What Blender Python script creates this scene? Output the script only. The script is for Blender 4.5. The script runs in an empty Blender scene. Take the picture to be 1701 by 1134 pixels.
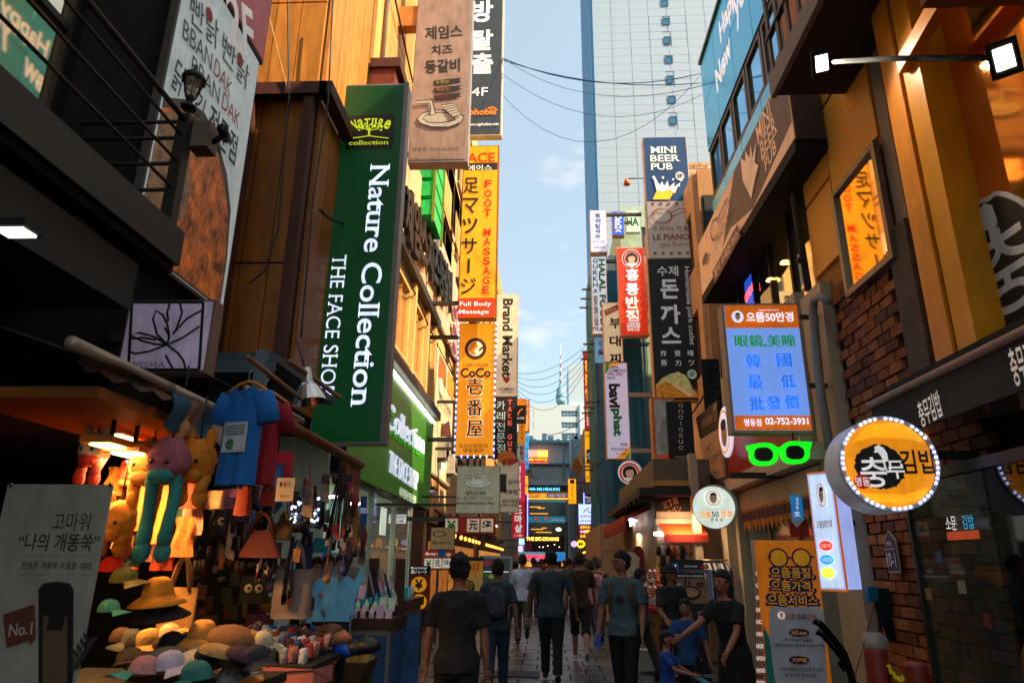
import bpy, bmesh, math, random
from mathutils import Vector, Matrix, noise
random.seed(7)
SC = bpy.context.scene
# ------------------------------------------------------------------ camera
F = 1134.0; CX = 850.5; CY = 567.0                 # photograph pixels, 24 mm lens
PITCH = math.radians(17.85); ROLL = math.radians(0.6); YAW = -math.radians(2.9); H = 1.6
def _basis():
    f = Vector((math.sin(YAW)*math.cos(PITCH), math.cos(YAW)*math.cos(PITCH), math.sin(PITCH)))
    r0 = Vector((math.cos(YAW), -math.sin(YAW), 0)); u0 = r0.cross(f)
    c, s = math.cos(ROLL), math.sin(ROLL)
    return r0*c+u0*s, u0*c-r0*s, f
R_, U_, F_ = _basis()
camd = bpy.data.cameras.new('street_camera'); cam = bpy.data.objects.new('street_camera', camd)
SC.collection.objects.link(cam); SC.camera = cam
camd.sensor_width = 36; camd.lens = 24; camd.clip_end = 6000; camd.clip_start = .05
cam.matrix_world = Matrix.Translation((0, 0, H)) @ Matrix((R_, U_, -F_)).transposed().to_4x4()
camd.dof.use_dof = True; camd.dof.focus_distance = 13.5; camd.dof.aperture_fstop = 3.0
# ------------------------------------------------------------------ sky, sun, exposure
SUN_EL = math.radians(44); SUN_AZ = math.radians(112)     # azimuth clockwise from +Y
W = bpy.data.worlds.new('World'); SC.world = W; W.use_nodes = True
nt = W.node_tree; nt.nodes.clear()
def N(t, ty, **k):
    n = t.nodes.new(ty)
    for a, b in k.items(): setattr(n, a, b)
    return n
out = N(nt, 'ShaderNodeOutputWorld'); bg = N(nt, 'ShaderNodeBackground'); bg.inputs[1].default_value = .15
sky = N(nt, 'ShaderNodeTexSky', sky_type='NISHITA', sun_disc=False, sun_elevation=SUN_EL, sun_rotation=SUN_AZ, altitude=50, air_density=1.0, dust_density=3.5, ozone_density=1.6)
tc = N(nt, 'ShaderNodeTexCoord'); mp = N(nt, 'ShaderNodeMapping'); mp.inputs['Scale'].default_value = (1, 1, 2.4)
nz = N(nt, 'ShaderNodeTexNoise'); nz.inputs['Scale'].default_value = 9; nz.inputs['Detail'].default_value = 7
cr = N(nt, 'ShaderNodeValToRGB'); cr.color_ramp.elements[0].position = .57; cr.color_ramp.elements[1].position = .95
cr.color_ramp.elements[0].color = (0, 0, 0, 1); cr.color_ramp.elements[1].color = (.75, .75, .75, 1)
mx = N(nt, 'ShaderNodeMix', data_type='RGBA'); mx.inputs['B'].default_value = (4.6, 4.2, 3.9, 1)
L = nt.links.new
L(tc.outputs['Generated'], mp.inputs[0]); L(mp.outputs[0], nz.inputs['Vector']); L(nz.outputs['Fac'], cr.inputs[0]); L(cr.outputs[0], mx.inputs['Factor'])
tint = N(nt, 'ShaderNodeMix', data_type='RGBA', blend_type='MULTIPLY'); tint.inputs['Factor'].default_value = 1; tint.inputs['B'].default_value = (.86, 1.03, 1.0, 1); L(sky.outputs[0], tint.inputs['A']); veil = N(nt, 'ShaderNodeMix', data_type='RGBA'); veil.inputs['Factor'].default_value = .5; veil.inputs['B'].default_value = (2.3, 2.55, 2.5, 1); L(tint.outputs['Result'], veil.inputs['A']); L(veil.outputs['Result'], mx.inputs['A']); L(mx.outputs['Result'], bg.inputs[0]); L(bg.outputs[0], out.inputs[0])
sd = bpy.data.lights.new('sun', 'SUN'); sd.energy = 4.7; sd.angle = math.radians(.6); sd.color = (1, .76, .48)
sun = bpy.data.objects.new('sun', sd); SC.collection.objects.link(sun)
sv = Vector((math.sin(SUN_AZ)*math.cos(SUN_EL), math.cos(SUN_AZ)*math.cos(SUN_EL), math.sin(SUN_EL)))
sun.rotation_euler = sv.to_track_quat('Z', 'Y').to_euler()
vs = SC.view_settings; vs.view_transform = 'Standard'; vs.look = 'None'; vs.exposure = 1.2; vs.gamma = 1; vs.use_curve_mapping = False
SC.cycles.max_bounces = 5; SC.cycles.diffuse_bounces = 4; SC.cycles.glossy_bounces = 3; SC.cycles.transparent_max_bounces = 10
SC.cycles.use_denoising = True; SC.cycles.sample_clamp_indirect = 4
# ------------------------------------------------------------------ pixel to place
def ray(px, py): return F_ + R_*((px-CX)/F) - U_*((py-CY)/F)
def onX(px, py, X): d = ray(px, py); return Vector((0, 0, H))+d*(X/d.x)
def onY(px, py, Y): d = ray(px, py); return Vector((0, 0, H))+d*(Y/d.y)
def onZ(px, py, Z): d = ray(px, py); return Vector((0, 0, H))+d*((Z-H)/d.z)
XL, XR = -3.2, 3.4
# ------------------------------------------------------------------ materials
def lin(h):
    h = h.lstrip('#'); o = []
    for i in (0, 2, 4):
        c = int(h[i:i+2], 16)/255; o.append(c/12.92 if c <= .04045 else ((c+.055)/1.055)**2.4)
    return (*o, 1)
MATS = {}
def mat(h, r=.6, e=0, m=0, n=.17, sc=3, bump=0, spec=.4, ecol=None, streak=False):
    k = (h, r, e, m, n, sc, bump, spec, ecol, streak)
    if k in MATS: return MATS[k]
    M = bpy.data.materials.new('m_'+h.strip('#')); MATS[k] = M; M.use_nodes = True; t = M.node_tree
    b = t.nodes['Principled BSDF']; c = lin(h)
    b.inputs['Roughness'].default_value = r; b.inputs['Metallic'].default_value = m; b.inputs['Specular IOR Level'].default_value = spec
    g = N(t, 'ShaderNodeNewGeometry'); z = N(t, 'ShaderNodeTexNoise'); z.inputs['Scale'].default_value = sc; z.inputs['Detail'].default_value = 6; z.inputs['Roughness'].default_value = .6
    if streak:
        mm = N(t, 'ShaderNodeMapping'); mm.inputs['Scale'].default_value = (3, 3, .25); t.links.new(g.outputs['Position'], mm.inputs[0]); t.links.new(mm.outputs[0], z.inputs['Vector'])
    else: t.links.new(g.outputs['Position'], z.inputs['Vector'])
    q = N(t, 'ShaderNodeMix', data_type='RGBA'); q.inputs['A'].default_value = tuple(min(1, x*(1-n)) for x in c[:3])+(1,); q.inputs['B'].default_value = tuple(min(1, x*(1+n)) for x in c[:3])+(1,)
    mr = N(t, 'ShaderNodeMapRange'); mr.inputs[1].default_value = .36; mr.inputs[2].default_value = .64
    zf = N(t, 'ShaderNodeTexNoise'); zf.inputs['Scale'].default_value = sc*6; zf.inputs['Detail'].default_value = 4
    mf = N(t, 'ShaderNodeMapping'); mf.inputs['Scale'].default_value = (1, 1, .3); t.links.new(g.outputs['Position'], mf.inputs[0]); t.links.new(mf.outputs[0], zf.inputs['Vector'])
    av = N(t, 'ShaderNodeMix'); av.inputs['Factor'].default_value = .4; t.links.new(z.outputs['Fac'], av.inputs['A']); t.links.new(zf.outputs['Fac'], av.inputs['B'])
    t.links.new(av.outputs['Result'], mr.inputs[0]); t.links.new(mr.outputs[0], q.inputs['Factor']); t.links.new(q.outputs['Result'], b.inputs['Base Color'])
    if bump:
        bp = N(t, 'ShaderNodeBump'); bp.inputs['Strength'].default_value = bump; bp.inputs['Distance'].default_value = .02
        z2 = N(t, 'ShaderNodeTexNoise'); z2.inputs['Scale'].default_value = sc*7; z2.inputs['Detail'].default_value = 5; t.links.new(g.outputs['Position'], z2.inputs['Vector'])
        t.links.new(z2.outputs['Fac'], bp.inputs['Height']); t.links.new(bp.outputs[0], b.inputs['Normal'])
    if e:
        b.inputs['Emission Strength'].default_value = e
        if ecol: b.inputs['Emission Color'].default_value = lin(ecol)
        else: t.links.new(q.outputs['Result'], b.inputs['Emission Color'])
    return M
def glass(name, col, rough=.03, metal=0., spec=.8, alpha=1., bumpy=0):
    M = bpy.data.materials.new(name); M.use_nodes = True; t = M.node_tree; b = t.nodes['Principled BSDF']
    b.inputs['Base Color'].default_value = lin(col); b.inputs['Roughness'].default_value = rough; b.inputs['Metallic'].default_value = metal
    b.inputs['Specular IOR Level'].default_value = spec; b.inputs['Alpha'].default_value = alpha
    if bumpy:
        g = N(t, 'ShaderNodeNewGeometry'); z = N(t, 'ShaderNodeTexNoise'); z.inputs['Scale'].default_value = .9; z.inputs['Detail'].default_value = 1
        bp = N(t, 'ShaderNodeBump'); bp.inputs['Strength'].default_value = bumpy; bp.inputs['Distance'].default_value = .05
        t.links.new(g.outputs['Position'], z.inputs['Vector']); t.links.new(z.outputs['Fac'], bp.inputs['Height']); t.links.new(bp.outputs[0], b.inputs['Normal'])
    return M
G_DARK = glass('dark_window_glass', '#1b2026', .04, 0, .9, 1, .25)
G_MIRR = glass('reflective_window_glass', '#e0c8a0', .03, .95, .5, 1, .10)
G_REFL_TINT = glass('orange_reflection_glass', '#f0a848', .05, .95, .5, 1, .06)  # orange reflection of the sunlit wall put into the glass tint
G_BLUE = glass('blue_window_glass', '#6ab8dc', .05, .85, .6, 1, .1)
G_CLEAR = glass('clear_shop_glass', '#9fb8b0', .02, 0, .6, .28, .05)
def net_material():
    M = bpy.data.materials.new('teal_debris_net'); M.use_nodes = True; t = M.node_tree; b = t.nodes['Principled BSDF']
    b.inputs['Base Color'].default_value = lin('#1c7fa8'); b.inputs['Roughness'].default_value = .8; b.inputs['Alpha'].default_value = .62
    return M
NET = net_material()
# ------------------------------------------------------------------ objects
COL = SC.collection; WL = {}
def thing(name, label, cat, loc=(0, 0, 0), group=None):
    o = bpy.data.objects.new(name, None); COL.objects.link(o); o.empty_display_size = .2
    o.location = loc; o['label'] = label; o['category'] = cat
    if group: o['group'] = group
    WL[o] = Vector(loc); return o
def tag(o, label, cat, group=None):
    o['label'] = label; o['category'] = cat
    if group: o['group'] = group
    return o
class MB:
    def __init__(s): s.v = []; s.f = []; s.smooth = []
    def add(s, vs, fs, sm=False):
        k = len(s.v); s.v += [tuple(v) for v in vs]; s.f += [tuple(i+k for i in f) for f in fs]; s.smooth += [sm]*len(fs); return s
    def box(s, x0, x1, y0, y1, z0, z1, M=None):
        vs = [Vector((x, y, z)) for z in (z0, z1) for y in (y0, y1) for x in (x0, x1)]
        if M is not None: vs = [M @ v for v in vs]
        return s.add(vs, [(0, 2, 3, 1), (4, 5, 7, 6), (0, 1, 5, 4), (2, 6, 7, 3), (0, 4, 6, 2), (1, 3, 7, 5)])
    def bar(s, a, b, w, h=None):
        a = Vector(a); b = Vector(b); d = b-a; h = h or w
        M = Matrix.Translation(a) @ d.to_track_quat('Z', 'Y').to_matrix().to_4x4()
        return s.box(-w/2, w/2, -h/2, h/2, 0, d.length, M)
    def tube(s, pts, rad, n=8, caps=True, flat=1., ups=None):
        pts = [Vector(p) for p in pts]; k = len(pts)
        rad = rad if isinstance(rad, (list, tuple)) else [rad]*k
        vs = []; ref = None
        for i, p in enumerate(pts):
            d = (pts[min(i+1, k-1)]-pts[max(i-1, 0)]).normalized()
            if ref is None: ref = Vector((1, 0, 0)) if abs(d.x) < .8 else Vector((0, 1, 0))
            a = (ref-d*ref.dot(d)).normalized(); b = d.cross(a); ref = a
            rr = rad[i]; ra, rb = rr if isinstance(rr, tuple) else (rr, rr*flat)
            for j in range(n):
                t = 2*math.pi*j/n; vs.append(p+a*(math.cos(t)*ra)+b*(math.sin(t)*rb))
        fs = [(i*n+j, i*n+(j+1) % n, (i+1)*n+(j+1) % n, (i+1)*n+j) for i in range(k-1) for j in range(n)]
        if caps: fs += [tuple(range(n))[::-1], tuple((k-1)*n+j for j in range(n))]
        return s.add(vs, fs, True)
    def ell(s, c, r, n=14, m=9, M=None, fn=None):
        vs = []; c = Vector(c)
        for i in range(m+1):
            ph = math.pi*i/m
            for j in range(n):
                t = 2*math.pi*j/n; p = Vector((math.sin(ph)*math.cos(t), math.sin(ph)*math.sin(t), math.cos(ph)))
                q = Vector((p.x*r[0], p.y*r[1], p.z*r[2]))
                if fn: q = fn(p, q)
                if M is not None: q = M @ q
                vs.append(q+c)
        return s.add(vs, [(i*n+j, (i+1)*n+j, (i+1)*n+(j+1) % n, i*n+(j+1) % n) for i in range(m) for j in range(n)], True)
    def lathe(s, prof, n=16, M=None, c=(0, 0, 0)):
        vs = []; c = Vector(c)
        for r, z in prof:
            for j in range(n):
                t = 2*math.pi*j/n; q = Vector((r*math.cos(t), r*math.sin(t), z))
                vs.append((M @ q if M is not None else q)+c)
        return s.add(vs, [(i*n+j, i*n+(j+1) % n, (i+1)*n+(j+1) % n, (i+1)*n+j) for i in range(len(prof)-1) for j in range(n)], True)
    def prism(s, pts, d):
        """polygon of Vectors extruded along d"""
        k = len(pts); pts = [Vector(p) for p in pts]; d = Vector(d)
        return s.add(pts+[p+d for p in pts], [tuple(range(k)), tuple(range(2*k-1, k-1, -1))]+[(i, i+k, (i+1) % k+k, (i+1) % k) for i in range(k)])
    def mesh(s, name, m, c=Vector((0, 0, 0)), fix=True):
        me = bpy.data.meshes.new(name); me.from_pydata([Vector(v)-c for v in s.v], [], s.f)
        me.polygons.foreach_set('use_smooth', s.smooth); me.materials.append(m)
        me.update(); return me
    def build(s, name, m, parent=None, label=None, kind=None):
        xs = [(min(v[i] for v in s.v)+max(v[i] for v in s.v))/2 for i in range(3)]
        zmin = min(v[2] for v in s.v); c = Vector((xs[0], xs[1], zmin if parent is None else xs[2]))
        o = bpy.data.objects.new(name, s.mesh(name, m, c)); COL.objects.link(o); WL[o] = c
        if parent is not None: o.parent = parent; o.location = c-WL[parent]
        else: o.location = c
        if label: o['label'] = label
        if kind: o['kind'] = kind
        return o
def piece(name, me, loc, parent, rot=None, scale=None):
    o = bpy.data.objects.new(name, me); COL.objects.link(o); o.parent = parent; o.location = Vector(loc)-WL[parent]; WL[o] = Vector(loc)
    if rot: o.rotation_euler = rot
    if scale: o.scale = scale
    return o
def kids(o): return [c for c in KID.get(o, [])]
def copy_tree(o, label=None, loc=None, rz=None, scale=None, parent=None):
    c = o.copy(); COL.objects.link(c)
    if parent is not None: c.parent = parent
    for ch in list(o.children): copy_tree(ch, parent=c)
    if label: c['label'] = label
    if loc is not None: c.location = loc; WL[c] = Vector(loc)
    if rz is not None: c.rotation_euler.z = rz
    if scale is not None: c.scale = (scale,)*3 if not isinstance(scale, tuple) else scale
    return c
def box_part(name, m, parent, *a, **k): return MB().box(*a).build(name, m, parent, **k)
# ------------------------------------------------------------------ lettering
TC = {}
def text_geo(s, bold=.0, serif=False):
    k = (s, bold, serif)
    if k in TC: return TC[k]
    cu = bpy.data.curves.new('t', 'FONT'); cu.body = s; cu.resolution_u = 4; cu.offset = bold
    ob = bpy.data.objects.new('t', cu); me = bpy.data.meshes.new_from_object(ob)
    vs = [(v.co.x, v.co.y) for v in me.vertices]; fs = [tuple(p.vertices) for p in me.polygons]
    if serif:
        ec = {}
        for f in fs:
            cy = sum(vs[i][1] for i in f)/len(f)
            for i in range(len(f)):
                e = (f[i], f[(i+1) % len(f)]); kk = (min(e), max(e)); ec.setdefault(kk, []).append(cy)
        for (a, b), cs in ec.items():
            if len(cs) != 1: continue
            (x0, y0), (x1, y1) = vs[a], vs[b]
            if abs(y0-y1) < .002 and .04 < abs(x1-x0) < .17:
                lo, hi = min(x0, x1)-.062, max(x0, x1)+.062; up = .036 if cs[0] > y0 else -.036
                n = len(vs); ya, yb = sorted((y0, y0+up)); vs += [(lo, ya), (hi, ya), (hi, yb), (lo, yb)]; fs.append((n, n+1, n+2, n+3))
    bpy.data.objects.remove(ob); bpy.data.curves.remove(cu); bpy.data.meshes.remove(me)
    if not vs: TC[k] = ([], []); return TC[k]
    x0 = min(v[0] for v in vs); x1 = max(v[0] for v in vs); y0 = min(v[1] for v in vs); y1 = max(v[1] for v in vs)
    w = max(x1-x0, 1e-4); h = max(y1-y0, 1e-4)
    TC[k] = ([((x-x0)/w-.5, (y-y0)/h-.5) for x, y in vs], fs); return TC[k]
class Frame:
    def __init__(s, O, u, v=(0, 0, 1)): s.O = Vector(O); s.u = Vector(u).normalized(); s.v = Vector(v).normalized(); s.n = s.u.cross(s.v)
    def uv(s, px, py):
        d = ray(px, py); c = Vector((0, 0, H)); t = (s.O-c).dot(s.n)/d.dot(s.n); p = c+d*t-s.O
        return p.dot(s.u), p.dot(s.v)
    def w(s, u, v, n=0): return s.O+s.u*u+s.v*v+s.n*n
def FY(Y): return Frame((0, Y, 0), (1, 0, 0))
def FL(X=XL): return Frame((X, 0, 0), (0, 1, 0))
def FR(X=XR): return Frame((X, 0, 0), (0, -1, 0))
class Sign:
    """flat print and lettering on one face; coordinates are photograph pixels (px=True) or metres on the face"""
    def __init__(s, name, label, cat, fr, x0, y0, x1, y1, face, cab=None, t=.18, bd=.03, group=None, px=True, root=None, fname='sign_face', e=None):
        s.fr = fr; s.px = px; s.k = 0; s.B = {}
        if px: (s.u0, s.v1), (s.u1, s.v0) = fr.uv(x0, y0), fr.uv(x1, y1)
        else: s.u0, s.u1, s.v0, s.v1 = x0, y0, x1, y1
        if s.u0 > s.u1: s.u0, s.u1 = s.u1, s.u0
        D = max(8, (fr.w((s.u0+s.u1)/2, s.v0)-Vector((0, 0, H))).length); s.eps = .0015*D/8; s.ddepth = 0
        s.root = root or thing(name, label, cat, tuple(fr.w((s.u0+s.u1)/2, s.v0, -t)), group)
        if cab is not None:
            m = MB(); s.slab(m, s.u0-bd, s.u1+bd, s.v0-bd, s.v1+bd, -t, -.012); m.build('cabinet', cab, s.root)
        if face is not None:
            m = MB(); s.slab(m, s.u0, s.u1, s.v0, s.v1, -.03 if cab is not None else -t, 0); m.build(fname, face, s.root)
    def slab(s, m, u0, u1, v0, v1, n0, n1):
        vs = [s.fr.w(u, v, n) for n in (n0, n1) for v in (v0, v1) for u in (u0, u1)]
        m.add(vs, [(0, 2, 3, 1), (4, 5, 7, 6), (0, 1, 5, 4), (2, 6, 7, 3), (0, 4, 6, 2), (1, 3, 7, 5)])
    def m(s, x, y):
        return s.fr.uv(x, y) if s.px else (x, y)
    def wh(s, cx, cy, w, h):
        if not s.px: return w, h
        a = s.fr.uv(cx-w/2, cy); b = s.fr.uv(cx+w/2, cy); c = s.fr.uv(cx, cy-h/2); d = s.fr.uv(cx, cy+h/2)
        return abs(b[0]-a[0]), abs(c[1]-d[1])
    def put(s, ma, vs, fs, depth=0, name=None):
        if not fs: return s
        s.k += 1; off = s.k*s.eps + .0005; key = (ma, name or 'print'); b = s.B.setdefault(key, MB())
        if depth:
            n = len(vs); ec = {}
            for f in fs:
                for i in range(len(f)):
                    e = (f[i], f[(i+1) % len(f)]); ec[e] = 1
            side = [(a, c, c+n, a+n) for (a, c) in ec if (c, a) not in ec]
            b.add([s.fr.w(u, v, off) for u, v in vs]+[s.fr.w(u, v, off+depth) for u, v in vs], [tuple(i+n for i in f) for f in fs]+side)
        else: b.add([s.fr.w(u, v, off) for u, v in vs], fs)
        return s
    def t(s, txt, cx, cy, w, h, ma, rot=0, bold=.01, serif=False, depth=0, shear=0):
        V, Fc = text_geo(txt, bold, serif); c = s.m(cx, cy); W_, H_ = s.wh(cx, cy, w, h); o = []
        ca, sa = math.cos(math.radians(rot)), math.sin(math.radians(rot))
        side = abs(rot) == 90
        for x, y in V:
            if side: x, y = ((y*W_, -x*H_) if rot == -90 else (-y*W_, x*H_))
            else:
                x, y = x*W_, y*H_; x += y*shear; x, y = x*ca-y*sa, x*sa+y*ca
            o.append((c[0]+x, c[1]+y))
        return s.put(ma, o, Fc, depth, 'lettering')
    def stack(s, txt, cx, cy0, cy1, w, ma, dx=0, fill=.86, bold=.01, serif=False, depth=0):
        """characters stacked downwards, centre column from (cx,cy0) to (cx+dx,cy1)"""
        n = len(txt); st = (cy1-cy0)/n; k0 = s.k
        for i, ch in enumerate(txt):
            if ch == ' ': continue
            f = (i+.5)/n; s.k = k0
            ww, hh = w, abs(st)*fill
            if ch in 'ーl': ww *= .16
            if ch == 'I': ww *= .25
            s.t(ch, cx+dx*f, cy0+st*(i+.5), ww, hh, ma, bold=bold, serif=serif, depth=depth)
        return s
    def tl(s, txt, a, b, h, ma, bold=.01, serif=False, depth=0, shear=0, name=None):
        """text from mid-left point a to mid-right point b (pixels), h metres high"""
        A = Vector(s.m(*a)); B = Vector(s.m(*b)); d = B-A; c = (A+B)/2; an = math.atan2(d.y, d.x)
        V, Fc = text_geo(txt, bold, serif); ca, sa = math.cos(an), math.sin(an); w = d.length; o = []
        for x, y in V:
            x, y = x*w+y*h*shear, y*h; o.append((c.x+x*ca-y*sa, c.y+x*sa+y*ca))
        return s.put(ma, o, Fc, depth, name or 'lettering')
    def rect(s, x0, y0, x1, y1, ma, depth=0, name=None):
        a = s.m(x0, y0); b = s.m(x1, y1); u0, u1 = sorted((a[0], b[0])); v0, v1 = sorted((a[1], b[1]))
        return s.put(ma, [(u0, v0), (u1, v0), (u1, v1), (u0, v1)], [(0, 1, 2, 3)], depth, name)
    def band(s, f0, f1, ma, u0=0., u1=1., name=None, depth=0):
        """a band in fractions of the face, from the top"""
        A, B = s.u0+(s.u1-s.u0)*u0, s.u0+(s.u1-s.u0)*u1; a, b = s.v1-(s.v1-s.v0)*f1, s.v1-(s.v1-s.v0)*f0
        return s.put(ma, [(A, a), (B, a), (B, b), (A, b)], [(0, 1, 2, 3)], depth, name)
    def poly(s, pts, ma, depth=0, name=None):
        q = [s.m(*p) for p in pts]; ar = sum(q[i-1][0]*q[i][1]-q[i][0]*q[i-1][1] for i in range(len(q)))
        if ar < 0: q = q[::-1]
        return s.put(ma, q, [tuple(range(len(q)))], depth, name)
    def disc(s, cx, cy, rx, ma, ry=None, n=28, ring=None, depth=0, name=None, wob=0):
        c = s.m(cx, cy); a, b = s.wh(cx, cy, 2*rx, 2*(ry or rx)); a /= 2; b /= 2
        if not s.px: a, b = rx, ry or rx
        an = [2*math.pi*i/n for i in range(n)]; rnd = random.Random(int(cx*7+cy))
        wv = [1+wob*rnd.uniform(-1, 1) for _ in an]
        q = [(c[0]+a*w*math.cos(t), c[1]+b*w*math.sin(t)) for t, w in zip(an, wv)]
        if ring:
            q += [(c[0]+a*ring*math.cos(t), c[1]+b*ring*math.sin(t)) for t in an]
            return s.put(ma, q, [(i, (i+1) % n, n+(i+1) % n, n+i) for i in range(n)], depth, name)
        return s.put(ma, q, [tuple(range(n))], depth, name)
    def line(s, pts, w, ma, close=False, depth=0, name=None):
        """stroke through pixel points, w in pixels"""
        q = [Vector(s.m(*p)) for p in pts]
        if close: q.append(q[0])
        wm = s.wh(pts[0][0], pts[0][1], w, w); wm = (wm[0]+wm[1])/4
        vs = []; n = len(q)
        for i in range(n):
            a = q[max(i-1, 0)]; b = q[min(i+1, n-1)]
            if close and i in (0, n-1): a, b = q[n-2], q[1]
            d = (b-a); d = d.normalized() if d.length > 1e-6 else Vector((1, 0)); p = Vector((-d.y, d.x))*wm
            vs += [tuple(q[i]+p), tuple(q[i]-p)]
        return s.put(ma, vs, [(2*i+1, 2*i+3, 2*i+2, 2*i) for i in range(n-1)], depth, name)
    def star(s, cx, cy, r, ma, n=5):
        c = s.m(cx, cy); a, b = s.wh(cx, cy, 2*r, 2*r); a /= 2; b /= 2
        return s.put(ma, [(c[0]+(a if i % 2 == 0 else a*.42)*math.sin(math.pi*i/n), c[1]+(b if i % 2 == 0 else b*.42)*math.cos(math.pi*i/n)) for i in range(2*n)][::-1], [tuple(range(2*n))])
    def done(s):
        for (ma, nm), b in s.B.items(): b.build(nm, ma, s.root)
        s.B = {}; return s
def arms(s, wallx, zs, m=None, w=.05):
    """brackets from a blade sign back to its wall"""
    side = s.u0 if wallx < (s.u0+s.u1)/2 else s.u1; y = s.fr.O.y+.1
    for z in zs:
        z = min(max(z, s.v0+.12), s.v1-.12)
        MB().box(min(side, wallx), max(side, wallx), y-w/2, y+w/2, z-w/2, z+w/2).build('bracket', m or mat('#4a443c', .5, m=.6), s.root)
# ------------------------------------------------------------------ walls with openings
def wall_grid(fr, U0, U1, V0, V1, holes, rev=.22):
    m = MB(); us = sorted({U0, U1, *[h[0] for h in holes], *[h[1] for h in holes]}); vs_ = sorted({V0, V1, *[h[2] for h in holes], *[h[3] for h in holes]})
    for i in range(len(us)-1):
        for j in range(len(vs_)-1):
            a, b, c, d = us[i], us[i+1], vs_[j], vs_[j+1]; mu, mv = (a+b)/2, (c+d)/2
            if any(h[0] < mu < h[1] and h[2] < mv < h[3] for h in holes): continue
            m.add([fr.w(a, c), fr.w(b, c), fr.w(b, d), fr.w(a, d)], [(0, 1, 2, 3)])
    for a, b, c, d in holes:
        for (p, q) in (((a, c), (b, c)), ((b, c), (b, d)), ((b, d), (a, d)), ((a, d), (a, c))):
            m.add([fr.w(*p), fr.w(*q), fr.w(*q, -rev), fr.w(*p, -rev)], [(0, 3, 2, 1)])
    return m
def window(fr, h, parent, fm, gm, mull=(1, 1), sill=None, rev=.12, fw=.05, name='window'):
    a, b, c, d = h; m = MB()
    def sl(u0, u1, v0, v1, n0, n1):
        vs = [fr.w(u, v, n) for n in (n0, n1) for v in (v0, v1) for u in (u0, u1)]
        m.add(vs, [(0, 2, 3, 1), (4, 5, 7, 6), (0, 1, 5, 4), (2, 6, 7, 3), (0, 4, 6, 2), (1, 3, 7, 5)])
    sl(a, b, c, c+fw, -rev, -rev+.06); sl(a, b, d-fw, d, -rev, -rev+.06); sl(a, a+fw, c+fw, d-fw, -rev, -rev+.06); sl(b-fw, b, c+fw, d-fw, -rev, -rev+.06)
    for i in range(1, mull[0]): u = a+(b-a)*i/mull[0]; sl(u-fw/2, u+fw/2, c+fw, d-fw, -rev, -rev+.055)
    for i in range(1, mull[1]): v = c+(d-c)*i/mull[1]; sl(a+fw, b-fw, v-fw/2, v+fw/2, -rev, -rev+.05)
    o = m.build(name, fm, parent)
    g = MB(); g.add([fr.w(a, c, -rev+.02), fr.w(b, c, -rev+.02), fr.w(b, d, -rev+.02), fr.w(a, d, -rev+.02)], [(0, 1, 2, 3)]); g.build('pane', gm, o)
    if sill:
        m = MB(); sl(a-.06, b+.06, c-.08, c-.003, -.05, .09); m.build('sill', sill, o)
    return o
def building(name, label, fr, U0, U1, V0, V1, depth, holes, wm, fm=None, gm=None, mull=(2, 1), sill=None, cat='building', core=None):
    p = [fr.w(U0, V0), fr.w(U1, V0)]; c = (p[0]+p[1])/2-fr.n*depth/2; c.z = V0
    r = thing(name, label, cat, tuple(c)); wall_grid(fr, U0, U1, V0, V1, holes).build('wall', wm, r)
    m = MB(); vs = [fr.w(u, v, n) for n in (-depth, -.22) for v in (V0, V1) for u in (U0, U1)]
    m.add(vs, [(0, 2, 3, 1), (4, 5, 7, 6), (0, 1, 5, 4), (2, 6, 7, 3), (0, 4, 6, 2), (1, 3, 7, 5)])
    m.add([fr.w(U0, V0), fr.w(U0, V1), fr.w(U0, V1, -.22), fr.w(U0, V0, -.22)], [(0, 1, 2, 3)])
    m.add([fr.w(U1, V0), fr.w(U1, V1), fr.w(U1, V1, -.22), fr.w(U1, V0, -.22)], [(3, 2, 1, 0)])
    m.add([fr.w(U0, V1), fr.w(U1, V1), fr.w(U1, V1, -.22), fr.w(U0, V1, -.22)], [(0, 1, 2, 3)])
    m.build('side_wall', core or wm, r)
    for h in holes: window(fr, h, r, fm or mat('#2a2622', .5), gm or G_DARK, mull, sill)
    return r
def yh(*hs): return [(-b, -a, c, d) for a, b, c, d in hs]      # openings given along +Y on a wall facing left
# ================================================================== ground
def structure(o): o['kind'] = 'structure'; return o
gm = mat('#2a2826', .85, n=.2)
ground = structure(MB().box(-400, 400, -60, 1800, -.6, -.05).build('ground', mat('#3a3836', .9)))
bed = structure(MB().box(XL-2.2, XR+2.2, -6, 100, -.049, -.016).build('street_bed', mat('#0a0a0c', .9)))
del bed['kind']; bed['kind'] = 'structure'
pave_m = [mat(h, .38, n=.35, sc=5, bump=.3, spec=.6) for h in ('#303137', '#42434a', '#26272b', '#38383e')]
pvm = []
for m_ in pave_m:
    b = MB(); b.box(-.238, .238, -.238, .238, -.015, 0); b.v = [(x, y, z-(.004 if z > -.01 and abs(abs(x)-.245) < .001 else 0)) for x, y, z in b.v]
    pvm.append(b.mesh('paver', m_))
rs = random.Random(3); cells = []
for j in range(int(24/.5)):
    for i in range(13): cells.append((XL+.3+.5*i+(.25 if j % 2 else 0), 5.0+.5*j))
near = sorted([c for c in cells if c[1] > 9.6 and -1.9 < c[0] < 2.7], key=lambda c: c[1])[:300]; ns = set(near)
for x, y in near: piece('paver', rs.choice(pvm), (x, y, rs.uniform(-.002, .003)), bed)
rest = MB()
for x, y in cells:
    if (x, y) not in ns: rest.box(x-.238, x+.238, y-.238, y+.238, -.015, rs.uniform(-.002, .003))
for j in range(140):
    for i in range(13): x = XL+.3+.5*i+(.25 if j % 2 else 0); y = 29.0+.5*j; rest.box(x-.238, x+.238, y-.238, y+.238, -.015, 0)
o = rest.build('paving', pave_m[0], bed, kind='stuff')
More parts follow.
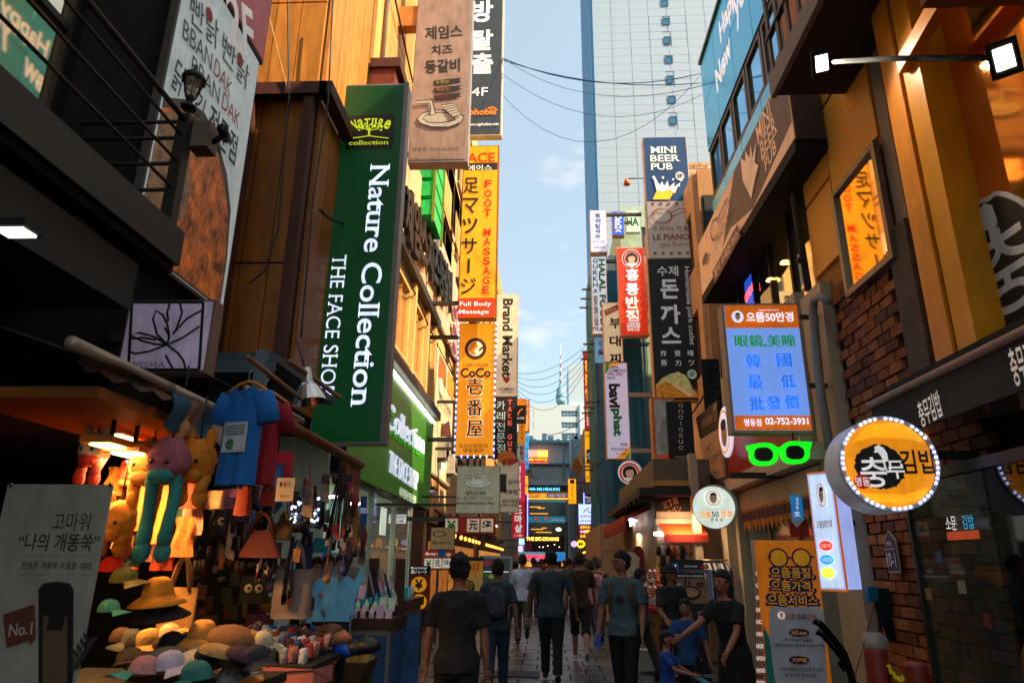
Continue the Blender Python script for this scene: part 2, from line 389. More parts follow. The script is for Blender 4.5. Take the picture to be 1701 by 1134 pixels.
grate = thing('drain_grate', 'rectangular slotted drain grate set into the paving at the front of the street', 'grate', (-.45, 11.2, .006))
MB().box(-.8, -.1, 10.9, 11.5, .005, .012).build('frame', mat('#222326', .6, m=.5), grate)
for i in range(7): box_part('grate_bar', mat('#55565a', .5, m=.5), grate, -.76, -.14, 10.95+i*.08, 10.98+i*.08, .012, .02)
# ================================================================== LEFT SIDE
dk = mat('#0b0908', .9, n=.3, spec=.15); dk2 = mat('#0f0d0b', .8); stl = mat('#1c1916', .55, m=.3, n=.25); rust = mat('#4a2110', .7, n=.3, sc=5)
fl = FL()
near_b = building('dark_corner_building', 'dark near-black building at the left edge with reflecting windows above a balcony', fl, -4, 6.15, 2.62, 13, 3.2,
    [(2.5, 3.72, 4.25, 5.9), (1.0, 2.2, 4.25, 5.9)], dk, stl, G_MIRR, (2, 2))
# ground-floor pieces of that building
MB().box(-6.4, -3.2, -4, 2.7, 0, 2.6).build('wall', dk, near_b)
bal = thing('balcony', 'dark steel balcony with thin rails over the left shopfront', 'balcony', (-2.85, 2, 3.3))
MB().box(-3.2, -2.42, -2, 3.98, 3.36, 3.52).build('deck', dk, bal)
MB().box(-2.44, -2.39, -2, 4.0, 3.42, 3.66).build('edge_beam', stl, bal)
for z in (3.93, 4.13, 4.33, 4.46): MB().tube([(-2.46, -2, z), (-2.46, 3.9, z)], .011 if z < 4.4 else .02, 6).build('rail', stl, bal); MB().tube([(-2.46, 3.9, z), (-3.2, 3.9, z)], .014, 6).build('rail', stl, bal)
MB().box(-2.5, -2.42, 3.86, 3.94, 3.5, 4.5).build('post', stl, bal)
for k in range(8): MB().box(-2.95+.055*k, -2.92+.055*k, 3.2, 3.42, 3.352, 3.36).build('vent_slot', mat('#8a6a50', .5), bal)
lp = thing('wall_lantern', 'black lantern with glass sides standing on the balcony corner post', 'lantern', (-2.46, 3.9, 4.5))
lm = mat('#14110e', .5, m=.4); c = Vector((-2.46, 3.9, 4.56))
MB().lathe([(0.001, 0), (.05, 0), (.055, .02), (.02, .03), (.018, .07), (.03, .08), (.03, .10), (0.001, .1)], 10, c=c).build('base', lm, lp)
MB().lathe([(.035, .10), (.07, .24)], 6, c=c).build('glass', glass('lantern_glass', '#8f7f60', .1, 0, .6, .45), lp)
for k in range(6): a = math.pi*2*k/6; MB().bar(c+Vector((.036*math.cos(a), .036*math.sin(a), .10)), c+Vector((.072*math.cos(a), .072*math.sin(a), .24)), .008).build('frame_bar', lm, lp)
MB().lathe([(.001, .23), (.09, .235), (.06, .29), (.02, .32), (.012, .36), (.001, .38)], 6, c=c).build('roof', lm, lp)
MB().ell(c+Vector((0, 0, .17)), (.02, .02, .035), 8, 6).build('bulb', mat('#f0d8b0', .4), lp)
jb = thing('security_camera', 'brown box with a small camera fixed to the top of the balcony post', 'camera', (-2.36, 4.0, 4.3))
MB().box(-2.44, -2.3, 3.92, 4.06, 4.28, 4.48).build('housing', mat('#5a4638', .6), jb)
MB().tube([(-2.3, 4.0, 4.36), (-2.22, 3.96, 4.38)], .02, 8).build('arm', stl, jb); MB().tube([(-2.24, 4.05, 4.42), (-2.2, 3.9, 4.4)], .035, 10).build('lens', lm, jb)
gb = thing('grey_duct_box', 'plain grey sheet-metal box hanging under the left balcony', 'duct', (-2.8, 3.6, 3.0))
MB().box(-3.2, -2.5, 2.4, 3.75, 3.02, 3.32).build('casing', mat('#17181a', .7), gb)
for (px, py, w_) in ((26, 388, .13), (222, 768, .1)):
    p = onZ(px, py, 3.0) if px < 100 else onZ(px, py, 2.3)
    l = thing('ceiling_light_panel', 'square white panel light glowing under the left canopy' if px < 100 else 'tiny white downlight glowing in the dark shop ceiling', 'light', tuple(p))
    MB().box(p.x-w_/2, p.x+w_/2, p.y-w_/3, p.y+w_/3, p.z, p.z+.03).build('diffuser', mat('#fff2e4', .5, e=2.2), l)
    MB().box(p.x-w_/2-.02, p.x+w_/2+.02, p.y-w_/3-.02, p.y+w_/3+.02, p.z+.01, p.z+.05).build('frame', dk2, l)
# shop interior of the hat shop: recess
shop = thing('souvenir_shop', 'open-fronted souvenir shop with black walls below the grill poster', 'shop', (-4.6, 5.5, 0))
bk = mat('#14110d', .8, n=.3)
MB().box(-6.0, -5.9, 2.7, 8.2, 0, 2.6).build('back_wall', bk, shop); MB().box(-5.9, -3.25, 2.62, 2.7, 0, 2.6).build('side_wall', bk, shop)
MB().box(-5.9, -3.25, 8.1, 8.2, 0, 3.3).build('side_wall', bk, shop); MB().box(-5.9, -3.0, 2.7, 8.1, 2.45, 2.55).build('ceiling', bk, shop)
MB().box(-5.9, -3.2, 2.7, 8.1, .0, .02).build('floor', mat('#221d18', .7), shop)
roofb = MB().box(-5.0, -2.6, 6.2, 8.15, 3.42, 3.5).build('roof', mat('#3b4a52', .6), shop)
MB().box(-5.0, -2.6, 6.18, 6.24, 3.3, 3.42).build('beam', mat('#46525a', .55), shop)
MB().box(-2.75, -2.65, 6.1, 6.2, 2.55, 3.5).build('post', mat('#5a6a72', .55), shop)
# recessed brown building
brw = mat('#8f5218', .5, n=.4, sc=1.8, streak=True); brw_lit = mat('#c07a2c', .5, n=.3, sc=1.8, streak=True)  # second colour: the brown upper panels with sunlight put into the tone
bb = thing('brown_panel_building', 'brown metal-panelled building with rusty steel beams behind the green shop sign', 'building', (-3.9, 9.2, 3.4))
MB().box(-5.6, -3.28, 8.26, 10.3, 3.4, 15).build('wall', mat('#2a1a10', .8), bb)
for k in range(6):
    x0 = -5.6+k*.385
    for z0, z1, mm in ((3.45, 5.35, brw), (5.38, 7.9, brw), (8.2, 9.7, brw_lit if k > 2 else brw), (9.73, 12.4, brw_lit)):
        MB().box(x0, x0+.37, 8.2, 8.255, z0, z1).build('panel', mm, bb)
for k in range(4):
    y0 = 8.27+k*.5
    for z0, z1, mm in ((3.45, 7.9, brw), (8.2, 12.4, brw_lit)): MB().box(-3.275, -3.22, y0, y0+.48, z0, z1).build('panel', mm, bb)
MB().box(-5.6, -3.1, 8.02, 8.2, 7.92, 8.12).build('beam', rust, bb); MB().box(-3.2, -3.02, 8.02, 10.3, 7.92, 8.12).build('beam', rust, bb)
for x in (-5.0, -4.2, -3.35): MB().box(x-.07, x+.07, 8.06, 8.18, 3.4, 7.9).build('column', rust, bb)
for (a, b) in (((165, 150), (285, 450)),):
    pass
def cable(name, label, pts, r=.012, m=None, sag=0, group=None):
    P = [Vector(p) for p in pts]; q = []
    for i in range(len(P)-1):
        for k in range(12): f = k/12; v = P[i].lerp(P[i+1], f); v.z -= sag*4*f*(1-f); q.append(v)
    q.append(P[-1]); o = MB().tube(q, r, 5).build(name, m or mat('#15171a', .6)); return tag(o, label, 'cable', group)
cable('cable', 'black cable drooping down the brown metal panels at left', [onY(478, 0, 8.0), onY(480, 160, 7.98), onY(462, 380, 8.0), onY(440, 450, 8.0), onY(415, 470, 8.0)], .012)
cable('cable', 'pale thin wire running down the upper brown panels beside the dark cable', [onY(440, 0, 8.0), onY(470, 120, 7.98), onY(482, 165, 8.0)], .008, mat('#b08a50', .5))
cable('cable', 'long dark cable looping between the brown panels and the rusty column', [onY(553, 0, 8.0), onY(545, 170, 7.98), onY(520, 330, 8.0), onY(500, 560, 8.1)], .012)
rb = thing('roof_flue_box', 'rust-red metal box duct standing beside the top of the green vertical sign', 'duct', (-3.1, 10.6, 6))
MB().box(-3.2, -2.75, 10.4, 11.3, 6.0, 10.3).build('casing', mat('#6b2a12', .6, n=.25), rb); MB().box(-3.22, -2.65, 10.35, 11.4, 10.3, 10.5).build('cap', rust, rb)
for zz, zz1, yy in ((5.2, 6.4, 8.9), (7.0, 8.3, 8.9)):
    e = thing('junction_box', 'pale grey electrical box behind the %s left edge of the green vertical sign' % ('lower' if zz < 6 else 'upper'), 'box', (-3.4, yy, zz))
    MB().box(-3.65, -3.3, yy-.3, yy, zz, zz1).build('casing', mat('#8a857c', .5), e); MB().box(-3.62, -3.33, yy-.32, yy-.3, zz+.05, zz1-.05).build('door', mat('#98928a', .5), e)
# orange sunlit facade
orange = mat('#cf9450', .7, n=.3, sc=.9, streak=True); orange2 = mat('#c2843c', .7, n=.32, sc=.9, streak=True)
of = thing('orange_facade_building', 'tall building clad in smooth orange panels catching the sun on the left', 'building', (-5.5, 16.5, 8.3))
MB().box(-9, -3.28, 10.4, 24.6, 8.3, 21).build('wall', mat('#4a3018', .8), of)
for i in range(9):
    for j in range(6):
        y0 = 10.45+i*1.57; z0 = 8.35+j*2.1
        if i in (4, 7) and j in (1, 3, 5): continue
        MB().box(-3.27, -3.2, y0, y0+1.545, z0, z0+2.075).build('panel', orange if (i+j) % 3 else orange2, of)
for i in (4, 7):
    for j in (1, 3, 5): window(fl, (10.45+i*1.57+.1, 10.45+i*1.57+1.45, 8.35+j*2.1+.1, 8.35+j*2.1+1.97), of, mat('#4b4238', .5), G_BLUE, (2, 1), rev=.1)
gw = thing('green_window_canopy', 'bright green glowing metal window grille on the sunlit wall right of the green sign', 'canopy', (-3.0, 15.5, 10.6))
for k in range(4):
    z = 9.7+k*.52; MB().box(-3.2, -2.75, 14.9, 16.3, z, z+.4).build('slat', mat('#12b35a', .35, n=.3), gw)
for y in (14.9, 16.3): MB().box(-2.76, -2.7, y-.03, y+.03, 9.5, 11.9).build('frame_bar', mat('#6b7a1a', .5), gw)
# FaceShop storefront
cream = mat('#d8ab6a', .65, n=.12); dgrey = mat('#35332f', .5, m=.3)
fs = building('cosmetics_shop_building', 'cream shop building with big windows above the green cosmetics fascia', fl, 10.4, 18.6, 5.5, 8.0, 5, [(11.0, 12.8, 5.9, 7.7), (13.1, 15.0, 5.9, 7.7), (15.4, 16.9, 5.9, 7.7)], cream, mat('#b98a4a', .5), G_MIRR, (3, 1), mat('#c9a060', .5))
for y in (12.95, 15.2, 17.1, 18.3): MB().box(-3.2, -3.08, y-.1, y+.1, 5.62, 7.98).build('pilaster', cream, fs)
MB().box(-3.4, -2.9, 10.4, 18.6, 5.28, 5.5).build('ledge', dgrey, fs); MB().box(-3.2, -3.0, 10.4, 18.6, 7.98, 8.2).build('cornice', dgrey, fs)
MB().box(-8, -3.3, 18.5, 18.6, 0, 5.3).build('side_wall', dk, fs); MB().box(-8.2, -8, 10.3, 18.6, 0, 5.3).build('back_wall', mat('#c9d0b8', .7), fs)
MB().box(-8, -3.3, 10.3, 10.4, 0, 5.3).build('side_wall', mat('#c9d0b8', .7), fs); MB().box(-8, -3.3, 10.4, 18.5, 2.8, 2.9).build('ceiling', mat('#d5d8c8', .7), fs)
MB().box(-8, -3.25, 10.4, 18.5, 0, .05).build('floor', mat('#8a8a80', .3), fs)
gs = Sign('cosmetics_fascia_sign', 'long green fascia of the cosmetics shop with white raised lettering along the left wall', 'shop sign', FL(-3.06), 10.42, 18.3, 2.87, 5.25, mat('#2f6a14', .45, e=.12, n=.08), dgrey, .2, .02, px=False)
wl = mat('#d8dcf0', .5, e=.3); glo = mat('#2c9a10', .5, e=.2)
gs.px = True
gs.tl('Nature Collection', (560, 629), (701, 745), .5, glo, .0, False, .02, name='glow_backing'); gs.tl('Nature Collection', (561, 621), (702, 738), .5, wl, .0, False, .05)
gs.tl('THE FACE SHOP', (645, 765), (692, 800), .42, wl, -.008, False, .03)
gs.tl('네이처컬렉션 명동중앙점', (663, 815), (690, 831), .2, mat('#dfe8d0', .5, e=.4)); gs.done()
gs.px = False; gs.rect(10.5, 5.14, 18.2, 5.2, mat('#f4ffe0', .4, e=2.5), .05, 'light_strip'); gs.done()
for (a, b) in ((10.45, 12.6), (12.65, 14.6), (14.65, 16.4)):
    o = MB().box(-3.2, -3.18, a, b, .1, 2.84).build('glass_panel', G_CLEAR, fs); MB().box(-3.24, -3.14, b, b+.05, .05, 2.85).build('mullion', mat('#9aa096', .4, m=.5), fs)
MB().box(-4.2, -3.2, 16.6, 18.4, 0, 2.8).build('column', mat('#4a2c1c', .6), fs)
for (x, y) in ((-4.2, 12), (-4.2, 13.6), (-5.4, 12.4), (-4.2, 15.2), (-5.4, 14.6)):
    l = thing('downlight', 'round white downlight in the cosmetics shop ceiling', 'light', (x, y, 2.76), 'downlights in the cosmetics shop'); MB().lathe([(.001, 0), (.13, 0), (.13, .03), (.001, .03)], 14, c=(x, y, 2.76)).build('diffuser', mat('#fff8e8', .5, e=6), l)
pl_ = bpy.data.lights.new('shop_light', 'AREA'); pl_.energy = 60; pl_.size = 3; pl_.color = (.95, 1, .82); po = bpy.data.objects.new('shop_light', pl_); COL.objects.link(po); po.location = (-5.2, 13.5, 2.7)
def poster(name, label, fr, u0, u1, v0, v1, base, t=.02, cab=None, grp=None): return Sign(name, label, 'poster', fr, u0, u1, v0, v1, base, cab, t, px=False, group=grp)
fi = FL(-3.6)
p = poster('face_poster', 'pale green beauty poster with a hand and a blue price band in the cosmetics window', fi, 11.2, 12.3, 1.35, 2.55, mat('#9fd0bd', .6, e=.25))
p.poly([(11.5, 1.85), (12.0, 1.85), (12.1, 2.1), (11.95, 2.4), (11.85, 2.2), (11.75, 2.45), (11.65, 2.15)], mat('#b98a6c', .6)); p.rect(11.2, 1.35, 12.3, 1.72, mat('#123a8a', .5, e=.1)); p.t('1+1', 11.75, 1.62, .4, .1, wl); p.t('ON OUT', 11.75, 1.46, .8, .12, mat('#e8d84a', .5)); p.done()
p = poster('cream_jar_poster', 'pale poster with two green cream jars in the cosmetics window', fi, 10.9, 12.3, .3, 1.3, mat('#b9cdb0', .6, e=.15))
p.rect(11.1, 1.18, 12.1, 1.26, mat('#c23a2a', .5)); p.disc(11.4, .95, .16, mat('#1f7a3a', .4)); p.disc(11.85, .8, .2, mat('#1f7a3a', .4), ry=.14); p.rect(10.9, .3, 12.3, .62, mat('#0f4a2c', .5)); p.t('하나 더', 11.6, .46, .9, .2, wl); p.done()
p = poster('window_notice', 'small white notice hanging high behind the cosmetics shop glass', FL(-3.4), 14.4, 14.9, 2.1, 2.65, mat('#d8e0d0', .6, e=.5)); p.done()
p = Sign('welcome_sign', 'small white and blue welcome board hanging at the cosmetics shop corner', 'sign', FY(16), 646, 854, 674, 869, mat('#e8e4f0', .5, e=.3), mat('#8a8a8a', .5), .04, .01)
p.t('WELCOME', 660, 865, 20, 5, mat('#a01a3a', .5)); p.t('Innisfree', 660, 858, 24, 5, mat('#2a4a9a', .5)) if False else p.t('Annyeong', 660, 858, 24, 5, mat('#2a4a9a', .5)); p.done()
# James fascia: marble wall with black letters
jm = thing('restaurant_fascia_building', 'building with marble-like beige fascia and black raised Korean letters on the left', 'building', (-5.5, 18, 8.0))
MB().box(-8, -3.14, 11.6, 24.4, 8.22, 10.75).build('fascia_core', mat('#8a6a4a', .7), jm)
for k in range(7):
    for j in range(2): MB().box(-3.13, -3.06, 11.62+k*1.82, 11.62+k*1.82+1.79, 8.24+j*1.26, 8.24+j*1.26+1.23).build('marble_slab', mat('#dcae86', .35, n=.22, sc=1.6), jm)
js = Sign('letter_sign', 'row of black outlined Korean brush letters raised on the marble fascia', 'letters', FL(-3.05), 12, 24, 8.2, 10.7, None, px=False)
blk = mat('#1c1712', .5); js.px = True
js.tl('제임스치즈등갈비', (663, 345), (744, 487), 1.35, mat('#e8c898', .5), .05, True, .03, name='outline'); js.tl('제임스치즈등갈비', (663, 345), (744, 487), 1.3, blk, .03, False, .14)
js.done(); js.px = False
for k in range(3):
    u = 19.6+k*.02; js.disc(21.2, 9.45-k*.62, .5, mat('#c9b4a0', .5), .24, depth=.05, wob=.06, name='badge'); js.disc(21.2, 9.45-k*.62, .44, mat('#7a1a4a', .5), .19, depth=.06, wob=.06, name='badge')
js.done()
def mid_building(): pass
mb = building('cream_left_building', 'cream sunlit building beyond the cosmetics shop on the left', fl, 18.7, 33, 0, 20.8, 5, [(y, y+1.6, z, z+1.7) for y in (19.3, 22.0, 24.8, 27.6, 30.3) for z in (5.2, 12.0, 14.9, 17.6)], mat('#d6a972', .7, n=.25, sc=.8), mat('#4b4238', .5), G_DARK, (2, 1), mat('#a98a5a', .6))
mb2 = building('ochre_left_building', 'ochre building further down the left side of the street', fl, 33.2, 50, 0, 21.0, 5, [(y, y+1.6, z, z+1.7) for y in (34, 37, 40, 43, 46) for z in (4.2, 7.6, 11, 14.4, 17.6)], mat('#c88c48', .7, n=.2, sc=.8), mat('#4b4238', .5), G_DARK, (2, 1), mat('#a98a5a', .6))
mb3 = building('grey_left_building', 'grey low building at the far end of the left side', fl, 50.2, 84, 0, 13, 5, [(y, y+1.8, z, z+1.6) for y in range(52, 82, 4) for z in (4, 7, 10)], mat('#8a8478', .7, n=.2, sc=.8), mat('#4b4238', .5), G_DARK, (2, 1))
# ================================================================== RIGHT SIDE
fr_ = FR()
yel = mat('#d8800c', .45, n=.2, sc=2); yel2 = mat('#d88a0c', .4, n=.15, sc=2)
rb1 = thing('yellow_frame_building', 'near right building with yellow steel columns and tall reflecting glass', 'building', (5.4, 4, 3.2))
MB().box(3.62, 8, -4, 8.05, 3.1, 15).build('wall', mat('#3a2410', .8), rb1)
MB().box(3.42, 3.44, -4, 5.9, 3.2, 15).build('glass_wall', G_REFL_TINT, rb1); MB().box(3.40, 3.46, 5.9, 6.1, 3.2, 15).build('jamb', mat('#8a7a68', .5), rb1)
for z in (6.9, 10.2): MB().box(3.3, 3.42, -4, 5.75, z, z+.12).build('transom', yel, rb1)
for y in (2.4, -.8): MB().box(3.3, 3.42, y, y+.12, 3.2, 15).build('mullion', yel, rb1)
col = MB()
col.box(3.15, 3.18, 5.2, 5.45, 3.15, 15); col.box(3.38, 3.42, 5.2, 5.45, 3.15, 15); col.box(3.18, 3.38, 5.31, 5.34, 3.15, 15); col.build('column', yel, rb1)
MB().box(3.17, 3.42, 4.93, 5.17, 3.15, 15).build('column', yel2, rb1)
bmv = MB(); bmv.bar((3.14, 5.1, 5.75), (2.95, 1.5, 6.0), .10, .15); bmv.build('beam', yel, rb1)
sof = MB().box(2.6, 3.4, -1.5, 3.9, 5.25, 5.5).build('soffit_box', mat('#7a3a08', .6), rb1)
MB().box(3.42, 3.6, 6.1, 8.1, 4.6, 15).build('backing_panel', mat('#9a5a14', .6), rb1)
def perf():
    M = bpy.data.materials.new('perforated_orange_metal'); M.use_nodes = True; t = M.node_tree; b = t.nodes['Principled BSDF']; b.inputs['Roughness'].default_value = .45
    g = N(t, 'ShaderNodeNewGeometry'); s = N(t, 'ShaderNodeSeparateXYZ'); t.links.new(g.outputs['Position'], s.inputs[0]); fr = []
    for ax in ('Y', 'Z'):
        m = N(t, 'ShaderNodeMath', operation='MULTIPLY'); m.inputs[1].default_value = 24; t.links.new(s.outputs[ax], m.inputs[0])
        f = N(t, 'ShaderNodeMath', operation='FRACT'); t.links.new(m.outputs[0], f.inputs[0]); d = N(t, 'ShaderNodeMath', operation='SUBTRACT'); d.inputs[1].default_value = .5; t.links.new(f.outputs[0], d.inputs[0])
        p = N(t, 'ShaderNodeMath', operation='POWER'); p.inputs[1].default_value = 2; t.links.new(d.outputs[0], p.inputs[0]); fr.append(p)
    a = N(t, 'ShaderNodeMath', operation='ADD'); t.links.new(fr[0].outputs[0], a.inputs[0]); t.links.new(fr[1].outputs[0], a.inputs[1])
    c = N(t, 'ShaderNodeMath', operation='LESS_THAN'); c.inputs[1].default_value = .06; t.links.new(a.outputs[0], c.inputs[0])
    q = N(t, 'ShaderNodeMix', data_type='RGBA'); q.inputs['A'].default_value = lin('#ffac38'); q.inputs['B'].default_value = lin('#5a3008'); t.links.new(c.outputs[0], q.inputs['Factor']); t.links.new(q.outputs['Result'], b.inputs['Base Color'])
    return M
PERF = perf()
for (a, b, c, d) in ((6.12, 7.25, 5.75, 6.85), (6.12, 7.25, 6.9, 8.3), (7.28, 8.05, 5.0, 5.95), (7.28, 8.05, 6.0, 7.15), (7.28, 8.05, 7.2, 8.3), (6.12, 7.25, 8.35, 9.8)):
    MB().box(3.38, 3.42, a, b, c, d).build('perforated_panel', PERF, rb1)
window(FR(3.4), (-7.2, -6.12, 4.4, 5.7), rb1, mat('#8a7a68', .4, m=.5), G_MIRR, (1, 1), None, rev=-.02, fw=.07)
rp = thing('drain_pipe', 'grey drain pipe with elbow on the wall beside the perforated orange panels', 'pipe', (3.2, 8.15, 4.9))
MB().tube([(3.34, 8.2, 4.9), (3.3, 8.2, 6.6), (3.25, 8.12, 6.75), (3.38, 8.1, 6.8)], .045, 10).build('pipe', mat('#4a4640', .5, m=.4), rp)
for z in (5.3, 6.3): MB().tube([(3.3, 8.2, z), (3.3, 8.2, z+.05)], .065, 10).build('clamp', mat('#3a3632', .5, m=.4), rp)
rp = thing('drain_pipe', 'grey pipe bending out beside the white ribbed panel next to the brick wall', 'pipe', (3.2, 8.3, 2.6))
a_ = onX(1350, 495, 3.2); MB().tube([onX(1378, 500, 3.2), onX(1362, 492, 3.18), onX(1352, 497, 3.16), onX(1350, 515, 3.16), onX(1362, 640, 3.16), onX(1378, 745, 3.16)], .05, 10).build('pipe', mat('#8a8278', .5), rp)
wr = thing('white_ribbed_duct', 'off-white ribbed metal duct standing between the optician sign and the brick wall', 'duct', (3.3, 8.6, 2.6))
for k in range(5): MB().box(3.26, 3.4, 8.5+k*.2, 8.68+k*.2, 2.9, 5.0).build('rib_panel', mat('#b0a590', .55, n=.1), wr)
# brick wall
bw = thing('brick_wall', 'old orange-brown brick wall with flat top beside the yellow column', 'wall', (3.55, 7, 0))
MB().box(3.43, 3.7, 5.4, 7.74, 0, 3.1).build('mortar', mat('#2a1d12', .95), bw); MB().box(3.43, 3.62, 6.1, 7.74, 3.1, 4.75).build('mortar', mat('#2a1d12', .95), bw)
bms = []
for hx in ('#9c5624', '#94501c', '#a86430', '#84481e', '#8c4c22', '#a25c28', '#6a3c1e'):
    b = MB(); b.box(-.03, .03, -.118, .118, -.048, .048); b.v = [(x*(1 if abs(y) > .2 else 1), y+rs.uniform(-.006, .006), z+rs.uniform(-.005, .005)) for x, y, z in b.v]; bms.append(b.mesh('brick', mat(hx, .85, n=.35, sc=9, bump=.6)))
nb = 0
zz = .06; row = 0; bl = []
while zz < 4.72:
    y = 5.45+(.13 if row % 2 else 0)
    while y < 7.62:
        if zz < 3.1 or y > 6.3: bl.append((y+.03, zz))
        y += .262
    zz += .112; row += 1
bl.sort(key=lambda q: -((q[1] > .9)*2+(q[0] < 9))); rs.shuffle(bms)
bl = [q for q in bl if not (q[1] < .45)]
srt = sorted(bl, key=lambda q: q[0]); left = MB()
vis = [q for q in srt][:300] if len(srt) <= 300 else None
cand = sorted(bl, key=lambda q: (q[1] > 3.05 and q[0] < 6.2, q[1] < .9))[:300]; cs = set(cand)
for (y, z) in cand: piece('brick', rs.choice(bms), (3.42+rs.uniform(-.012, .012), y, z), bw, rot=(rs.uniform(-.02, .02), 0, rs.uniform(-.03, .03)))
for (y, z) in bl:
    if (y, z) not in cs: left.box(3.39, 3.45, y-.118, y+.118, z-.048, z+.048)
if left.v: left.build('brickwork', mat('#7a3c14', .85, n=.35, sc=9, bump=.6), bw, kind='stuff')
MB().box(3.36, 3.7, 5.9, 6.25, 3.1, 4.7).build('concrete_pier', mat('#5a4a3a', .9, n=.3, sc=6, bump=.5), bw)
# balcony right
rbal = thing('balcony', 'dark upper balcony with vertical bars and a floodlight on the right building', 'balcony', (3, 4, 6.6))
MB().box(2.62, 3.38, -2, 6.6, 6.62, 6.8).build('deck', mat('#241a12', .7), rbal); MB().box(2.56, 2.62, -2, 6.62, 6.6, 6.85).build('edge_beam', mat('#6a6058', .5, n=.4, sc=25), rbal)
for k in range(16): y = 6.55-k*.28; MB().box(2.585, 2.615, y-.035, y+.035, 6.85, 8.0).build('baluster', mat('#4a4842', .5, m=.4), rbal)
MB().box(2.57, 2.63, -2, 6.6, 8.0, 8.06).build('handrail', mat('#2a2622', .5), rbal); MB().box(2.57, 2.63, -2, 6.6, 7.35, 7.39).build('handrail', mat('#2a2622', .5), rbal)
# floodlights
def flood(pos, tgt, label):
    r = thing('floodlight', label, 'floodlight', tuple(pos)); d = (Vector(tgt)-Vector(pos)).normalized(); M = Matrix.Translation(pos) @ d.to_track_quat('Z', 'X').to_matrix().to_4x4()
    M = M @ Matrix.Scale(.8, 4)
    MB().box(-.15, .15, -.11, .11, -.06, 0, M).build('housing', mat('#16130f', .5, m=.5), r); MB().box(-.115, .115, -.08, .08, 0, .012, M).build('bezel', mat('#2a2018', .5), r)
    MB().box(-.09, .09, -.065, .065, .012, .018, M).build('diffuser', mat('#fff2e0', .4, e=7), r)
    fl_ = bpy.data.lights.new('floodlight_beam', 'SPOT'); fl_.energy = 45; fl_.spot_size = 2.6; fl_.spot_blend = .6; fl_.color = (1, .86, .66); fl_.shadow_soft_size = .08; fo = bpy.data.objects.new('floodlight_beam', fl_); COL.objects.link(fo); fo.location = Vector(pos)+d*.05; fo.rotation_euler = (-d).to_track_quat('Z', 'Y').to_euler()
    for k in range(5): MB().box(-.12+.055*k, -.11+.055*k, -.1, .1, -.1, -.06, M).build('fin', mat('#16130f', .5, m=.5), r)
flood(onX(1365, 105, 2.66), (1.6, 2.6, 3.0), 'square floodlight shining under the right balcony, left end of the black bar')
flood(onX(1668, 97, 3.05), (1.2, 1.4, 3.2), 'square floodlight at the right end of the black bar by the glass')
tag(MB().tube([onX(1385, 103, 2.7), onX(1500, 97, 2.9), onX(1655, 97, 3.05)], .022, 8).build('light_bar', mat('#0a0908', .9)), 'thin black bar carrying the two floodlights across the yellow column', 'bar')
# restaurant below
rest_ = thing('gimbap_restaurant', 'dark restaurant front with glass door below the yellow column', 'restaurant', (5, 4, 0))
MB().box(3.5, 3.6, -4, 5.4, 0, 2.7).build('wall', mat('#17130f', .8), rest_); MB().box(3.1, 3.5, -4, 6.2, 3.02, 3.14).build('roof', dk2, rest_)
gl = onX(1510, 860, 3.3)
MB().box(3.06, 3.08, 5.0, 6.05, .05, 2.25).build('glass_panel', glass('restaurant_glass', '#3a4438', .03, 0, .8, .55), rest_)
MB().box(3.04, 3.10, 6.05, 6.09, 0, 2.3).build('frame_post', mat('#3a3a34', .4, m=.5), rest_); MB().box(3.03, 3.11, 3.5, 6.1, 2.25, 2.33).build('frame_rail', mat('#1a1612', .4), rest_)
MB().box(3.06, 3.08, 3.4, 4.96, .05, 2.25).build('glass_panel', glass('restaurant_glass_dark', '#14120e', .03, 0, .8, .8), rest_)
aw = thing('awning', 'black restaurant awning with a pale rolled front tube and white lettering', 'awning', (3.2, 4.5, 2.6))
MB().prism([(3.42, 6.2, 3.2), (2.95, 6.2, 2.98), (2.9, 6.2, 2.62), (2.93, 6.2, 2.62), (3.0, 6.2, 2.93), (3.42, 6.2, 3.12)], (0, -6, 0)).build('canopy', mat('#1b1612', .8), aw)
MB().tube([(2.95, 6.25, 2.98), (2.95, .2, 2.98)], .035, 10).build('front_tube', mat('#8a6a50', .5, n=.2, sc=14), aw)
av = Sign('awning_lettering', '', 'x', FR(2.9), 1525, 655, 1566, 696, None, root=aw)
wht = mat('#e0d4c4', .6, e=.15)
av.tl('충무김밥', (1527, 690), (1563, 668), .2, wht, .015); av.tl('충무김밥', (1680, 612), (1730, 590), .24, wht, .015); av.done()
pt = onX(1620, 720, 3.3)
ob = thing('address_plate', 'black house-shaped plate numbered 10-1 on the brick wall', 'plate', (3.36, 6.9, 1.6)); ps = Sign('', '', '', FR(3.355), 0, 0, 1, 1, None, root=ob, px=False)
p0 = Vector(onX(1471, 905, 3.355)); p1 = Vector(onX(1499, 943, 3.355)); pc = ((p0.y+p1.y)/2, (p0.z+p1.z)/2)
hw, hh = .115, .15; U = -pc[0]
ps.poly([(U-hw, pc[1]-hh), (U+hw, pc[1]-hh), (U+hw, pc[1]+hh), (U, pc[1]+hh+.09), (U-hw, pc[1]+hh)], mat('#a89c8a', .4), .015, 'rim')
ps.poly([(U-hw+.015, pc[1]-hh+.015), (U+hw-.015, pc[1]-hh+.015), (U+hw-.015, pc[1]+hh-.01), (U, pc[1]+hh+.07), (U-hw+.015, pc[1]+hh-.01)], mat('#1c1712', .4), .018, 'plate')
ps.k = 18; ps.t('10-1', U, pc[1]-.03, .17, .13, mat('#e8dcc8', .5), bold=.01); ps.t('명동길', U, pc[1]+.12, .1, .04, mat('#e8dcc8', .5)); ps.rect(U-.1, pc[1]+.065, U+.1, pc[1]+.07, mat('#e8dcc8', .5)); ps.done()
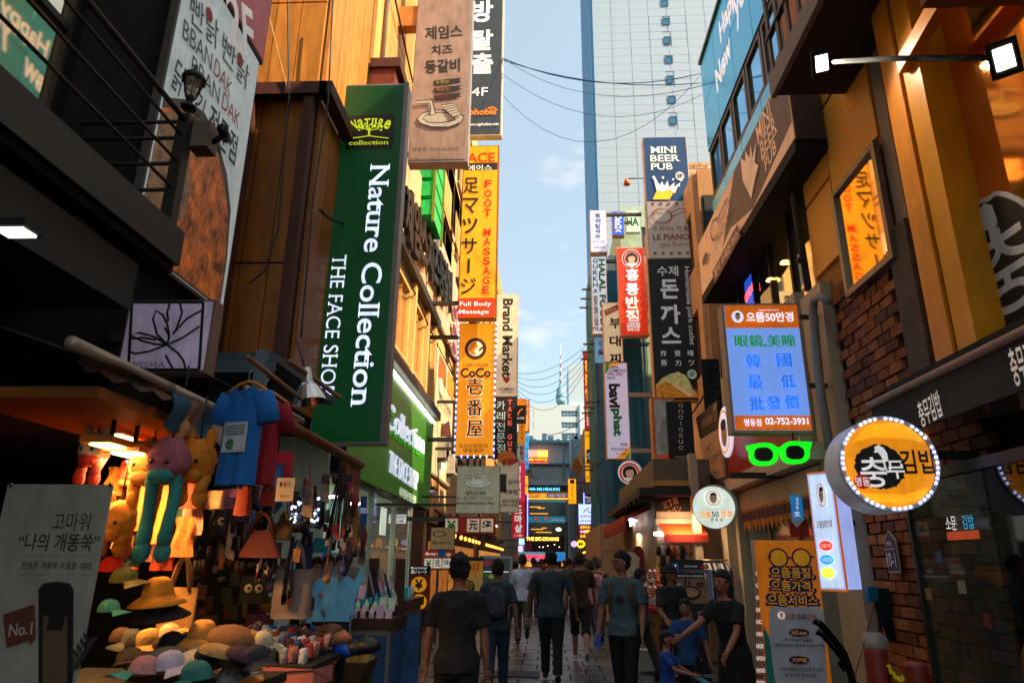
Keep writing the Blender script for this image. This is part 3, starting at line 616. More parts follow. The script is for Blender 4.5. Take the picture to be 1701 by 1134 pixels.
# round window sticker of the restaurant
rw = Sign('round_window_sticker', 'big dark round sticker with white Korean letters and seahorse on the glass above', 'sticker', FR(3.405), 1610, 330, 1730, 580, None); rw.px = True
cc = (1656, 452)
stc = FR(3.405).uv(*cc)
rw.px = False
rw.disc(stc[0], stc[1], .56, mat('#d8d0c0', .5), .60, 40, wob=.03, name='sticker'); rw.disc(stc[0], stc[1], .52, mat('#241a12', .5), .56, 40, wob=.04, name='sticker')
u, v = stc
wl2 = mat('#dcd8d0', .5); rw.t('충', u+.10, v-.02, .62, .66, wl2, bold=.01)
rw.disc(u-.38, v-.38, .26, mat('#8a1410', .5), .28, 24, wob=.05); rw.t('명동', u-.38, v-.38, .4, .24, wl2)
rw.poly([(u+.02, v+.34), (u-.1, v+.38), (u-.2, v+.36), (u-.12, v+.44), (u-.08, v+.52), (u+.04, v+.56), (u+.12, v+.5), (u+.14, v+.36), (u+.08, v+.24), (u+.1, v+.12), (u+.02, v+.2)], wl2); rw.done()
# R2 blue glass building with fascia
bl_ = mat('#14c2fa', .2, n=.05, spec=.8, m=.35); brz = mat('#4a3018', .4, m=.5)
gb2 = thing('blue_glass_building', 'glass building with bright blue panels and bronze window frames above the pub fascia', 'building', (5.4, 10.2, 3.5))
MB().box(3.7, 9, 8.1, 12.45, 3.4, 11.95).build('wall', mat('#20262a', .8), gb2)
MB().box(3.55, 9, 12.45, 12.5, 3.4, 11.95).build('side_wall', mat('#3a3632', .7), gb2)
for (y0, y1) in ((8.1, 9.2), (9.22, 10.3), (10.32, 11.4), (11.42, 12.45)):
    MB().box(3.4, 3.45, y0, y1, 9.72, 10.78).build('blue_panel', bl_, gb2); MB().box(3.4, 3.45, y0, y1, 10.8, 11.9).build('blue_panel', bl_, gb2); MB().box(3.4, 3.45, y0, y1, 7.4, 8.55).build('blue_panel', bl_, gb2)
MB().box(3.36, 3.46, 8.1, 12.47, 11.9, 11.98).build('coping', brz, gb2)
for k in range(5): y = 8.12+k*.87; window(FR(3.42), (-(y+.82), -y, 8.6, 9.7), gb2, brz, G_BLUE, (1, 1), None, rev=.06, fw=.09)
bs = Sign('blue_banner_lettering', '', '', FR(3.398), 1163, 0, 1280, 250, None, root=gb2)
wq = mat('#e8f0f4', .5, e=.2)
bs.tl('Happy', (1196, 62), (1228, -35), .62, wq, .03); bs.tl('New year', (1191, 138), (1225, 26), .5, wq, .03) if False else bs.tl('New', (1190, 138), (1213, 68), .55, wq, .03); bs.tl('year', (1222, 32), (1250, -50), .62, wq, .03); bs.done()
fas = Sign('pub_fascia_sign', 'brown long pub fascia with cream lettering and beer splash on the right wall', 'fascia sign', FR(3.0), -12.3, -7.2, 6.46, 7.5, mat('#d09a70', .45, e=.14, n=.15, streak=False), mat('#3a2a20', .5), .35, .03, px=False)
FU0, FU1 = -12.3, -7.2
fas.poly([(-10.6, 6.46+.2), (-9.6, 7.5), (-7.2, 7.5), (-7.2, 6.7), (-8.9, 6.46+.0), (-10.1, 6.75)], mat('#5a3f30', .5, e=.05)); 
cr_ = mat('#e0b088', .5, e=.12)
fas.px = True
fas.tl('MINI', (1257, 228), (1280, 176), .28, cr_, .01, True); fas.tl('BEER', (1265, 254), (1290, 201), .28, cr_, .01, True); fas.tl('PUB', (1271, 277), (1290, 240), .2, cr_, .01, True)
fas.line([(1262, 240), (1285, 190)], 1.2, cr_); fas.line([(1268, 266), (1291, 220)], 1.2, cr_)
fas.disc(1286, 152, 7, cr_, 9); fas.t('3F', 1286, 152, 7, 9, mat('#4a3024', .5))
fas.poly([(1236, 300), (1232, 262), (1240, 268), (1240, 250), (1247, 262), (1249, 240), (1252, 262), (1258, 235), (1256, 270), (1262, 275), (1256, 300), (1250, 330)], cr_)
fas.tl('LE PIANO qui fume', (1190, 412), (1216, 350), .2, mat('#5a3a2c', .5), .0); fas.tl('르 피아노 끼 퓸', (1200, 372), (1213, 330), .12, mat('#5a3a2c', .5))
fas.line([(1186, 400), (1182, 385), (1186, 368), (1193, 362), (1197, 372), (1194, 390), (1187, 400), (1184, 392)], 1.6, mat('#6a3a2c', .5)); fas.line([(1195, 364), (1203, 345), (1210, 330)], 1.6, mat('#6a3a2c', .5))
fas.poly([(1186, 452), (1228, 372), (1234, 392), (1190, 472)], mat('#6a2c20', .5)); fas.tl('일식 수제돈까스', (1190, 455), (1229, 386), .16, cr_); fas.disc(1174, 430, 5, mat('#5a3a2c', .5), 9); fas.done()
MB().box(3.0, 3.7, 7.2, 12.3, 6.3, 6.46).build('soffit', dk2, fas.root)
# second floor recessed glazing below the fascia
g2 = thing('restaurant_windows', 'dark second-floor glazing in black frames under the pub fascia', 'glazing', (3.5, 10.2, 4.9))
MB().box(3.66, 3.7, 8.1, 12.4, 4.9, 6.35).build('backdrop', mat('#3a2a1c', .7), g2)
for k in range(5):
    y = 8.15+k*.86; MB().box(3.5, 3.515, y, y+.8, 4.9, 6.3).build('pane', G_MIRR if k in (0, 1) else G_DARK, g2); MB().box(3.45, 3.55, y+.8, y+.86, 4.85, 6.35).build('mullion', mat('#14110e', .5), g2)
op = Sign('open_neon_sign', 'small red and blue open neon sign in the second-floor window', 'neon sign', FR(3.44), 1236, 470, 1252, 505, mat('#123a9a', .4, e=.8), None, .02); op.tl('OPEN', (1238, 498), (1250, 476), .16, mat('#ff3a2a', .4, e=3), .02); op.done()
for (px, py) in ((1304, 437), (1280, 466)):
    l = onX(px, py, 3.46); t_ = thing('pendant_lamp', 'small warm ceiling lamp seen through the second-floor glass, %s one' % ('upper' if py < 450 else 'lower'), 'lamp', tuple(l)); MB().lathe([(.001, 0), (.07, 0), (.05, .03), (.001, .03)], 12, c=l).build('shade', mat('#ffb050', .5, e=4), t_)
# optician ground floor
cremew = mat('#b8a184', .6, n=.12, sc=2)
opt = thing('optician_shop', 'optician shopfront with cream columns and sale pennants on the right', 'shop', (4.6, 10, 0))
MB().box(5.0, 5.1, 7.9, 12.5, 0, 4.8).build('back_wall', dk, opt); MB().box(3.45, 5, 12.4, 12.5, 0, 4.9).build('side_wall', cremew, opt)
for y0, y1, x in ((7.76, 8.42, 3.3), (12.1, 12.45, 3.25)): MB().box(x, 3.7, y0, y1, 0, 4.85).build('column', cremew, opt)
MB().box(3.3, 3.5, 8.5, 12.1, 2.45, 2.75).build('lintel', cremew, opt); MB().box(3.4, 3.42, 8.55, 12.05, .1, 2.4).build('glass_panel', G_CLEAR, opt)
for y in (9.6, 10.8): MB().box(3.36, 3.44, y, y+.06, 0, 2.45).build('mullion', mat('#5a544a', .5, m=.4), opt)
MB().box(3.45, 5, 8.5, 12.4, 2.75, 2.8).build('ceiling', dk, opt); MB().box(3.45, 5, 8.2, 12.4, .0, .03).build('floor', mat('#4a443c', .5), opt)
MB().box(3.1, 3.5, 8.2, 12.3, 2.78, 2.98).build('canopy_edge', mat('#c9b49a', .5), opt)
redp = Sign('red_shop_fascia', 'glossy red fascia panel in a pale frame behind the green glasses', 'fascia', FR(3.15), -12.2, -8.7, 3.02, 3.95, mat('#a01d08', .35, n=.25), mat('#c8b8b0', .5), .15, .1, px=False); redp.done()
for k in range(16):
    y = 8.7+k*.2; o = thing('pennant', 'small orange and navy sale pennant hanging from the optician lintel', 'pennant', (3.2, y, 2.2), 'sale pennants on the optician front'); MB().prism([(3.27, y, 2.44), (3.27, y+.17, 2.44), (3.27, y+.17, 2.2), (3.27, y+.085, 2.08), (3.27, y, 2.2)], (.006, 0, 0)).build('cloth', mat('#b06a1c' if k % 2 else '#c07a2c', .7), o); MB().box(3.262, 3.27, y+.02, y+.15, 2.26, 2.4).build('band', mat('#1c1f4a', .6), o)
al = Sign('payment_flag', 'blue payment pennant with white tip hanging in the optician window', 'flag', FY(8.9), 1312, 822, 1336, 862, mat('#1f7fc0', .5, e=.2), None, .01); al.poly([(1312, 862), (1336, 862), (1324, 876)], mat('#d8d8d8', .5)); al.t('支', 1324, 853, 11, 9, wl, bold=.02); al.stack('支付宝', 1324, 826, 846, 5, wl); al.done()
rf = Sign('red_flag', 'plain red shop flag hanging behind the blue payment pennant', 'flag', FY(9.0), 1310, 860, 1345, 892, mat('#a8290f', .6), None, .01); rf.done()
# corner building (orange) behind minibeer
pier = mat('#dca878', .6, n=.2, sc=1.5)
ob3 = building('orange_corner_building', 'tall narrow building with sunlit orange wall behind the stacked signs on the right', fr_, *(-19.4, -14.0), 0, 10.2, 5, yh((14.4, 15.6, 5.5, 7.0), (16.4, 17.6, 5.5, 7.0), (14.4, 15.6, 8.0, 9.4), (16.4, 17.6, 8, 9.4)), pier, mat('#6a3a1c', .5), G_MIRR, (2, 1))
MB().box(3.5, 8.4, 13.9, 13.98, 3.6, 10.2).build('front_wall', mat('#c8905c', .7, n=.15), ob3)
ob4 = thing('brick_clad_building', 'pale orange brick building with a small window seen between the pub signs', 'building', (6.5, 20, 0))
MB().box(4.0, 12, 19.6, 25, 0, 14.0).build('wall', mat('#c09a78', .8, n=.15), ob4)
bm2 = MB(); bm2.box(-.19, .19, -.015, .02, -.045, .045); bmm = [bm2.mesh('brick', mat(h, .8)) for h in ('#c8a888', '#b89470', '#ac8460')]
for r_ in range(34):
    for c_ in range(7):
        z = 9.8+r_*.125; x = 4.2+c_*.42+(.2 if r_ % 2 else 0)
        if 4.4 < x < 5.6 and 11.3 < z < 12.7: continue
        piece('brick', rs.choice(bmm), (x, 19.585, z), ob4, scale=(1, 1, 1.2))
window(FY(19.6), (4.5, 5.5, 11.4, 12.5), ob4, mat('#4a2a1c', .5), G_DARK, (1, 1), None, rev=-.03, fw=.08); MB().box(4.3, 5.7, 19.5, 19.56, 12.6, 13.3).build('awning_panel', mat('#2c8a94', .5, n=.3), ob4)
for i_, (x0, x1, z0, z1, y) in enumerate(((3.5, 4.6, 7.9, 9.4, 13.8), (3.5, 4.4, 4.6, 5.9, 13.3))):
    o = thing('dark_side_panel', 'plain dark grey panel between the pub signs and the glass building, %s' % ('upper one' if i_ == 0 else 'lower one'), 'panel', (4, y, z0)); MB().box(x0, x1, y-.15, y, z0, z1).build('casing', mat('#2f3436', .5), o); MB().box(x0+.04, x1-.04, y-.165, y-.15, z0+.04, z1-.04).build('face', mat('#353b3d', .45), o)
# green/white building with signs, further
mz = onY(1040, 343, 27).z
gb4 = building('mint_building', 'pale mint building in sunlight behind the red noodle sign on the right', FY(27), 3.3, 9, 0, mz, 6, [(4.2, 5.6, mz-2.4, mz-1), (4.2, 5.6, mz-5, mz-3.6)], mat('#9cb4a0', .7, n=.2), mat('#6a6a60', .5), G_DARK, (2, 1))
# tower
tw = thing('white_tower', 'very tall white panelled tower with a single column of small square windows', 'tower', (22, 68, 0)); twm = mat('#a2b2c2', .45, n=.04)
ty = 60.
wins = [onY(px, py, ty) for px, py in ((1106, 35), (1109, 66), (1111, 98), (1114, 131), (1116, 165), (1118, 199))]
zs = [w_.z for w_ in wins]; x_w = sum(w_.x for w_ in wins)/6; dz = (zs[0]-zs[-1])/5
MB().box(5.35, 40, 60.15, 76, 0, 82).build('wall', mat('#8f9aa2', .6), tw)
pan = MB().box(-.975, .975, -.06, .0, -.5, .5).mesh('cladding_panel', twm); pan2 = MB().box(-.2, .2, -.06, 0, -.49, .49).mesh('cladding_panel', twm)
cols = []; x = 5.36
while x < 20: cols.append(x+.95); x += 2.0
npn = 0
bigs = MB()
for j in range(60):
    z = 20.5+j*1.02
    for i, x in enumerate(cols):
        hit = any(abs(x-x_w) < 1.2 and abs(z-q) < .95 for q in zs)
        if hit:
            for q_ in (-1, 1):
                xe = x_w+q_*.44; xs_ = x+q_*.94
                if q_*(xs_-xe) > .05: bigs.box(min(xe, xs_), max(xe, xs_), 60.06, 60.12, z-.49, z+.49)
            if min(abs(z-q) for q in zs) > .7: bigs.box(max(x_w-.44, x-.94), min(x_w+.44, x+.94), 60.06, 60.12, z-.49, z+.49)
            continue
        if i < 7 and 27 < z < 61+6: piece('cladding_panel', pan, (x+ (0.0), 60.12, z), tw); npn += 1
        else: bigs.box(x-.94, x+.94, 60.06, 60.12, z-.49, z+.49)
bigs.box(20, 40, 60.06, 60.12, 0, 82); bigs.box(5.36, 40, 60.06, 60.12, 0, 19.9)
bigs.build('cladding', twm, tw, kind='stuff')
for k in range(9):
    z = zs[0]+dz*2-dz*k
    window(FY(60.06), (x_w-.38, x_w+.38, z-.5, z+.42), tw, mat('#4a5a64', .5), mat('#1a6a94', .2, spec=.8), (1, 1), None, rev=-.02, fw=.09)
cvr = MB(); cvr.box(cols[0], 20, 60.1, 60.13, 20, 82); cvr.build('cladding_backing', mat('#96a6b6', .5), tw)
for k in range(9):
    y = 60.2+k*1.75; MB().box(5.1, 5.33, y, y+1.2, 0, 82).build('side_fin', mat('#3f90b8', .4, n=.1), tw)
MB().box(5.2, 5.34, 60.1, 76, 0, 82).build('side_wall', mat('#2a7aa4', .4, n=.1), tw)
# scaffold + hoarding
sc_ = thing('scaffold', 'building site scaffold wrapped in teal debris netting on the right', 'scaffold', (2.5, 24, 2.4)); pm = mat('#3a5a66', .5, m=.5); plk = mat('#8a6a44', .7)
for x in (1.72, 2.5, 3.3):
    for y in (22.0, 24.0, 26.): MB().tube([(x, y, 0), (x, y, 11.8)], .03, 6).build('pole', pm, sc_)
for z in (4.6, 6.6, 8.6, 10.6):
    MB().tube([(1.5, 22.0, z), (3.5, 22.0, z)], .03, 6).build('ledger', pm, sc_); MB().tube([(1.72, 21.7, z), (1.72, 26, z)], .03, 6).build('ledger', pm, sc_)
    for k in range(3): MB().tube([(1.3, 22.2+k*.9, z+.05), (1.75, 22.2+k*.9, z+.05)], .035, 6).build('pole_end', plk, sc_)
nb_ = MB(); NXY = 14
for (a, b) in (((1.66, 21.85), (3.4, 21.85)), ((1.70, 26), (1.70, 21.85))):
    vs_ = []; nn = 24
    for j in range(31):
        for i in range(nn+1):
            f = i/nn; x = a[0]+(b[0]-a[0])*f; y = a[1]+(b[1]-a[1])*f; z = 2.5+j*.31; w_ = .10*noise.noise(Vector((x*1.6, y*1.2, z*.9)))+.03*math.sin(f*40+z)
            vs_.append((x-(w_+.05 if a[0] == b[0] else 0), y-(w_ if a[0] != b[0] else 0), z))
    nb_.add(vs_, [(j*(nn+1)+i, j*(nn+1)+i+1, (j+1)*(nn+1)+i+1, (j+1)*(nn+1)+i) for j in range(30) for i in range(nn)], True)
nb_.build('debris_net', NET, sc_)
dkb = thing('building_under_works', 'dark building under construction behind the teal netting', 'building', (3, 26, 0)); MB().box(2.3, 3.4, 23.2, 32, 0, 11.8).build('wall', mat('#20282c', .8), dkb)
for z in (5.3, 7.5, 9.7): MB().box(2.24, 3.4, 23.1, 23.2, z, z+.9).build('window', mat('#3a2a34', .5), dkb)
hd = thing('site_hoarding', 'cream metal hoarding panels fencing off the building site', 'hoarding', (2.2, 20.6, 0)); hm = mat('#b89474', .55, n=.12, sc=2)
for k in range(2): MB().box(1.62+k*.66, 2.26+k*.66, 20.5, 20.56, .05, 2.66).build('panel', hm, hd)
for k in range(6): MB().box(1.56, 1.62, 20.5+k*1.3, 21.76+k*1.3, .05, 2.66).build('panel', mat('#a08468', .55, n=.1), hd)
MB().box(2.94, 3.4, 20.5, 20.56, .05, 2.66).build('panel', hm, hd)
for z in (.8, 1.9): MB().box(1.6, 3.0, 20.49, 20.5, z, z+.012).build('seam', mat('#5a4636', .6), hd)
# right far buildings
rfb = building('far_right_building', 'dark teal building beyond the scaffold on the far right side', fr_, -84, -33, 0, 12.5, 6, yh(*[(y, y+2, z, z+1.6) for y in range(35, 80, 5) for z in (4, 7, 10)]), mat('#4a5052', .7), mat('#4b4238', .5), G_DARK, (2, 1))
# end of street
fe = FY(85)
zq = lambda py: onY(905, py, 85).z
sd_ = building('crossing_building', 'grey building closing the street with several shop floors', fe, -2.6, 3.0, 0, zq(733), 12, [(-2.3, -.5, zq(797), zq(775)), (-.3, 2.2, zq(797), zq(775))], mat('#a4b2b4', .7, n=.12, sc=.6), mat('#98a8a8', .5), G_DARK, (2, 1))
cm = mat('#84949a', .7, n=.15, sc=.5)
cbd = building('concrete_side_building', 'weathered concrete building with one small window right of the crossing building', FY(84), 3.05, 9, 0, zq(731), 12, [(3.55, 4.5, zq(754), zq(744))], cm, mat('#9ab0b0', .5), mat('#2aa0c0', .3), (2, 1))
MB().box(3.3, 7, 83.9, 84, zq(765), zq(762)).build('ledge', cm, cbd); MB().box(3.3, 7, 83.9, 84, zq(787), zq(784)).build('ledge', cm, cbd)
for k in range(7):
    x = -2.3+k*.93-.2*(k % 2); o = thing('roof_tank', 'grey air-conditioning unit standing on the crossing building roof', 'unit', (x, 86, zq(733)), 'units on the far roof'); MB().box(x, x+(.75, .4, .6)[k % 3], 86, 87, zq(733)+.01, zq(733)+(.9, .5, 1.2)[k % 3]).build('casing', mat('#a4b0b2', .6), o); MB().lathe([(.001, .02), (.15, .02), (.15, 0)], 10, c=(x+.3, 86.5, zq(733)+(.92, .52, 1.22)[k % 3])).build('fan', dk, o)
for k in range(5):
    x = 3.6+k*.8; o = thing('roof_tank', 'grey air-conditioning unit standing on the concrete building roof', 'unit', (x, 86, 20.8), 'units on the concrete roof'); MB().box(x, x+.6, 86, 87, zq(731)+.01, zq(731)+.7+.2*(k % 2)).build('casing', mat('#8a9698', .6), o); MB().box(x+.1, x+.5, 85.98, 86, zq(731)+.1, zq(731)+.5).build('grille', dk, o)
MB().box(-2.6, 2.9, 84.2, 85, zq(772), zq(770)).build('ledge', mat('#5a8a94', .6), sd_)
for x in (-2.3, 2.1): MB().box(x, x+.2, 84.2, 84.4, zq(797), zq(737)).build('post', mat('#5f7f84', .6), sd_)
MB().box(-2.6, 2.9, 84.1, 84.98, zq(737), zq(732.5)).build('ledge', mat('#5fa0ac', .6), sd_)
MB().tube([(3.0, 83.8, zq(732)), (3.1, 83.8, zq(770)), (2.95, 83.8, zq(805))], .12, 8).build('downpipe', mat('#9aa0a0', .5), cbd)
# white building behind
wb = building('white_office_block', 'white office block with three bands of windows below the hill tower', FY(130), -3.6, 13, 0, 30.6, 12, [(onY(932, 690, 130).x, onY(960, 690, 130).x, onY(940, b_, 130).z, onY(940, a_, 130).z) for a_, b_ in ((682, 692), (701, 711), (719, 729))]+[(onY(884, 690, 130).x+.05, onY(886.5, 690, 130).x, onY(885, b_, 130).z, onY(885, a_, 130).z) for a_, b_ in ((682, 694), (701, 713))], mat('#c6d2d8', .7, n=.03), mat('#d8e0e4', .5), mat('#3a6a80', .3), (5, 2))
MB().box(4.6, 13, 130.5, 142, 30.6, 39).build('upper_block', mat('#b9cdd8', .7, n=.03), wb); MB().box(6.6, 7.2, 129.7, 130, 15, 30.6).build('pilaster', mat('#cfd8dc', .7), wb)
# hill tower (N Seoul style telecom tower)
nst = thing('telecom_tower', 'distant slender telecom tower with round observation pods and striped mast', 'tower', (36, 1500, 300)); ac = onY(932, 670, 1500)
def zc(py): return onY(932, py, 1500).z
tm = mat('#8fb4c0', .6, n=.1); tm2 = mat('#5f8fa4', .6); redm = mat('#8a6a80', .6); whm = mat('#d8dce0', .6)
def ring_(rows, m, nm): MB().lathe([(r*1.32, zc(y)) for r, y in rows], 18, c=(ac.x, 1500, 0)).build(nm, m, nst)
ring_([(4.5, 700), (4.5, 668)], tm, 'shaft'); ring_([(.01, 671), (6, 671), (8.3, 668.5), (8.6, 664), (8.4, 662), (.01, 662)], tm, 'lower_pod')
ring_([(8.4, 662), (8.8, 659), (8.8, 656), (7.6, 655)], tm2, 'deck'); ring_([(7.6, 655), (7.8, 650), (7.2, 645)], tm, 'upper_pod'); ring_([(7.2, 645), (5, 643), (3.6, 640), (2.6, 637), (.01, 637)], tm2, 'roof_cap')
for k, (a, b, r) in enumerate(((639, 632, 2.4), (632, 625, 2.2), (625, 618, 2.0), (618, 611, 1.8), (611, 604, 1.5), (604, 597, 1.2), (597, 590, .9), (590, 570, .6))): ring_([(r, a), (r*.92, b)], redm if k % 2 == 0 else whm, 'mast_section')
hill = MB(); vs_ = []
for i in range(41):
    x = -700+i*35; hh_ = 290*math.exp(-((x-30)/420)**2)+6*math.sin(i*1.7)
    for j, y in enumerate((1250, 1380, 1500, 1640, 1780)): vs_.append((x, y, -1+hh_*(0, .55, 1, .6, 0)[j]))
hill.add(vs_, [(i*5+j, (i+1)*5+j, (i+1)*5+j+1, i*5+j+1) for i in range(40) for j in range(4)], True)
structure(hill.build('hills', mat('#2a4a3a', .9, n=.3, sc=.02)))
# ================================================================== SIGNS ON THE LEFT
K = mat('#14110f', .6); WHT = mat('#e6e4e0', .5, e=.25); alu = mat('#9a9690', .45, m=.4); dcab = mat('#3a3632', .5, m=.3)
# grill poster on the wall
bp_ = Sign('grill_restaurant_poster', 'tall pale poster with grey and red brush lettering above a roasted chicken photo', 'poster', FL(-3.12), 4.58, 6.06, 3.88, 6.78, mat('#c0cccc', .5, e=.12), mat('#4a4038', .5), .08, .03, px=False)
chk = mat('#b8601c', .5, n=.9, sc=6, e=.06, bump=.3); chk2 = mat('#a8825c', .6, n=.5, sc=7, bump=.3)
bp_.poly([(4.58, 3.88), (6.0, 3.88), (6.0, 4.4), (5.93, 4.9), (5.75, 5.2), (5.5, 5.4), (5.2, 5.5), (4.9, 5.42), (4.58, 5.2)], mat('#4a3c34', .5)); bp_.poly([(4.58, 3.9), (5.97, 3.9), (5.97, 4.35), (5.9, 4.8), (5.72, 5.1), (5.5, 5.3), (5.2, 5.4), (4.9, 5.32), (4.58, 5.1)], chk)
bp_.poly([(4.58, 4.2), (4.9, 4.15), (5.15, 4.4), (5.2, 4.75), (5.0, 5.0), (4.85, 5.25), (4.58, 5.05)], chk2)
gry = mat('#3a3e3c', .6); rdd = mat('#a01c1c', .6); bp_.px = True
bp_.tl('빤닭', (315, 10), (362, 62), .29, gry, .0); bp_.tl('빤닭', (368, 72), (412, 134), .29, gry, .0); bp_.disc(346, 25, 7, rdd, 13); bp_.disc(397, 100, 6, rdd, 12)
bp_.tl('BBAN', (302, 46), (350, 104), .18, gry, .0); bp_.tl('DAK', (354, 108), (382, 152), .18, rdd, .0); bp_.tl('BBAN', (316, 106), (362, 160), .18, gry, .0); bp_.tl('DAK', (367, 165), (395, 203), .18, rdd, .0)
bp_.tl('닭튀김', (286, 118), (334, 190), .32, gry, .01); bp_.tl('전문점', (344, 195), (390, 252), .34, gry, .02); bp_.done()
b2 = Sign('second_floor_sign', 'dull red sign panel reading 2F above the grill poster', 'sign', FL(-3.10), 4.58, 6.1, 6.84, 8.4, mat('#b0484a', .5, e=.05), mat('#3a3028', .5), .1, .03, px=False); b2.px = True
b2.tl('2F', (376, 25), (421, 60), .52, mat('#e0d8d4', .5, e=.1), .02); b2.done()
# flower logo light box
ms = Sign('cosmetics_light_box', 'square white light box with a dark line flower logo under the grill poster', 'light box', FY(4.6), 218, 502, 336, 614, mat('#8a7e94', .5, e=.16, n=.3, sc=3), mat('#6a5648', .5), .14, .02)
bl1 = mat('#1c1a1a', .5)
for e in ([(217, 502), (338, 502)], [(338, 502), (331, 614)], [(331, 614), (214, 614)], [(214, 614), (220, 502)]): ms.line(e, 5, bl1)
for pts in ([(279, 573), (262, 556), (255, 530), (260, 516), (272, 524), (279, 540), (282, 556), (279, 573)], [(279, 573), (258, 560), (232, 553), (219, 558), (235, 566), (258, 572), (279, 573)], [(279, 573), (250, 584), (226, 588), (215, 584)],
            [(281, 535), (279, 520), (284, 502)], [(300, 502), (304, 520), (298, 538), (288, 556), (312, 530), (337, 516)], [(283, 572), (305, 562), (333, 543)], [(279, 573), (298, 588), (307, 600), (310, 614)], [(277, 590), (284, 604), (290, 614)], [(219, 564), (240, 562), (262, 566)], [(276, 545), (284, 560), (280, 573)]): ms.line(pts, 3.6, bl1)
ms.t('MISSHA', 246, 607, 62, 10, bl1, bold=-.005); ms.done(); MB().box(-3.2, -3.0, 4.62, 4.7, 3.1, 3.18).build('bracket', dcab, ms.root)
# near banner
nb1 = Sign('banner_stand', 'pale skincare banner stand with a dark bottle picture at the left edge', 'banner', FY(3.7), -2.97, -2.37, .3, 1.98, mat('#92897c', .6), None, .006, px=False); nb1.px = True
sag_ = mat('#4f5a48', .6); bt = mat('#231d19', .4)
tx = mat('#2f2a26', .6)
nb1.t('고마워', 119, 866, 62, 30, tx, bold=.0); nb1.t('“나의 개똥쑥”', 98, 900, 134, 30, tx, bold=.01); nb1.rect(34, 922, 158, 923, tx); nb1.rect(34, 953, 158, 954, tx); nb1.t('전성분 개똥쑥 추출물 100%', 96, 938, 118, 13, sag_)
nb1.poly([(66, 1220), (66, 978), (74, 968), (96, 965), (118, 968), (124, 978), (122, 1220)], bt); nb1.poly([(72, 1220), (74, 1022), (114, 1022), (114, 1220)], mat('#5a4630', .5)); nb1.rect(84, 1022, 106, 1046, bt)
nb1.poly([(8, 1020), (60, 1002), (62, 1058), (52, 1070), (50, 1062), (14, 1074)], mat('#5c2c1c', .6)); nb1.t('No.1', 38, 1044, 38, 20, mat('#b0a49c', .6), rot=6)
nb1.line([(118, 1120), (138, 1095), (158, 1058)], 1.5, tx)
for k in range(6):
    x = 122+k*6.2; y = 1112-k*9
    nb1.poly([(x, y), (x-8, y-10), (x-7, y-20), (x+1, y-10)], tx); nb1.poly([(x, y), (x+12, y-4), (x+18, y-13), (x+6, y-11)], tx)
nb1.done()
for px in (18, 183): MB().tube([onY(px, 803, 3.68)+Vector((0, 0, -.01)), onY(px, 803, 3.69)], .008, 8).build('eyelet', K, nb1.root)
MB().tube([onY(18, 803, 3.74), onY(60, 1134, 3.8)], .008, 6).build('stand_pole', alu, nb1.root); MB().tube([onY(183, 808, 3.74), onY(120, 1134, 3.8)], .008, 6).build('stand_pole', alu, nb1.root)
MB().box(-2.95, -2.3, 3.6, 4.0, 0, .05).build('foot', K, nb1.root); MB().box(-2.72, -2.6, 3.74, 3.8, .05, .6).build('stand_pole', alu, nb1.root)
ad = Sign('security_badge', 'blue hexagonal security company sticker at the far left edge', 'sticker', FY(3.9), 0, 640, 30, 682, None)
ad.poly([(-6, 648), (8, 638), (24, 645), (28, 662), (20, 678), (6, 681), (-6, 672)], mat('#0c3a6a', .5, e=.03)); ad.t('ADT', 14, 662, 22, 10, mat('#7f98b0', .5), bold=.03); ad.done()
# green vertical sign
gv = Sign('cosmetics_blade_sign', 'very tall dark green vertical sign with white serif lettering running down it', 'blade sign', FY(9.2), 572, 142, 636, 734, None)
gv.u0 = onY(545, 435, 9.2).x; gv.u1 = onY(652, 435, 9.2).x; gv.v0 = onY(580, 733, 9.2).z; gv.v1 = onY(620, 142, 9.2).z
m = MB(); gv.slab(m, gv.u0-.02, gv.u1+.06, gv.v0-.03, gv.v1+.03, -.26, -.012); m.build('cabinet', mat('#8a847e', .45, m=.3), gv.root); m = MB(); gv.slab(m, gv.u0, gv.u1, gv.v0, gv.v1, -.03, 0); m.build('sign_face', mat('#063c1a', .35, e=.16, n=.12, sc=.8), gv.root)
m = MB(); gv.slab(m, gv.u1, gv.u1+.07, gv.v0-.03, gv.v1+.03, -.012, .02); m.build('frame_edge', mat('#7a746c', .4, m=.4), gv.root); m = MB(); gv.slab(m, gv.u0, gv.u1, gv.v0-.04, gv.v0-.005, -.012, .02); m.build('frame_edge', mat('#7a746c', .4, m=.4), gv.root)
lt = mat('#cfd8f0', .5, e=.5)
gv.t('Nature Collection', 617, 461, 30, 398, lt, bold=.0) if False else None
def side_text(s, txt, cx, cy, thick, length, ma, bold, serif):
    V, Fc = text_geo(txt, bold, serif); c = s.m(cx, cy); tw_ = s.wh(cx, cy, thick, 2)[0]; L_ = s.wh(cx, cy, 2, length)[1]
    s.put(ma, [(c[0]+y*tw_, c[1]-x*L_) for x, y in V], Fc, 0, 'lettering')
side_text(gv, 'Nature Collection', 617, 462, 34, 400, lt, .012, True); side_text(gv, 'THE FACE SHOP', 554, 536, 24, 232, lt, .0, True)
ye = mat('#b8c81c', .5, e=.35)
gv.poly([(578, 193), (656, 190), (653, 247), (574, 249)], mat('#0c1a10', .5)); 
for k, ch in enumerate('NaTuRe'): gv.t(ch, 588+k*11.2, 209-4*math.sin(math.pi*(k+.5)/6), 10, 15, ye, rot=18-k*7, bold=.025, serif=True)
gv.t('collection', 613, 238, 66, 7, ye, serif=True); gv.line([(584, 231), (600, 229), (613, 227), (630, 229), (646, 231)], 1.6, ye); gv.line([(613, 228), (614, 221), (613, 215)], 3, ye)
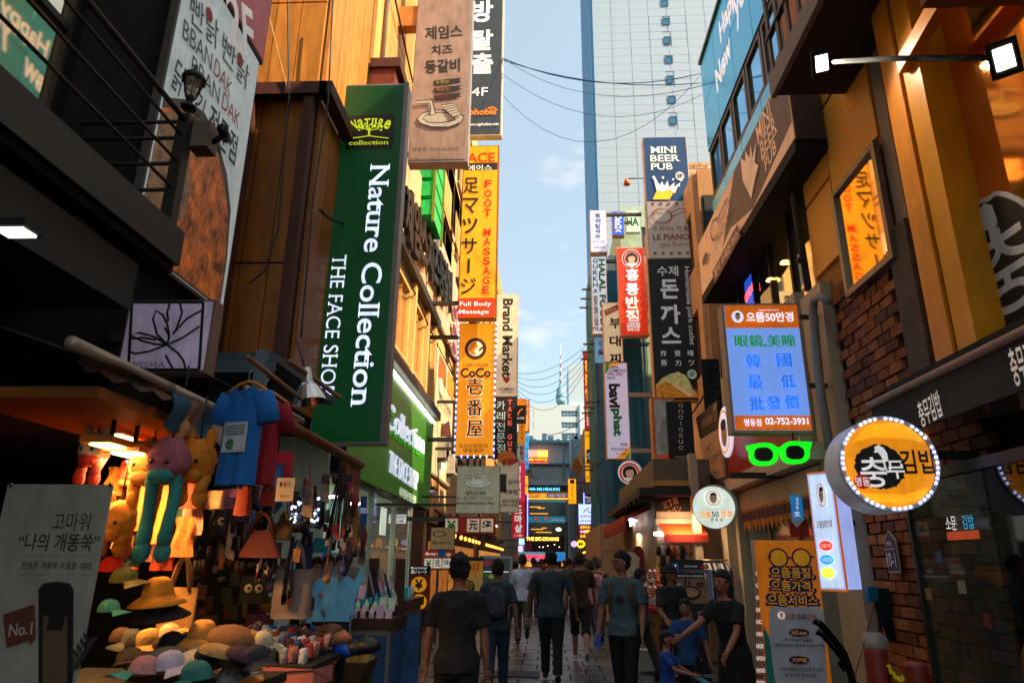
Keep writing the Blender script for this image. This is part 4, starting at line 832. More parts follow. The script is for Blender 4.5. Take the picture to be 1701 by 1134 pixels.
for a, b in (((613, 218), (602, 213)), ((613, 217), (606, 209)), ((613, 217), (615, 208)), ((613, 218), (624, 211)), ((613, 219), (630, 216)), ((602, 213), (596, 214))): gv.line([a, b], 1.5, ye)
for x, y in ((594, 213), (599, 209), (603, 216), (608, 208), (618, 209), (626, 208), (631, 213), (634, 219), (636, 213), (598, 219)): gv.disc(x, y, 2.3, ye, 1.4, 8)
gv.done(); arms(gv, -3.2, (4.5, 8.5))
MB().box(gv.u0-.4, gv.u1, 9.25, 9.3, 4.8, 4.9).build('bracket', dcab, gv.root)
# brown restaurant blade
def plate_drawing(s, ox, oy, k, ma, dark):
    P = lambda pts: [(ox+x*k, oy+y*k) for x, y in pts]
    s.poly(P([(-40, 12), (-30, 2), (-5, -3), (25, -1), (40, 8), (36, 18), (15, 26), (-15, 26), (-34, 20)]), ma); s.line(P([(-40, 12), (-30, 2), (-5, -3), (25, -1), (40, 8), (36, 18), (15, 26), (-15, 26), (-34, 20)]), 1.3*max(k, .6), dark, True)
    s.line(P([(-30, 12), (-24, 5), (-4, 1), (22, 3), (31, 9), (24, 15), (0, 19), (-20, 18), (-30, 12)]), 1.0*max(k, .6), dark)
    s.poly(P([(-42, -18), (-14, -20), (-12, -10), (-8, 4), (-18, 6), (-16, -8), (-19, -14), (-40, -13)]), ma); s.line(P([(-42, -18), (-14, -20), (-12, -10), (-8, 4)]), 1.2*max(k, .6), dark); s.line(P([(-40, -13), (-19, -14), (-16, -8), (-18, 6)]), 1.2*max(k, .6), dark)
    for q in range(5): s.poly(P([(2+q*4, -10+q*4), (24+q*2, -14+q*4), (27+q*2, -10+q*4), (5+q*4, -5+q*4)]), ma); s.line(P([(2+q*4, -10+q*4), (24+q*2, -14+q*4), (27+q*2, -10+q*4), (5+q*4, -5+q*4)]), 1.0*max(k, .6), dark, True)
brn = mat('#8f7566', .55, e=.10, n=.3, sc=1.8); ink = mat('#241c18', .6)
jb_ = Sign('rib_restaurant_blade_sign', 'mottled brown hanging sign with brush Korean letters and a white drawing of a rib platter', 'blade sign', FY(12), 697, -60, 772, 272, None)
jb_.u0 = onY(675, 268, 12).x+.04; jb_.u1 = onY(772, 275, 12).x; jb_.v0 = onY(725, 265, 12).z; jb_.v1 = onY(740, -70, 12).z
m = MB(); jb_.slab(m, jb_.u0-.02, jb_.u1+.05, jb_.v0-.05, jb_.v1, -.3, -.012); m.build('cabinet', mat('#9a8e88', .5, m=.2), jb_.root); m = MB(); jb_.slab(m, jb_.u0, jb_.u1, jb_.v0, jb_.v1, -.03, 0); m.build('sign_face', brn, jb_.root)
for txt, cx, cy, w_, h_ in (('제임스', 737, 54, 62, 22), ('치즈', 734, 83, 36, 16), ('등갈비', 735, 110, 58, 22)): jb_.t(txt, cx, cy, w_, h_, ink, rot=3, bold=.025)
for k in range(3): y = 136+k*12.5; jb_.poly([(720, y-1), (745, y-4), (767, y-6), (762, y-2), (767, y+1), (745, y+5), (722, y+7)], ink); jb_.t('순한맛' if k == 0 else '매운맛' if k == 1 else '간장맛', 735, y+1, 22, 6, mat(('#a8922a', '#a8601c', '#8a2a1c')[k], .5))
plate_drawing(jb_, 732, 187, .97, mat('#b8b0a0', .6), ink); jb_.t('명동점 (02)318-0192', 724, 252, 76, 8, mat('#3a2c26', .6)); jb_.done()
MB().box(-3.2, jb_.u0, 12.05, 12.3, onY(600, 42, 12).z, onY(600, 10, 12).z).build('arm_beam', mat('#b8752c', .6), jb_.root); MB().box(-3.2, jb_.u0, 12.1, 12.2, 9.55, 9.62).build('bracket', dcab, jb_.root)
# dark escape sign
ph = Sign('escape_room_blade_sign', 'dark slate sign with three big white Korean letters partly behind the brown rib sign', 'blade sign', FY(16), 760, -60, 831, 222, mat('#2c3a44', .5, e=.08), mat('#d8c8b4', .5), .25, .04)
for ch, cy, hh_ in (('방', 19, 36), ('탈', 67, 34), ('출', 106, 34)): ph.t(ch, 801, cy, 36, hh_, WHT, bold=.03)
ph.t('4F', 797, 153, 27, 14, WHT, bold=.0); ph.t('xphobia', 797, 188, 56, 13, mat('#d8701c', .5, e=.25), shear=.1, bold=.04); ph.line([(811, 181), (819, 179), (826, 184)], 3, mat('#d8701c', .5, e=.25)); ph.t('www.xphobia.net', 801, 208, 56, 6, WHT); ph.done(); arms(ph, -3.2, (13.3, 16.5))
# massage sign
yo = mat('#e8920e', .5, e=.34, n=.08); rdl = mat('#d8300c', .5, e=.45)
fm_ = Sign('massage_blade_sign', 'bright orange vertical massage sign with black Japanese and red English letters', 'blade sign', FY(17), 770, 243, 822, 527, None, group=None)
fm_.u0 = onY(766, 400, 17).x; fm_.u1 = onY(824, 400, 17).x; fm_.v1 = onY(800, 243, 17).z; fm_.v0 = onY(790, 527, 17).z
m = MB(); fm_.slab(m, fm_.u0-.03, fm_.u1+.04, fm_.v0-.03, fm_.v1+.03, -.28, -.012); m.build('cabinet', mat('#8a5a1c', .5), fm_.root); m = MB(); fm_.slab(m, fm_.u0, fm_.u1, fm_.v0, fm_.v1, -.03, 0); m.build('sign_face', yo, fm_.root)
fm_.band(.105, .15, mat('#2c2c30', .5)); fm_.band(.895, 1, rdl)
fm_.t('ACE', 799, 262, 46, 16, rdl, bold=.02); fm_.t('에이스', 797, 279, 40, 9, WHT, bold=.01); fm_.stack('足マッサージ', 783, 292, 492, 26, mat('#241a10', .5), dx=-6, fill=.8, bold=.015)
fm_.stack('FOOT MASSAGE', 811, 298, 490, 12, mat('#c82c10', .5, e=.3), dx=-4, fill=.8, bold=.03); fm_.t('Full Body', 790, 506, 52, 9, WHT); fm_.t('Massage', 787, 519, 50, 9, WHT); fm_.done(); arms(fm_, -3.2, (8.2, 12.5), w=.1)
# curry sign
cc_ = Sign('curry_blade_sign', 'orange vertical curry restaurant sign edged with blue-white bulbs and black characters', 'blade sign', FY(17.5), 764, 538, 819, 757, mat('#e0860c', .5, e=.30, n=.1, sc=1), mat('#5a3a10', .5), .28, .02)
cc_.disc(790, 579, 18, mat('#4a2c14', .5), 18); cc_.disc(790, 579, 12.5, mat('#e8d8b8', .5, e=.2), 12.5); cc_.poly([(778, 577), (782, 569), (790, 567), (794, 575), (788, 582), (790, 590), (783, 588), (779, 583)], mat('#c8740c', .5, e=.2)); cc_.line([(796, 582), (806, 574)], 3, mat('#4a2c14', .5))
cc_.t('CURRY HOUSE', 790, 606, 42, 5, mat('#3a2210', .5)); cc_.t('CoCo', 790, 619, 50, 16, K, bold=.03, serif=True)
for ch, cy in (('壱', 642), ('番', 677), ('屋', 712)):
    for q_ in (-.8, 0, .8): cc_.t(ch, 789+q_, cy, 28, 29.5, mat('#e8e0d0', .5, e=.3), bold=0)
    for q_ in (-.5, 0, .5): cc_.t(ch, 789+q_, cy, 26, 27, K, bold=0)
cc_.t('코코이찌방야', 786, 741, 48, 7, mat('#3a2210', .5)); cc_.t('명동점2F', 787, 748.5, 34, 7, mat('#3a2210', .5)); cc_.done(); arms(cc_, -3.2, (4.6, 7.4), w=.1)
bulb = MB().ell((0, 0, 0), (.022, .02, .05), 8, 5).mesh('bulb', mat('#a8b4ff', .4, e=1.6, ecol='#7a90ff'))
def bulbs(s, pts, sc=1): 
    for u, v in pts: piece('bulb', bulb, s.fr.w(u, v, .03), s.root, scale=(sc, sc, sc))
bulbs(cc_, [(u, cc_.v0+(cc_.v1-cc_.v0)*k/22) for u in (cc_.u0-.02, cc_.u1+.02) for k in range(23)]+[(cc_.u0+(cc_.u1-cc_.u0)*k/6, cc_.v0-.02) for k in range(1, 6)])
bm_ = Sign('clothing_blade_sign', 'cream vertical sign with black sideways lettering and a red heart', 'blade sign', FY(22), 822, 490, 858, 658, mat('#cfc2a4', .55, e=.14), mat('#e0c09a', .5), .25, .03)
side_text(bm_, 'Brand Market', 843, 560, 17, 130, mat('#2a2420', .5), .03, False); bm_.poly([(836, 631), (842, 637), (847, 630), (846, 626), (842, 627), (839, 625), (836, 626)], mat('#a81c0c', .5)); bm_.t("WOMEN's", 841, 646, 26, 5, ink); bm_.t('CASUAL WEAR', 841, 651, 20, 2.5, ink); bm_.done(); arms(bm_, -3.2, (7.4, 9.9), w=.1)
to = Sign('take_out_blade_sign', 'dark brown sign with white Korean column and red take-out column', 'blade sign', FY(19), 821, 659, 857, 759, mat('#2e1e1c', .5, e=.03), mat('#2a1c18', .5), .25, .02)
to.stack('카레전문점', 832, 664, 753, 14, mat('#b8c8b8', .5, e=.25), fill=.82, bold=.0); to.stack('TAKE OUT', 847, 662, 754, 7, mat('#d0482c', .5, e=.45), fill=.72, bold=.04); to.done(); arms(to, -3.2, (4.6, 6.2), w=.08)
js2 = Sign('rib_restaurant_small_sign', 'small square aged-paper sign with rib platter drawing and three lines of text', 'hanging sign', FY(13), 760, 774, 829, 852, mat('#a8a288', .6, e=.10, n=.25, sc=2.5), mat('#5a5248', .5), .1, .01)
plate_drawing(js2, 794, 795, .55, mat('#c8ccb8', .6, e=.1), ink); js2.t('詹姆斯芝士骨排', 790, 819, 34, 6, ink, bold=.02); js2.t('ジェームズ・チーズ・トゥンカルビ', 790, 827, 62, 6, ink, bold=.02); js2.t('James Cheese Back Ribs', 789, 836, 64, 6, ink, bold=.02); js2.done(); arms(js2, -3.2, (2.6,))
bg2 = Sign('back_rib_menu_sign', 'beige sign with orange and red top and phone number behind the small rib sign', 'hanging sign', FY(17), 826, 762, 861, 850, mat('#b8a890', .6, e=.08, n=.15), mat('#6a5e50', .5), .1, .01)
bg2.disc(842, 760, 15, mat('#c8641c', .5), 12); bg2.poly([(842, 762), (861, 762), (861, 766), (846, 774)], mat('#a81c14', .5)); bg2.t('갈비', 852, 800, 16, 7, ink); bg2.rect(829, 787, 841, 817, ink); bg2.t('볶음밥', 848, 816, 24, 7, ink, bold=.02); bg2.t('명동직영점', 847, 832, 26, 6, ink); bg2.t('3789-5392', 845, 839, 29, 5, ink); bg2.t('불닭', 838, 768, 6, 12, ink); bg2.done(); arms(bg2, -3.2, (3.1,))
ex = Sign('exchange_hanging_sign', 'red-framed hanging exchange sign with yuan and dollar tiles', 'hanging sign', FY(16), 745, 858, 822, 886, mat('#8a1c18', .5, e=.08), mat('#6a1410', .5), .12, .01)
for x, ch, cl in ((750, '¥', '#1f7a3a'), (786, '元', '#8a1c5a'), (809, '$', '#1c2450')): ex.rect(x-10, 861, x+10, 883, mat('#d0c0a0', .5, e=.12)); ex.t(ch, x, 872, 15, 16, mat(cl, .5), bold=.04)
ex.done(); MB().box(-3.2, ex.u0, 16.02, 16.1, ex.v1-.1, ex.v1).build('bracket', dcab, ex.root)
wp = Sign('rib_wall_poster', 'tall wall poster with grilled ribs photo beyond the green fascia', 'poster', FL(-3.1), 18.7, 22.4, 3.9, 7.5, mat('#c8b48c', .5, e=.12), mat('#8a7a5a', .5), .1, .05, px=False)
meat = mat('#5a2c1c', .5, n=.8, sc=4)
wp.poly([(19.3, 4.2), (20.5, 4.0), (22.0, 4.5), (22.2, 5.2), (21.2, 5.6), (20.3, 5.4), (19.6, 5.0)], mat('#d8d4b8', .5, e=.1)); wp.poly([(19.8, 4.9), (20.8, 4.6), (22.0, 4.9), (22.2, 5.5), (21.6, 5.9), (20.6, 5.6), (20.0, 5.5)], meat); wp.poly([(19.0, 6.7), (20.6, 6.7), (20.5, 7.4), (19.1, 7.4)], mat('#b85a1c', .5, n=.6, sc=5)); wp.poly([(20.9, 6.7), (22.2, 6.7), (22.2, 7.4), (20.9, 7.4)], mat('#d88a2c', .5, n=.5, sc=5)); wp.disc(19.6, 6.5, .4, mat('#c8c8b8', .5), .28)
wp.t('제임스치즈등갈비', 20.6, 6.2, 2.6, .22, ink); wp.t('ジェームズ・チーズ', 20.5, 5.98, 2.2, .16, ink); wp.done()
wp2 = Sign('rib_pillar_poster', 'narrow brown wall panel with white rib drawing at the end of the green fascia', 'poster', FL(-3.12), 18.75, 20.3, 2.6, 3.75, mat('#b07a4a', .5, e=.06), dcab, .06, .03, px=False)
wp2.px = True; plate_drawing(wp2, 713, 812, .32, mat('#d8d4c8', .5, e=.2), ink); wp2.done()
yw = Sign('yellow_wall_sign', 'plain yellow-orange board with faint small lettering on the left wall behind the curry sign', 'sign', FL(-3.08), 23.0, 28.5, 7.2, 10.2, mat('#d89a1c', .5, e=.1), None, .08, px=False)
for k in range(3): yw.t('명동 본점 영업중', 25.6, 8.2-k*.35, 3.2, .22, mat('#e8dcb0', .5))
yw.done()
# far left signs
RED = mat('#a01828', .5, e=.5); far = []
f1 = Sign('pink_blade_sign', 'rounded crimson vertical sign with white round letters far down the left', 'blade sign', FY(34), 858, 768, 872, 833, mat('#b01c3c', .5, e=.45), None, .3); f1.stack('명동떡집', 862, 772, 828, 6, WHT, bold=.03); f1.done(); arms(f1, -3.2, (6,))
f2 = Sign('red_blade_sign', 'deep red vertical sign with three bold white Korean letters below the crimson one', 'blade sign', FY(30), 851, 832, 871, 893, mat('#8a1018', .5, e=.5), None, .3); f2.stack('드마샬', 861, 838, 885, 12, WHT, bold=.04); f2.t('11-1962', 861, 889, 14, 4, WHT); f2.done(); arms(f2, -3.2, (3.2,))
f3 = Sign('hammer_logo_sign', 'orange and dark sign with small hammer logo beside the cream clothing sign', 'blade sign', FY(26), 857, 662, 873, 701, mat('#2a2620', .5, e=.05), mat('#8a6a4a', .5), .3, .01); f3.band(0, .28, mat('#d8780c', .5, e=.4)); f3.line([(860, 689), (863, 682), (868, 679)], 2.2, mat('#d8701c', .5, e=.4)); f3.t('a.net', 865, 694, 12, 4, WHT); f3.done(); arms(f3, -3.2, (7.4,))
f4 = Sign('orange_edge_sign', 'orange vertical sign below the hammer logo sign', 'blade sign', FY(27), 861, 702, 872, 735, mat('#c8780c', .5, e=.35), None, .3); f4.stack('한식당', 867, 706, 731, 5, ink); f4.done(); arms(f4, -3.2, (6.5,))
f5 = Sign('grey_red_sign', 'pale grey sign with dark red letters under the orange edge sign', 'blade sign', FY(30), 862, 736, 871, 766, mat('#a8aca8', .5, e=.1), None, .3); f5.stack('BBQ', 867, 740, 764, 6, mat('#8a1c2c', .5), bold=.04); f5.done(); arms(f5, -3.2, (6.4,))
f6 = Sign('blue_blade_sign', 'sky-blue thin vertical sign far down the left side', 'blade sign', FY(45), 872, 720, 878, 778, mat('#2c8ac8', .5, e=.4), None, .3); f6.stack('가나다라', 875, 725, 775, 4, K); f6.done(); arms(f6, -3.2, (9,))
f7 = Sign('tan_blade_sign', 'tan sign edged with tiny red bulbs above the blue sign', 'blade sign', FY(42), 872, 665, 878, 716, mat('#c88a4a', .5, e=.15), mat('#6a1c1c', .5), .3, .05); f7.stack('한우', 875, 672, 690, 4, ink); f7.done(); arms(f7, -3.2, (12,))
f8 = Sign('yellow_small_sign', 'yellow square-ended sign behind the crimson sign', 'blade sign', FY(50), 872, 790, 877, 820, mat('#e8a01c', .5, e=.5), None, .3); f8.t('에', 874, 806, 4, 6, ink); f8.done(); arms(f8, -3.2, (9,))
f9 = Sign('dark_red_edge_sign', 'dark red thin sign edged with blue-white bulbs on the far left', 'blade sign', FY(46), 871, 822, 875, 888, mat('#5a1018', .5, e=.1), None, .3); f9.done(); arms(f9, -3.2, (6,))
bulbs(f9, [(f9.u1+.05, f9.v0+(f9.v1-f9.v0)*k/16) for k in range(17)], 1.6)
f10 = Sign('white_blue_sign', 'small pale blue-lit sign low on the far left', 'sign', FY(48), 862, 894, 871, 904, mat('#9ac8e8', .5, e=.7), None, .2); f10.done(); arms(f10, -3.2, (3.6,))
f11 = Sign('white_violet_sign', 'small pale violet-lit sign beneath the blue one on the far left', 'sign', FY(47), 861, 906, 868, 916, mat('#b8a8e8', .5, e=.8), None, .2); f11.done(); arms(f11, -3.2, (2.8,))
# small street-level signs at the left
m1 = Sign('exchange_board', 'white board with red header and currency tiles above the walking woman', 'board', FY(15), 703, 913, 754, 946, mat('#8a2420', .5, e=.12), dcab, .06, .01); m1.t('Money Exchange', 728, 920, 42, 7, mat('#d8d0c0', .5, e=.2))
for x, ch, cl in ((712, '¥', '#1f7a3a'), (727, '元', '#6a1c8a'), (742, '$', '#1c5aa0')): m1.rect(x-6.5, 927, x+6.5, 943, mat('#d8d0c0', .5, e=.15)); m1.t(ch, x, 935, 9, 11, mat(cl, .5), bold=.03)
m1.done(); MB().box(-2.3, -2.25, 15.02, 15.06, 0, m1.v0).build('post', dcab, m1.root)
m2 = Sign('rate_board', 'tall dark red exchange-rate board with yellow yen and dollar discs', 'board', FY(12), 681, 940, 711, 1012, mat('#6a1810', .5, e=.06), dcab, .05, .01); m2.px = True
m2.band(0, .19, ink); m2.t('Money Exchange', 696, 943, 26, 4, WHT); m2.t('高い レート', 696, 949, 26, 7, WHT)
for cy, ch in ((970, '¥'), (999, '$')): m2.disc(696, cy, 13, mat('#c8860c', .5, e=.3), 13); m2.t(ch, 696, cy, 14, 17, ink, bold=.04)
m2.done(); MB().box(m2.u0+.1, m2.u1-.1, 12.06, 12.1, 0, m2.v0).build('leg', dcab, m2.root)
m3 = Sign('yellow_menu_banner', 'amber menu banner with a bowl of food behind the walking woman', 'banner', FY(12.5), 757, 925, 800, 1045, mat('#b8924a', .5, e=.07), dcab, .04, .01)
m3.band(0, .05, mat('#1c140c', .5)); m3.poly([(757, 932), (800, 932), (800, 952), (757, 962)], mat('#c8780c', .5, e=.1)); m3.disc(775, 974, 14, mat('#3a2418', .5), 12); m3.disc(775, 972, 11, mat('#b87a2c', .5, n=.5, sc=8), 8); m3.rect(772, 980, 796, 986, mat('#a0281c', .5)); m3.t('카레전문점', 783, 938, 26, 5, ink); m3.t('오픈', 790, 945, 12, 4, ink); m3.done()
m4 = Sign('photo_menu_board', 'white framed board with food photos behind the woman with the floral backpack', 'board', FY(13.5), 801, 927, 846, 1000, mat('#4a4e52', .5, e=.04), mat('#a8a49c', .5), .06, .05)
for x, y, c_ in ((808, 935, '#a83048'), (818, 934, '#8a2a2c'), (830, 940, '#c8c4bc'), (806, 955, '#2c6a3a'), (816, 957, '#8a9a2c'), (828, 958, '#3a7a4a'), (808, 972, '#7a6a5a'), (838, 970, '#2a4a6a')): m4.disc(x, y, 5, mat(c_, .5, e=.1), 4)
m4.rect(803, 948, 845, 950, WHT); m4.done(); MB().box(m4.u0, m4.u0+.05, 13.5, 13.56, 0, m4.v0).build('leg', dcab, m4.root)
ad2 = Sign('security_badge', 'round blue security sticker overlapping the top of the exchange board', 'sticker', FY(14.6), 726, 911, 741, 926, None); ad2.disc(734, 918, 7.5, mat('#1c4a7a', .5, e=.08), 7.5, 10, depth=.02); ad2.t('ADT', 734, 918, 10, 5, WHT, bold=.03); ad2.done()
m5 = Sign('paper_rib_sign', 'small aged-paper board with oval platter drawing under the exchange canopy', 'board', FY(14.5), 717, 876, 754, 912, mat('#9a7c54', .6, e=.06, n=.2), dcab, .05, .01); m5.disc(730, 886, 11, ink, 5, ring=.8); m5.t('등갈비', 733, 901, 30, 5, ink); m5.done()
# stall lamps and eaves of the shops on the left, mid distance
for k, (y, z, c_) in enumerate(((19.5, 2.55, '#5a2c1c'), (23, 2.6, '#7a3028'), (27, 2.7, '#4a3a30'), (32, 2.7, '#6a2a20'), (38, 2.7, '#3a3a3a'))):
    a = thing('awning', ('short brown', 'faded red', 'dark grey-brown', 'long maroon', 'charcoal')[k]+' cloth awning over a shop along the left side of the street', 'awning', (-2.8, y, z)); MB().prism([(XL, y, z+.5), (XL+.75, y, z), (XL+.75, y, z-.16), (XL+.72, y, z-.16), (XL+.72, y, z-.03), (XL, y, z+.42)], (0, 3.2, 0)).build('canopy', mat(c_, .8), a); MB().box(XL+.7, XL+.78, y, y+3.2, z-.02, z+.02).build('front_bar', dcab, a)
rs = random.Random(5)
def shopfront(x, y0, y1, side, lab, wcol):
    s = 1 if side == 'L' else -1; r = thing('lit_shopfront', lab, 'shopfront', (x, (y0+y1)/2, 0))
    X0, X1 = sorted((x, x-s*.05)); MB().box(min(x, x+s*.03), max(x, x+s*.03), y0, y1, .0, 2.9).build('frontage', mat('#1c1612', .7), r)
    n = max(1, int((y1-y0)/1.1))
    for i in range(n):
        a = y0+.1+i*(y1-y0)/n; b = a+(y1-y0)/n-.15; q = x+s*.035; MB().box(min(q, q+s*.02), max(q, q+s*.02), a, b, .5, 2.1).build('lit_window', mat(wcol, .5, e=.9, n=.7, sc=3.5), r)
    for i in range(int((y1-y0)/1.3)): q = x+s*.35; MB().ell((q, y0+.6+i*1.3, 2.35), (.06, .06, .08), 8, 6).build('lamp_globe', mat('#ffa040', .5, e=1.3), r)
    return r
shopfront(XL, 18.9, 23, 'L', 'dark shopfront with warm shelves and globe lamps beyond the green fascia, first', '#6a3c14'); shopfront(XL, 23.2, 31, 'L', 'dark shopfront with dim amber windows and globe lamps, second beyond the green fascia', '#7a4a1c'); shopfront(XL, 33.5, 49, 'L', 'long row of amber-lit shop windows far down the left side', '#8a5a2c')
shopfront(XR, 33.5, 60, 'R', 'long row of amber-lit shop windows far down the right side', '#8a5010')
tb = thing('tube_light', 'slanting white tube light above a shop far down the left side', 'light', (-2.6, 33, 3.1)); MB().bar((-2.6, 33, 3.35), (-2.5, 36, 3.3), .07).build('tube', mat('#e8f0ff', .4, e=1.2), tb); MB().bar((-2.6, 33, 3.43), (-2.5, 36, 3.38), .12, .05).build('housing', dcab, tb)
# ================================================================== SIGNS ON THE RIGHT
def blade(name, lab, Y, xc0, xc1, yt, yb, pm, face, cab, t=.25, bd=.02, cat='blade sign'):
    """xc0/xc1: left and right edge at mid height"""
    s = Sign(name, lab, cat, FY(Y), xc0, (yt+yb)/2-1, xc1, (yt+yb)/2+1, None); s.v1 = onY((xc0+xc1)/2, yt, Y).z; s.v0 = onY((xc0+xc1)/2, yb, Y).z
    if cab is not None: m = MB(); s.slab(m, s.u0-bd, s.u1+bd, s.v0-bd, s.v1+bd, -t, -.012); m.build('cabinet', cab, s.root)
    m = MB(); s.slab(m, s.u0, s.u1, s.v0, s.v1, -.03, 0); m.build('sign_face', face, s.root); return s
mbp = blade('pub_blade_sign', 'navy top sign of the right stack with white pub lettering and beer splash', 15, 1072, 1143, 228, 333, 0, mat('#123a66', .45, e=.16), mat('#d8c4b8', .5), .3)
cw = mat('#d8d4c4', .5, e=.3)
for txt, y, w_ in (('MINI', 249, 44), ('BEER', 263, 50), ('PUB', 277, 37)): mbp.t(txt, 1080+w_/2, y, w_, 11, cw, bold=.02, serif=True)
mbp.disc(1129, 293, 7.5, mat('#b8b8bc', .5, e=.15)); mbp.t('3F', 1129, 293, 9, 6, mat('#1c2c4a', .5), bold=.03)
mbp.poly([(1084, 332), (1092, 314), (1120, 318), (1112, 332)], mat('#e8a81c', .5, e=.35)); mbp.poly([(1090, 316), (1087, 302), (1083, 294), (1087, 293), (1092, 303), (1096, 309), (1099, 302), (1103, 310), (1109, 301), (1111, 312), (1120, 304), (1119, 312), (1130, 304), (1124, 314), (1121, 322), (1112, 316), (1100, 320)], cw)
for x, y, r in ((1101, 296, 2), (1118, 299, 1.6), (1127, 309, 2), (1131, 301, 1.5)): mbp.disc(x, y, r, cw)
mbp.done(); arms(mbp, 3.6, (10.5,))
lp_ = blade('piano_blade_sign', 'grey middle sign of the right stack with dark red stars and pan drawing', 15, 1077, 1148, 334, 428, 0, mat('#9c958c', .45, e=.12, n=.08), mat('#b8a498', .5), .3)
dr = mat('#7a1c20', .5, e=.05)
for k in range(5): lp_.star(1084+k*13.3, 339, 4, dr); lp_.star(1088+k*13.5, 421, 4, dr)
lp_.disc(1099, 360, 18, dr, 13, ring=.93); lp_.disc(1100, 359, 16, dr, 11.5, ring=.93); lp_.disc(1098, 361, 17, dr, 11, ring=.95); lp_.line([(1115, 354), (1128, 348), (1142, 348), (1142, 352), (1130, 355), (1117, 361)], 1.3, dr)
lp_.t('르 피아노 끼 퓸', 1113, 381, 60, 8, dr, bold=.02); lp_.t('LE PIANO', 1114, 395, 60, 10, dr, bold=.02); lp_.t('qui fume', 1120, 408, 50, 10, dr, bold=.0); lp_.done()
pc_ = blade('pork_cutlet_blade_sign', 'tall black sign at the foot of the right stack with a fried cutlet photo', 15, 1083, 1160, 430, 663, 0, mat('#1d1d1e', .5), mat('#c08a60', .5), .3)
gw_ = mat('#a8acac', .5, e=.16)
pc_.t('수제', 1109, 450, 35, 17, gw_, bold=.01)
for ch, cy, w_, h_ in (('돈', 480, 30, 32), ('까', 522, 33, 32), ('스', 557, 32, 27)): pc_.t(ch, 1112+(cy-480)*.035, cy, w_, h_, gw_, bold=.03)
side_text(pc_, 'Homemade pork cutlet', 1144, 507, 11, 130, gw_, .0, False)
for x, a, b in ((1102, '炸', '豚'), (1125, '猪', '力'), (1147, '啡', 'ツ')): pc_.t(a, x, 587, 10, 10, gw_); pc_.t(b, x+1, 603, 10, 10, gw_)
pc_.disc(1149, 622, 8, mat('#8a9c90', .5, e=.15)); pc_.t('2F', 1149, 622, 9, 7, K, bold=.02)
pc_.poly([(1089, 640), (1100, 628), (1112, 622), (1126, 618), (1138, 624), (1145, 634), (1150, 646), (1166, 652), (1166, 660), (1090, 661)], mat('#b8b070', .5, n=.35, sc=9, e=.08)); pc_.poly([(1089, 642), (1106, 634), (1122, 642), (1140, 652), (1160, 656), (1160, 661), (1090, 661)], mat('#b8741c', .5, n=.55, sc=12, e=.1)); pc_.poly([(1113, 638), (1122, 639), (1152, 658), (1143, 659)], mat('#d8b888', .5, n=.15, sc=9, e=.08)); pc_.poly([(1145, 644), (1158, 648), (1166, 654), (1160, 657)], mat('#a86418', .5, n=.5, sc=12)); pc_.done(); arms(pc_, 3.6, (5.6, 7.4))
lampc = thing('signal_lamp', 'small orange lamp on a thin rod left of the navy pub sign', 'lamp', tuple(onY(1041, 302, 15))); MB().tube([onY(1041, 297, 15), onY(1069, 296, 15)], .015, 6).build('rod', dcab, lampc); MB().lathe([(.001, -.1), (.09, -.08), (.05, .04), (.03, .1), (.001, .1)], 10, c=onY(1041, 302, 15)).build('shade', mat('#d07a3c', .5), lampc)
mo = blade('monologue_shop_sign', 'black vertical sign with thin pale letters and a grey portrait beside it', 14, 1112, 1151, 668, 776, 0, mat('#17130f', .6), mat('#120f0c', .5), .12)
pale = mat('#b8a894', .5, e=.05); mo.stack('onologue', 1131, 668, 748, 7, pale, fill=.66, bold=-.012); mo.rect(1120, 758, 1148, 758.8, pale); mo.t('monologue', 1133, 762, 20, 2.5, pale); mo.t('명동점', 1133, 770, 12, 3, pale); mo.done()
por = blade('portrait_light_box', 'grey photo panel of a draped figure in an orange lit frame', 14.2, 1089, 1118, 664, 770, 0, mat('#7a7470', .6, n=.55, sc=2.2, e=.12), mat('#c8702c', .5), .3, .06); por.poly([(1092, 772), (1092, 756), (1116, 752), (1116, 772)], mat('#a8401c', .5, e=.15)); por.poly([(1097, 700), (1104, 690), (1112, 700), (1112, 750), (1096, 748)], mat('#a8a49c', .6, n=.4, sc=4)); por.done()
mo2 = blade('monologue_wall_sign', 'dark sign with thin column of letters tucked between the stack and the optician sign', 13.3, 1168, 1198, 596, 690, 0, mat('#15130f', .6), None); mo2.stack('ologue', 1192, 600, 690, 8, mat('#5a4a3a', .5), fill=.6, bold=-.012); mo2.done()
hk = blade('noodle_blade_sign', 'bright red vertical sign with white Korean letters and chef badge', 20, 1029, 1073, 412, 556, 0, mat('#c83010', .5, e=.25, n=.06), mat('#e0a888', .5), .3)
def chef(s, cx, cy, r, k=1.):
    s.disc(cx, cy, r, mat('#e0d8cc', .5, e=.25)); s.disc(cx, cy, r*.93, mat('#a82418', .5, e=.25), ring=.78); s.disc(cx, cy-r*.02, r*.66, mat('#4a2c24', .5)); s.disc(cx, cy+r*.02, r*.36, mat('#d0a488', .5, e=.1), r*.45)
    s.poly([(cx-r*.36, cy-r*.12), (cx-r*.3, cy-r*.42), (cx, cy-r*.55), (cx+r*.3, cy-r*.42), (cx+r*.36, cy-r*.12), (cx+r*.24, cy-r*.28), (cx-r*.2, cy-r*.26)], K); s.poly([(cx-r*.6, cy+r*.62), (cx-r*.34, cy+r*.42), (cx, cy+r*.5), (cx+r*.34, cy+r*.42), (cx+r*.6, cy+r*.62), (cx, cy+r*.9)], mat('#e0d8cc', .5, e=.2))
chef(hk, 1049, 430, 16); hk.t('0410', 1049, 446, 16, 3.5, mat('#a82418', .5))
for ch, cy in zip('홍콩반점', (457, 481, 503, 525)): hk.t(ch, 1050, cy, 21, 20, WHT, bold=.035)
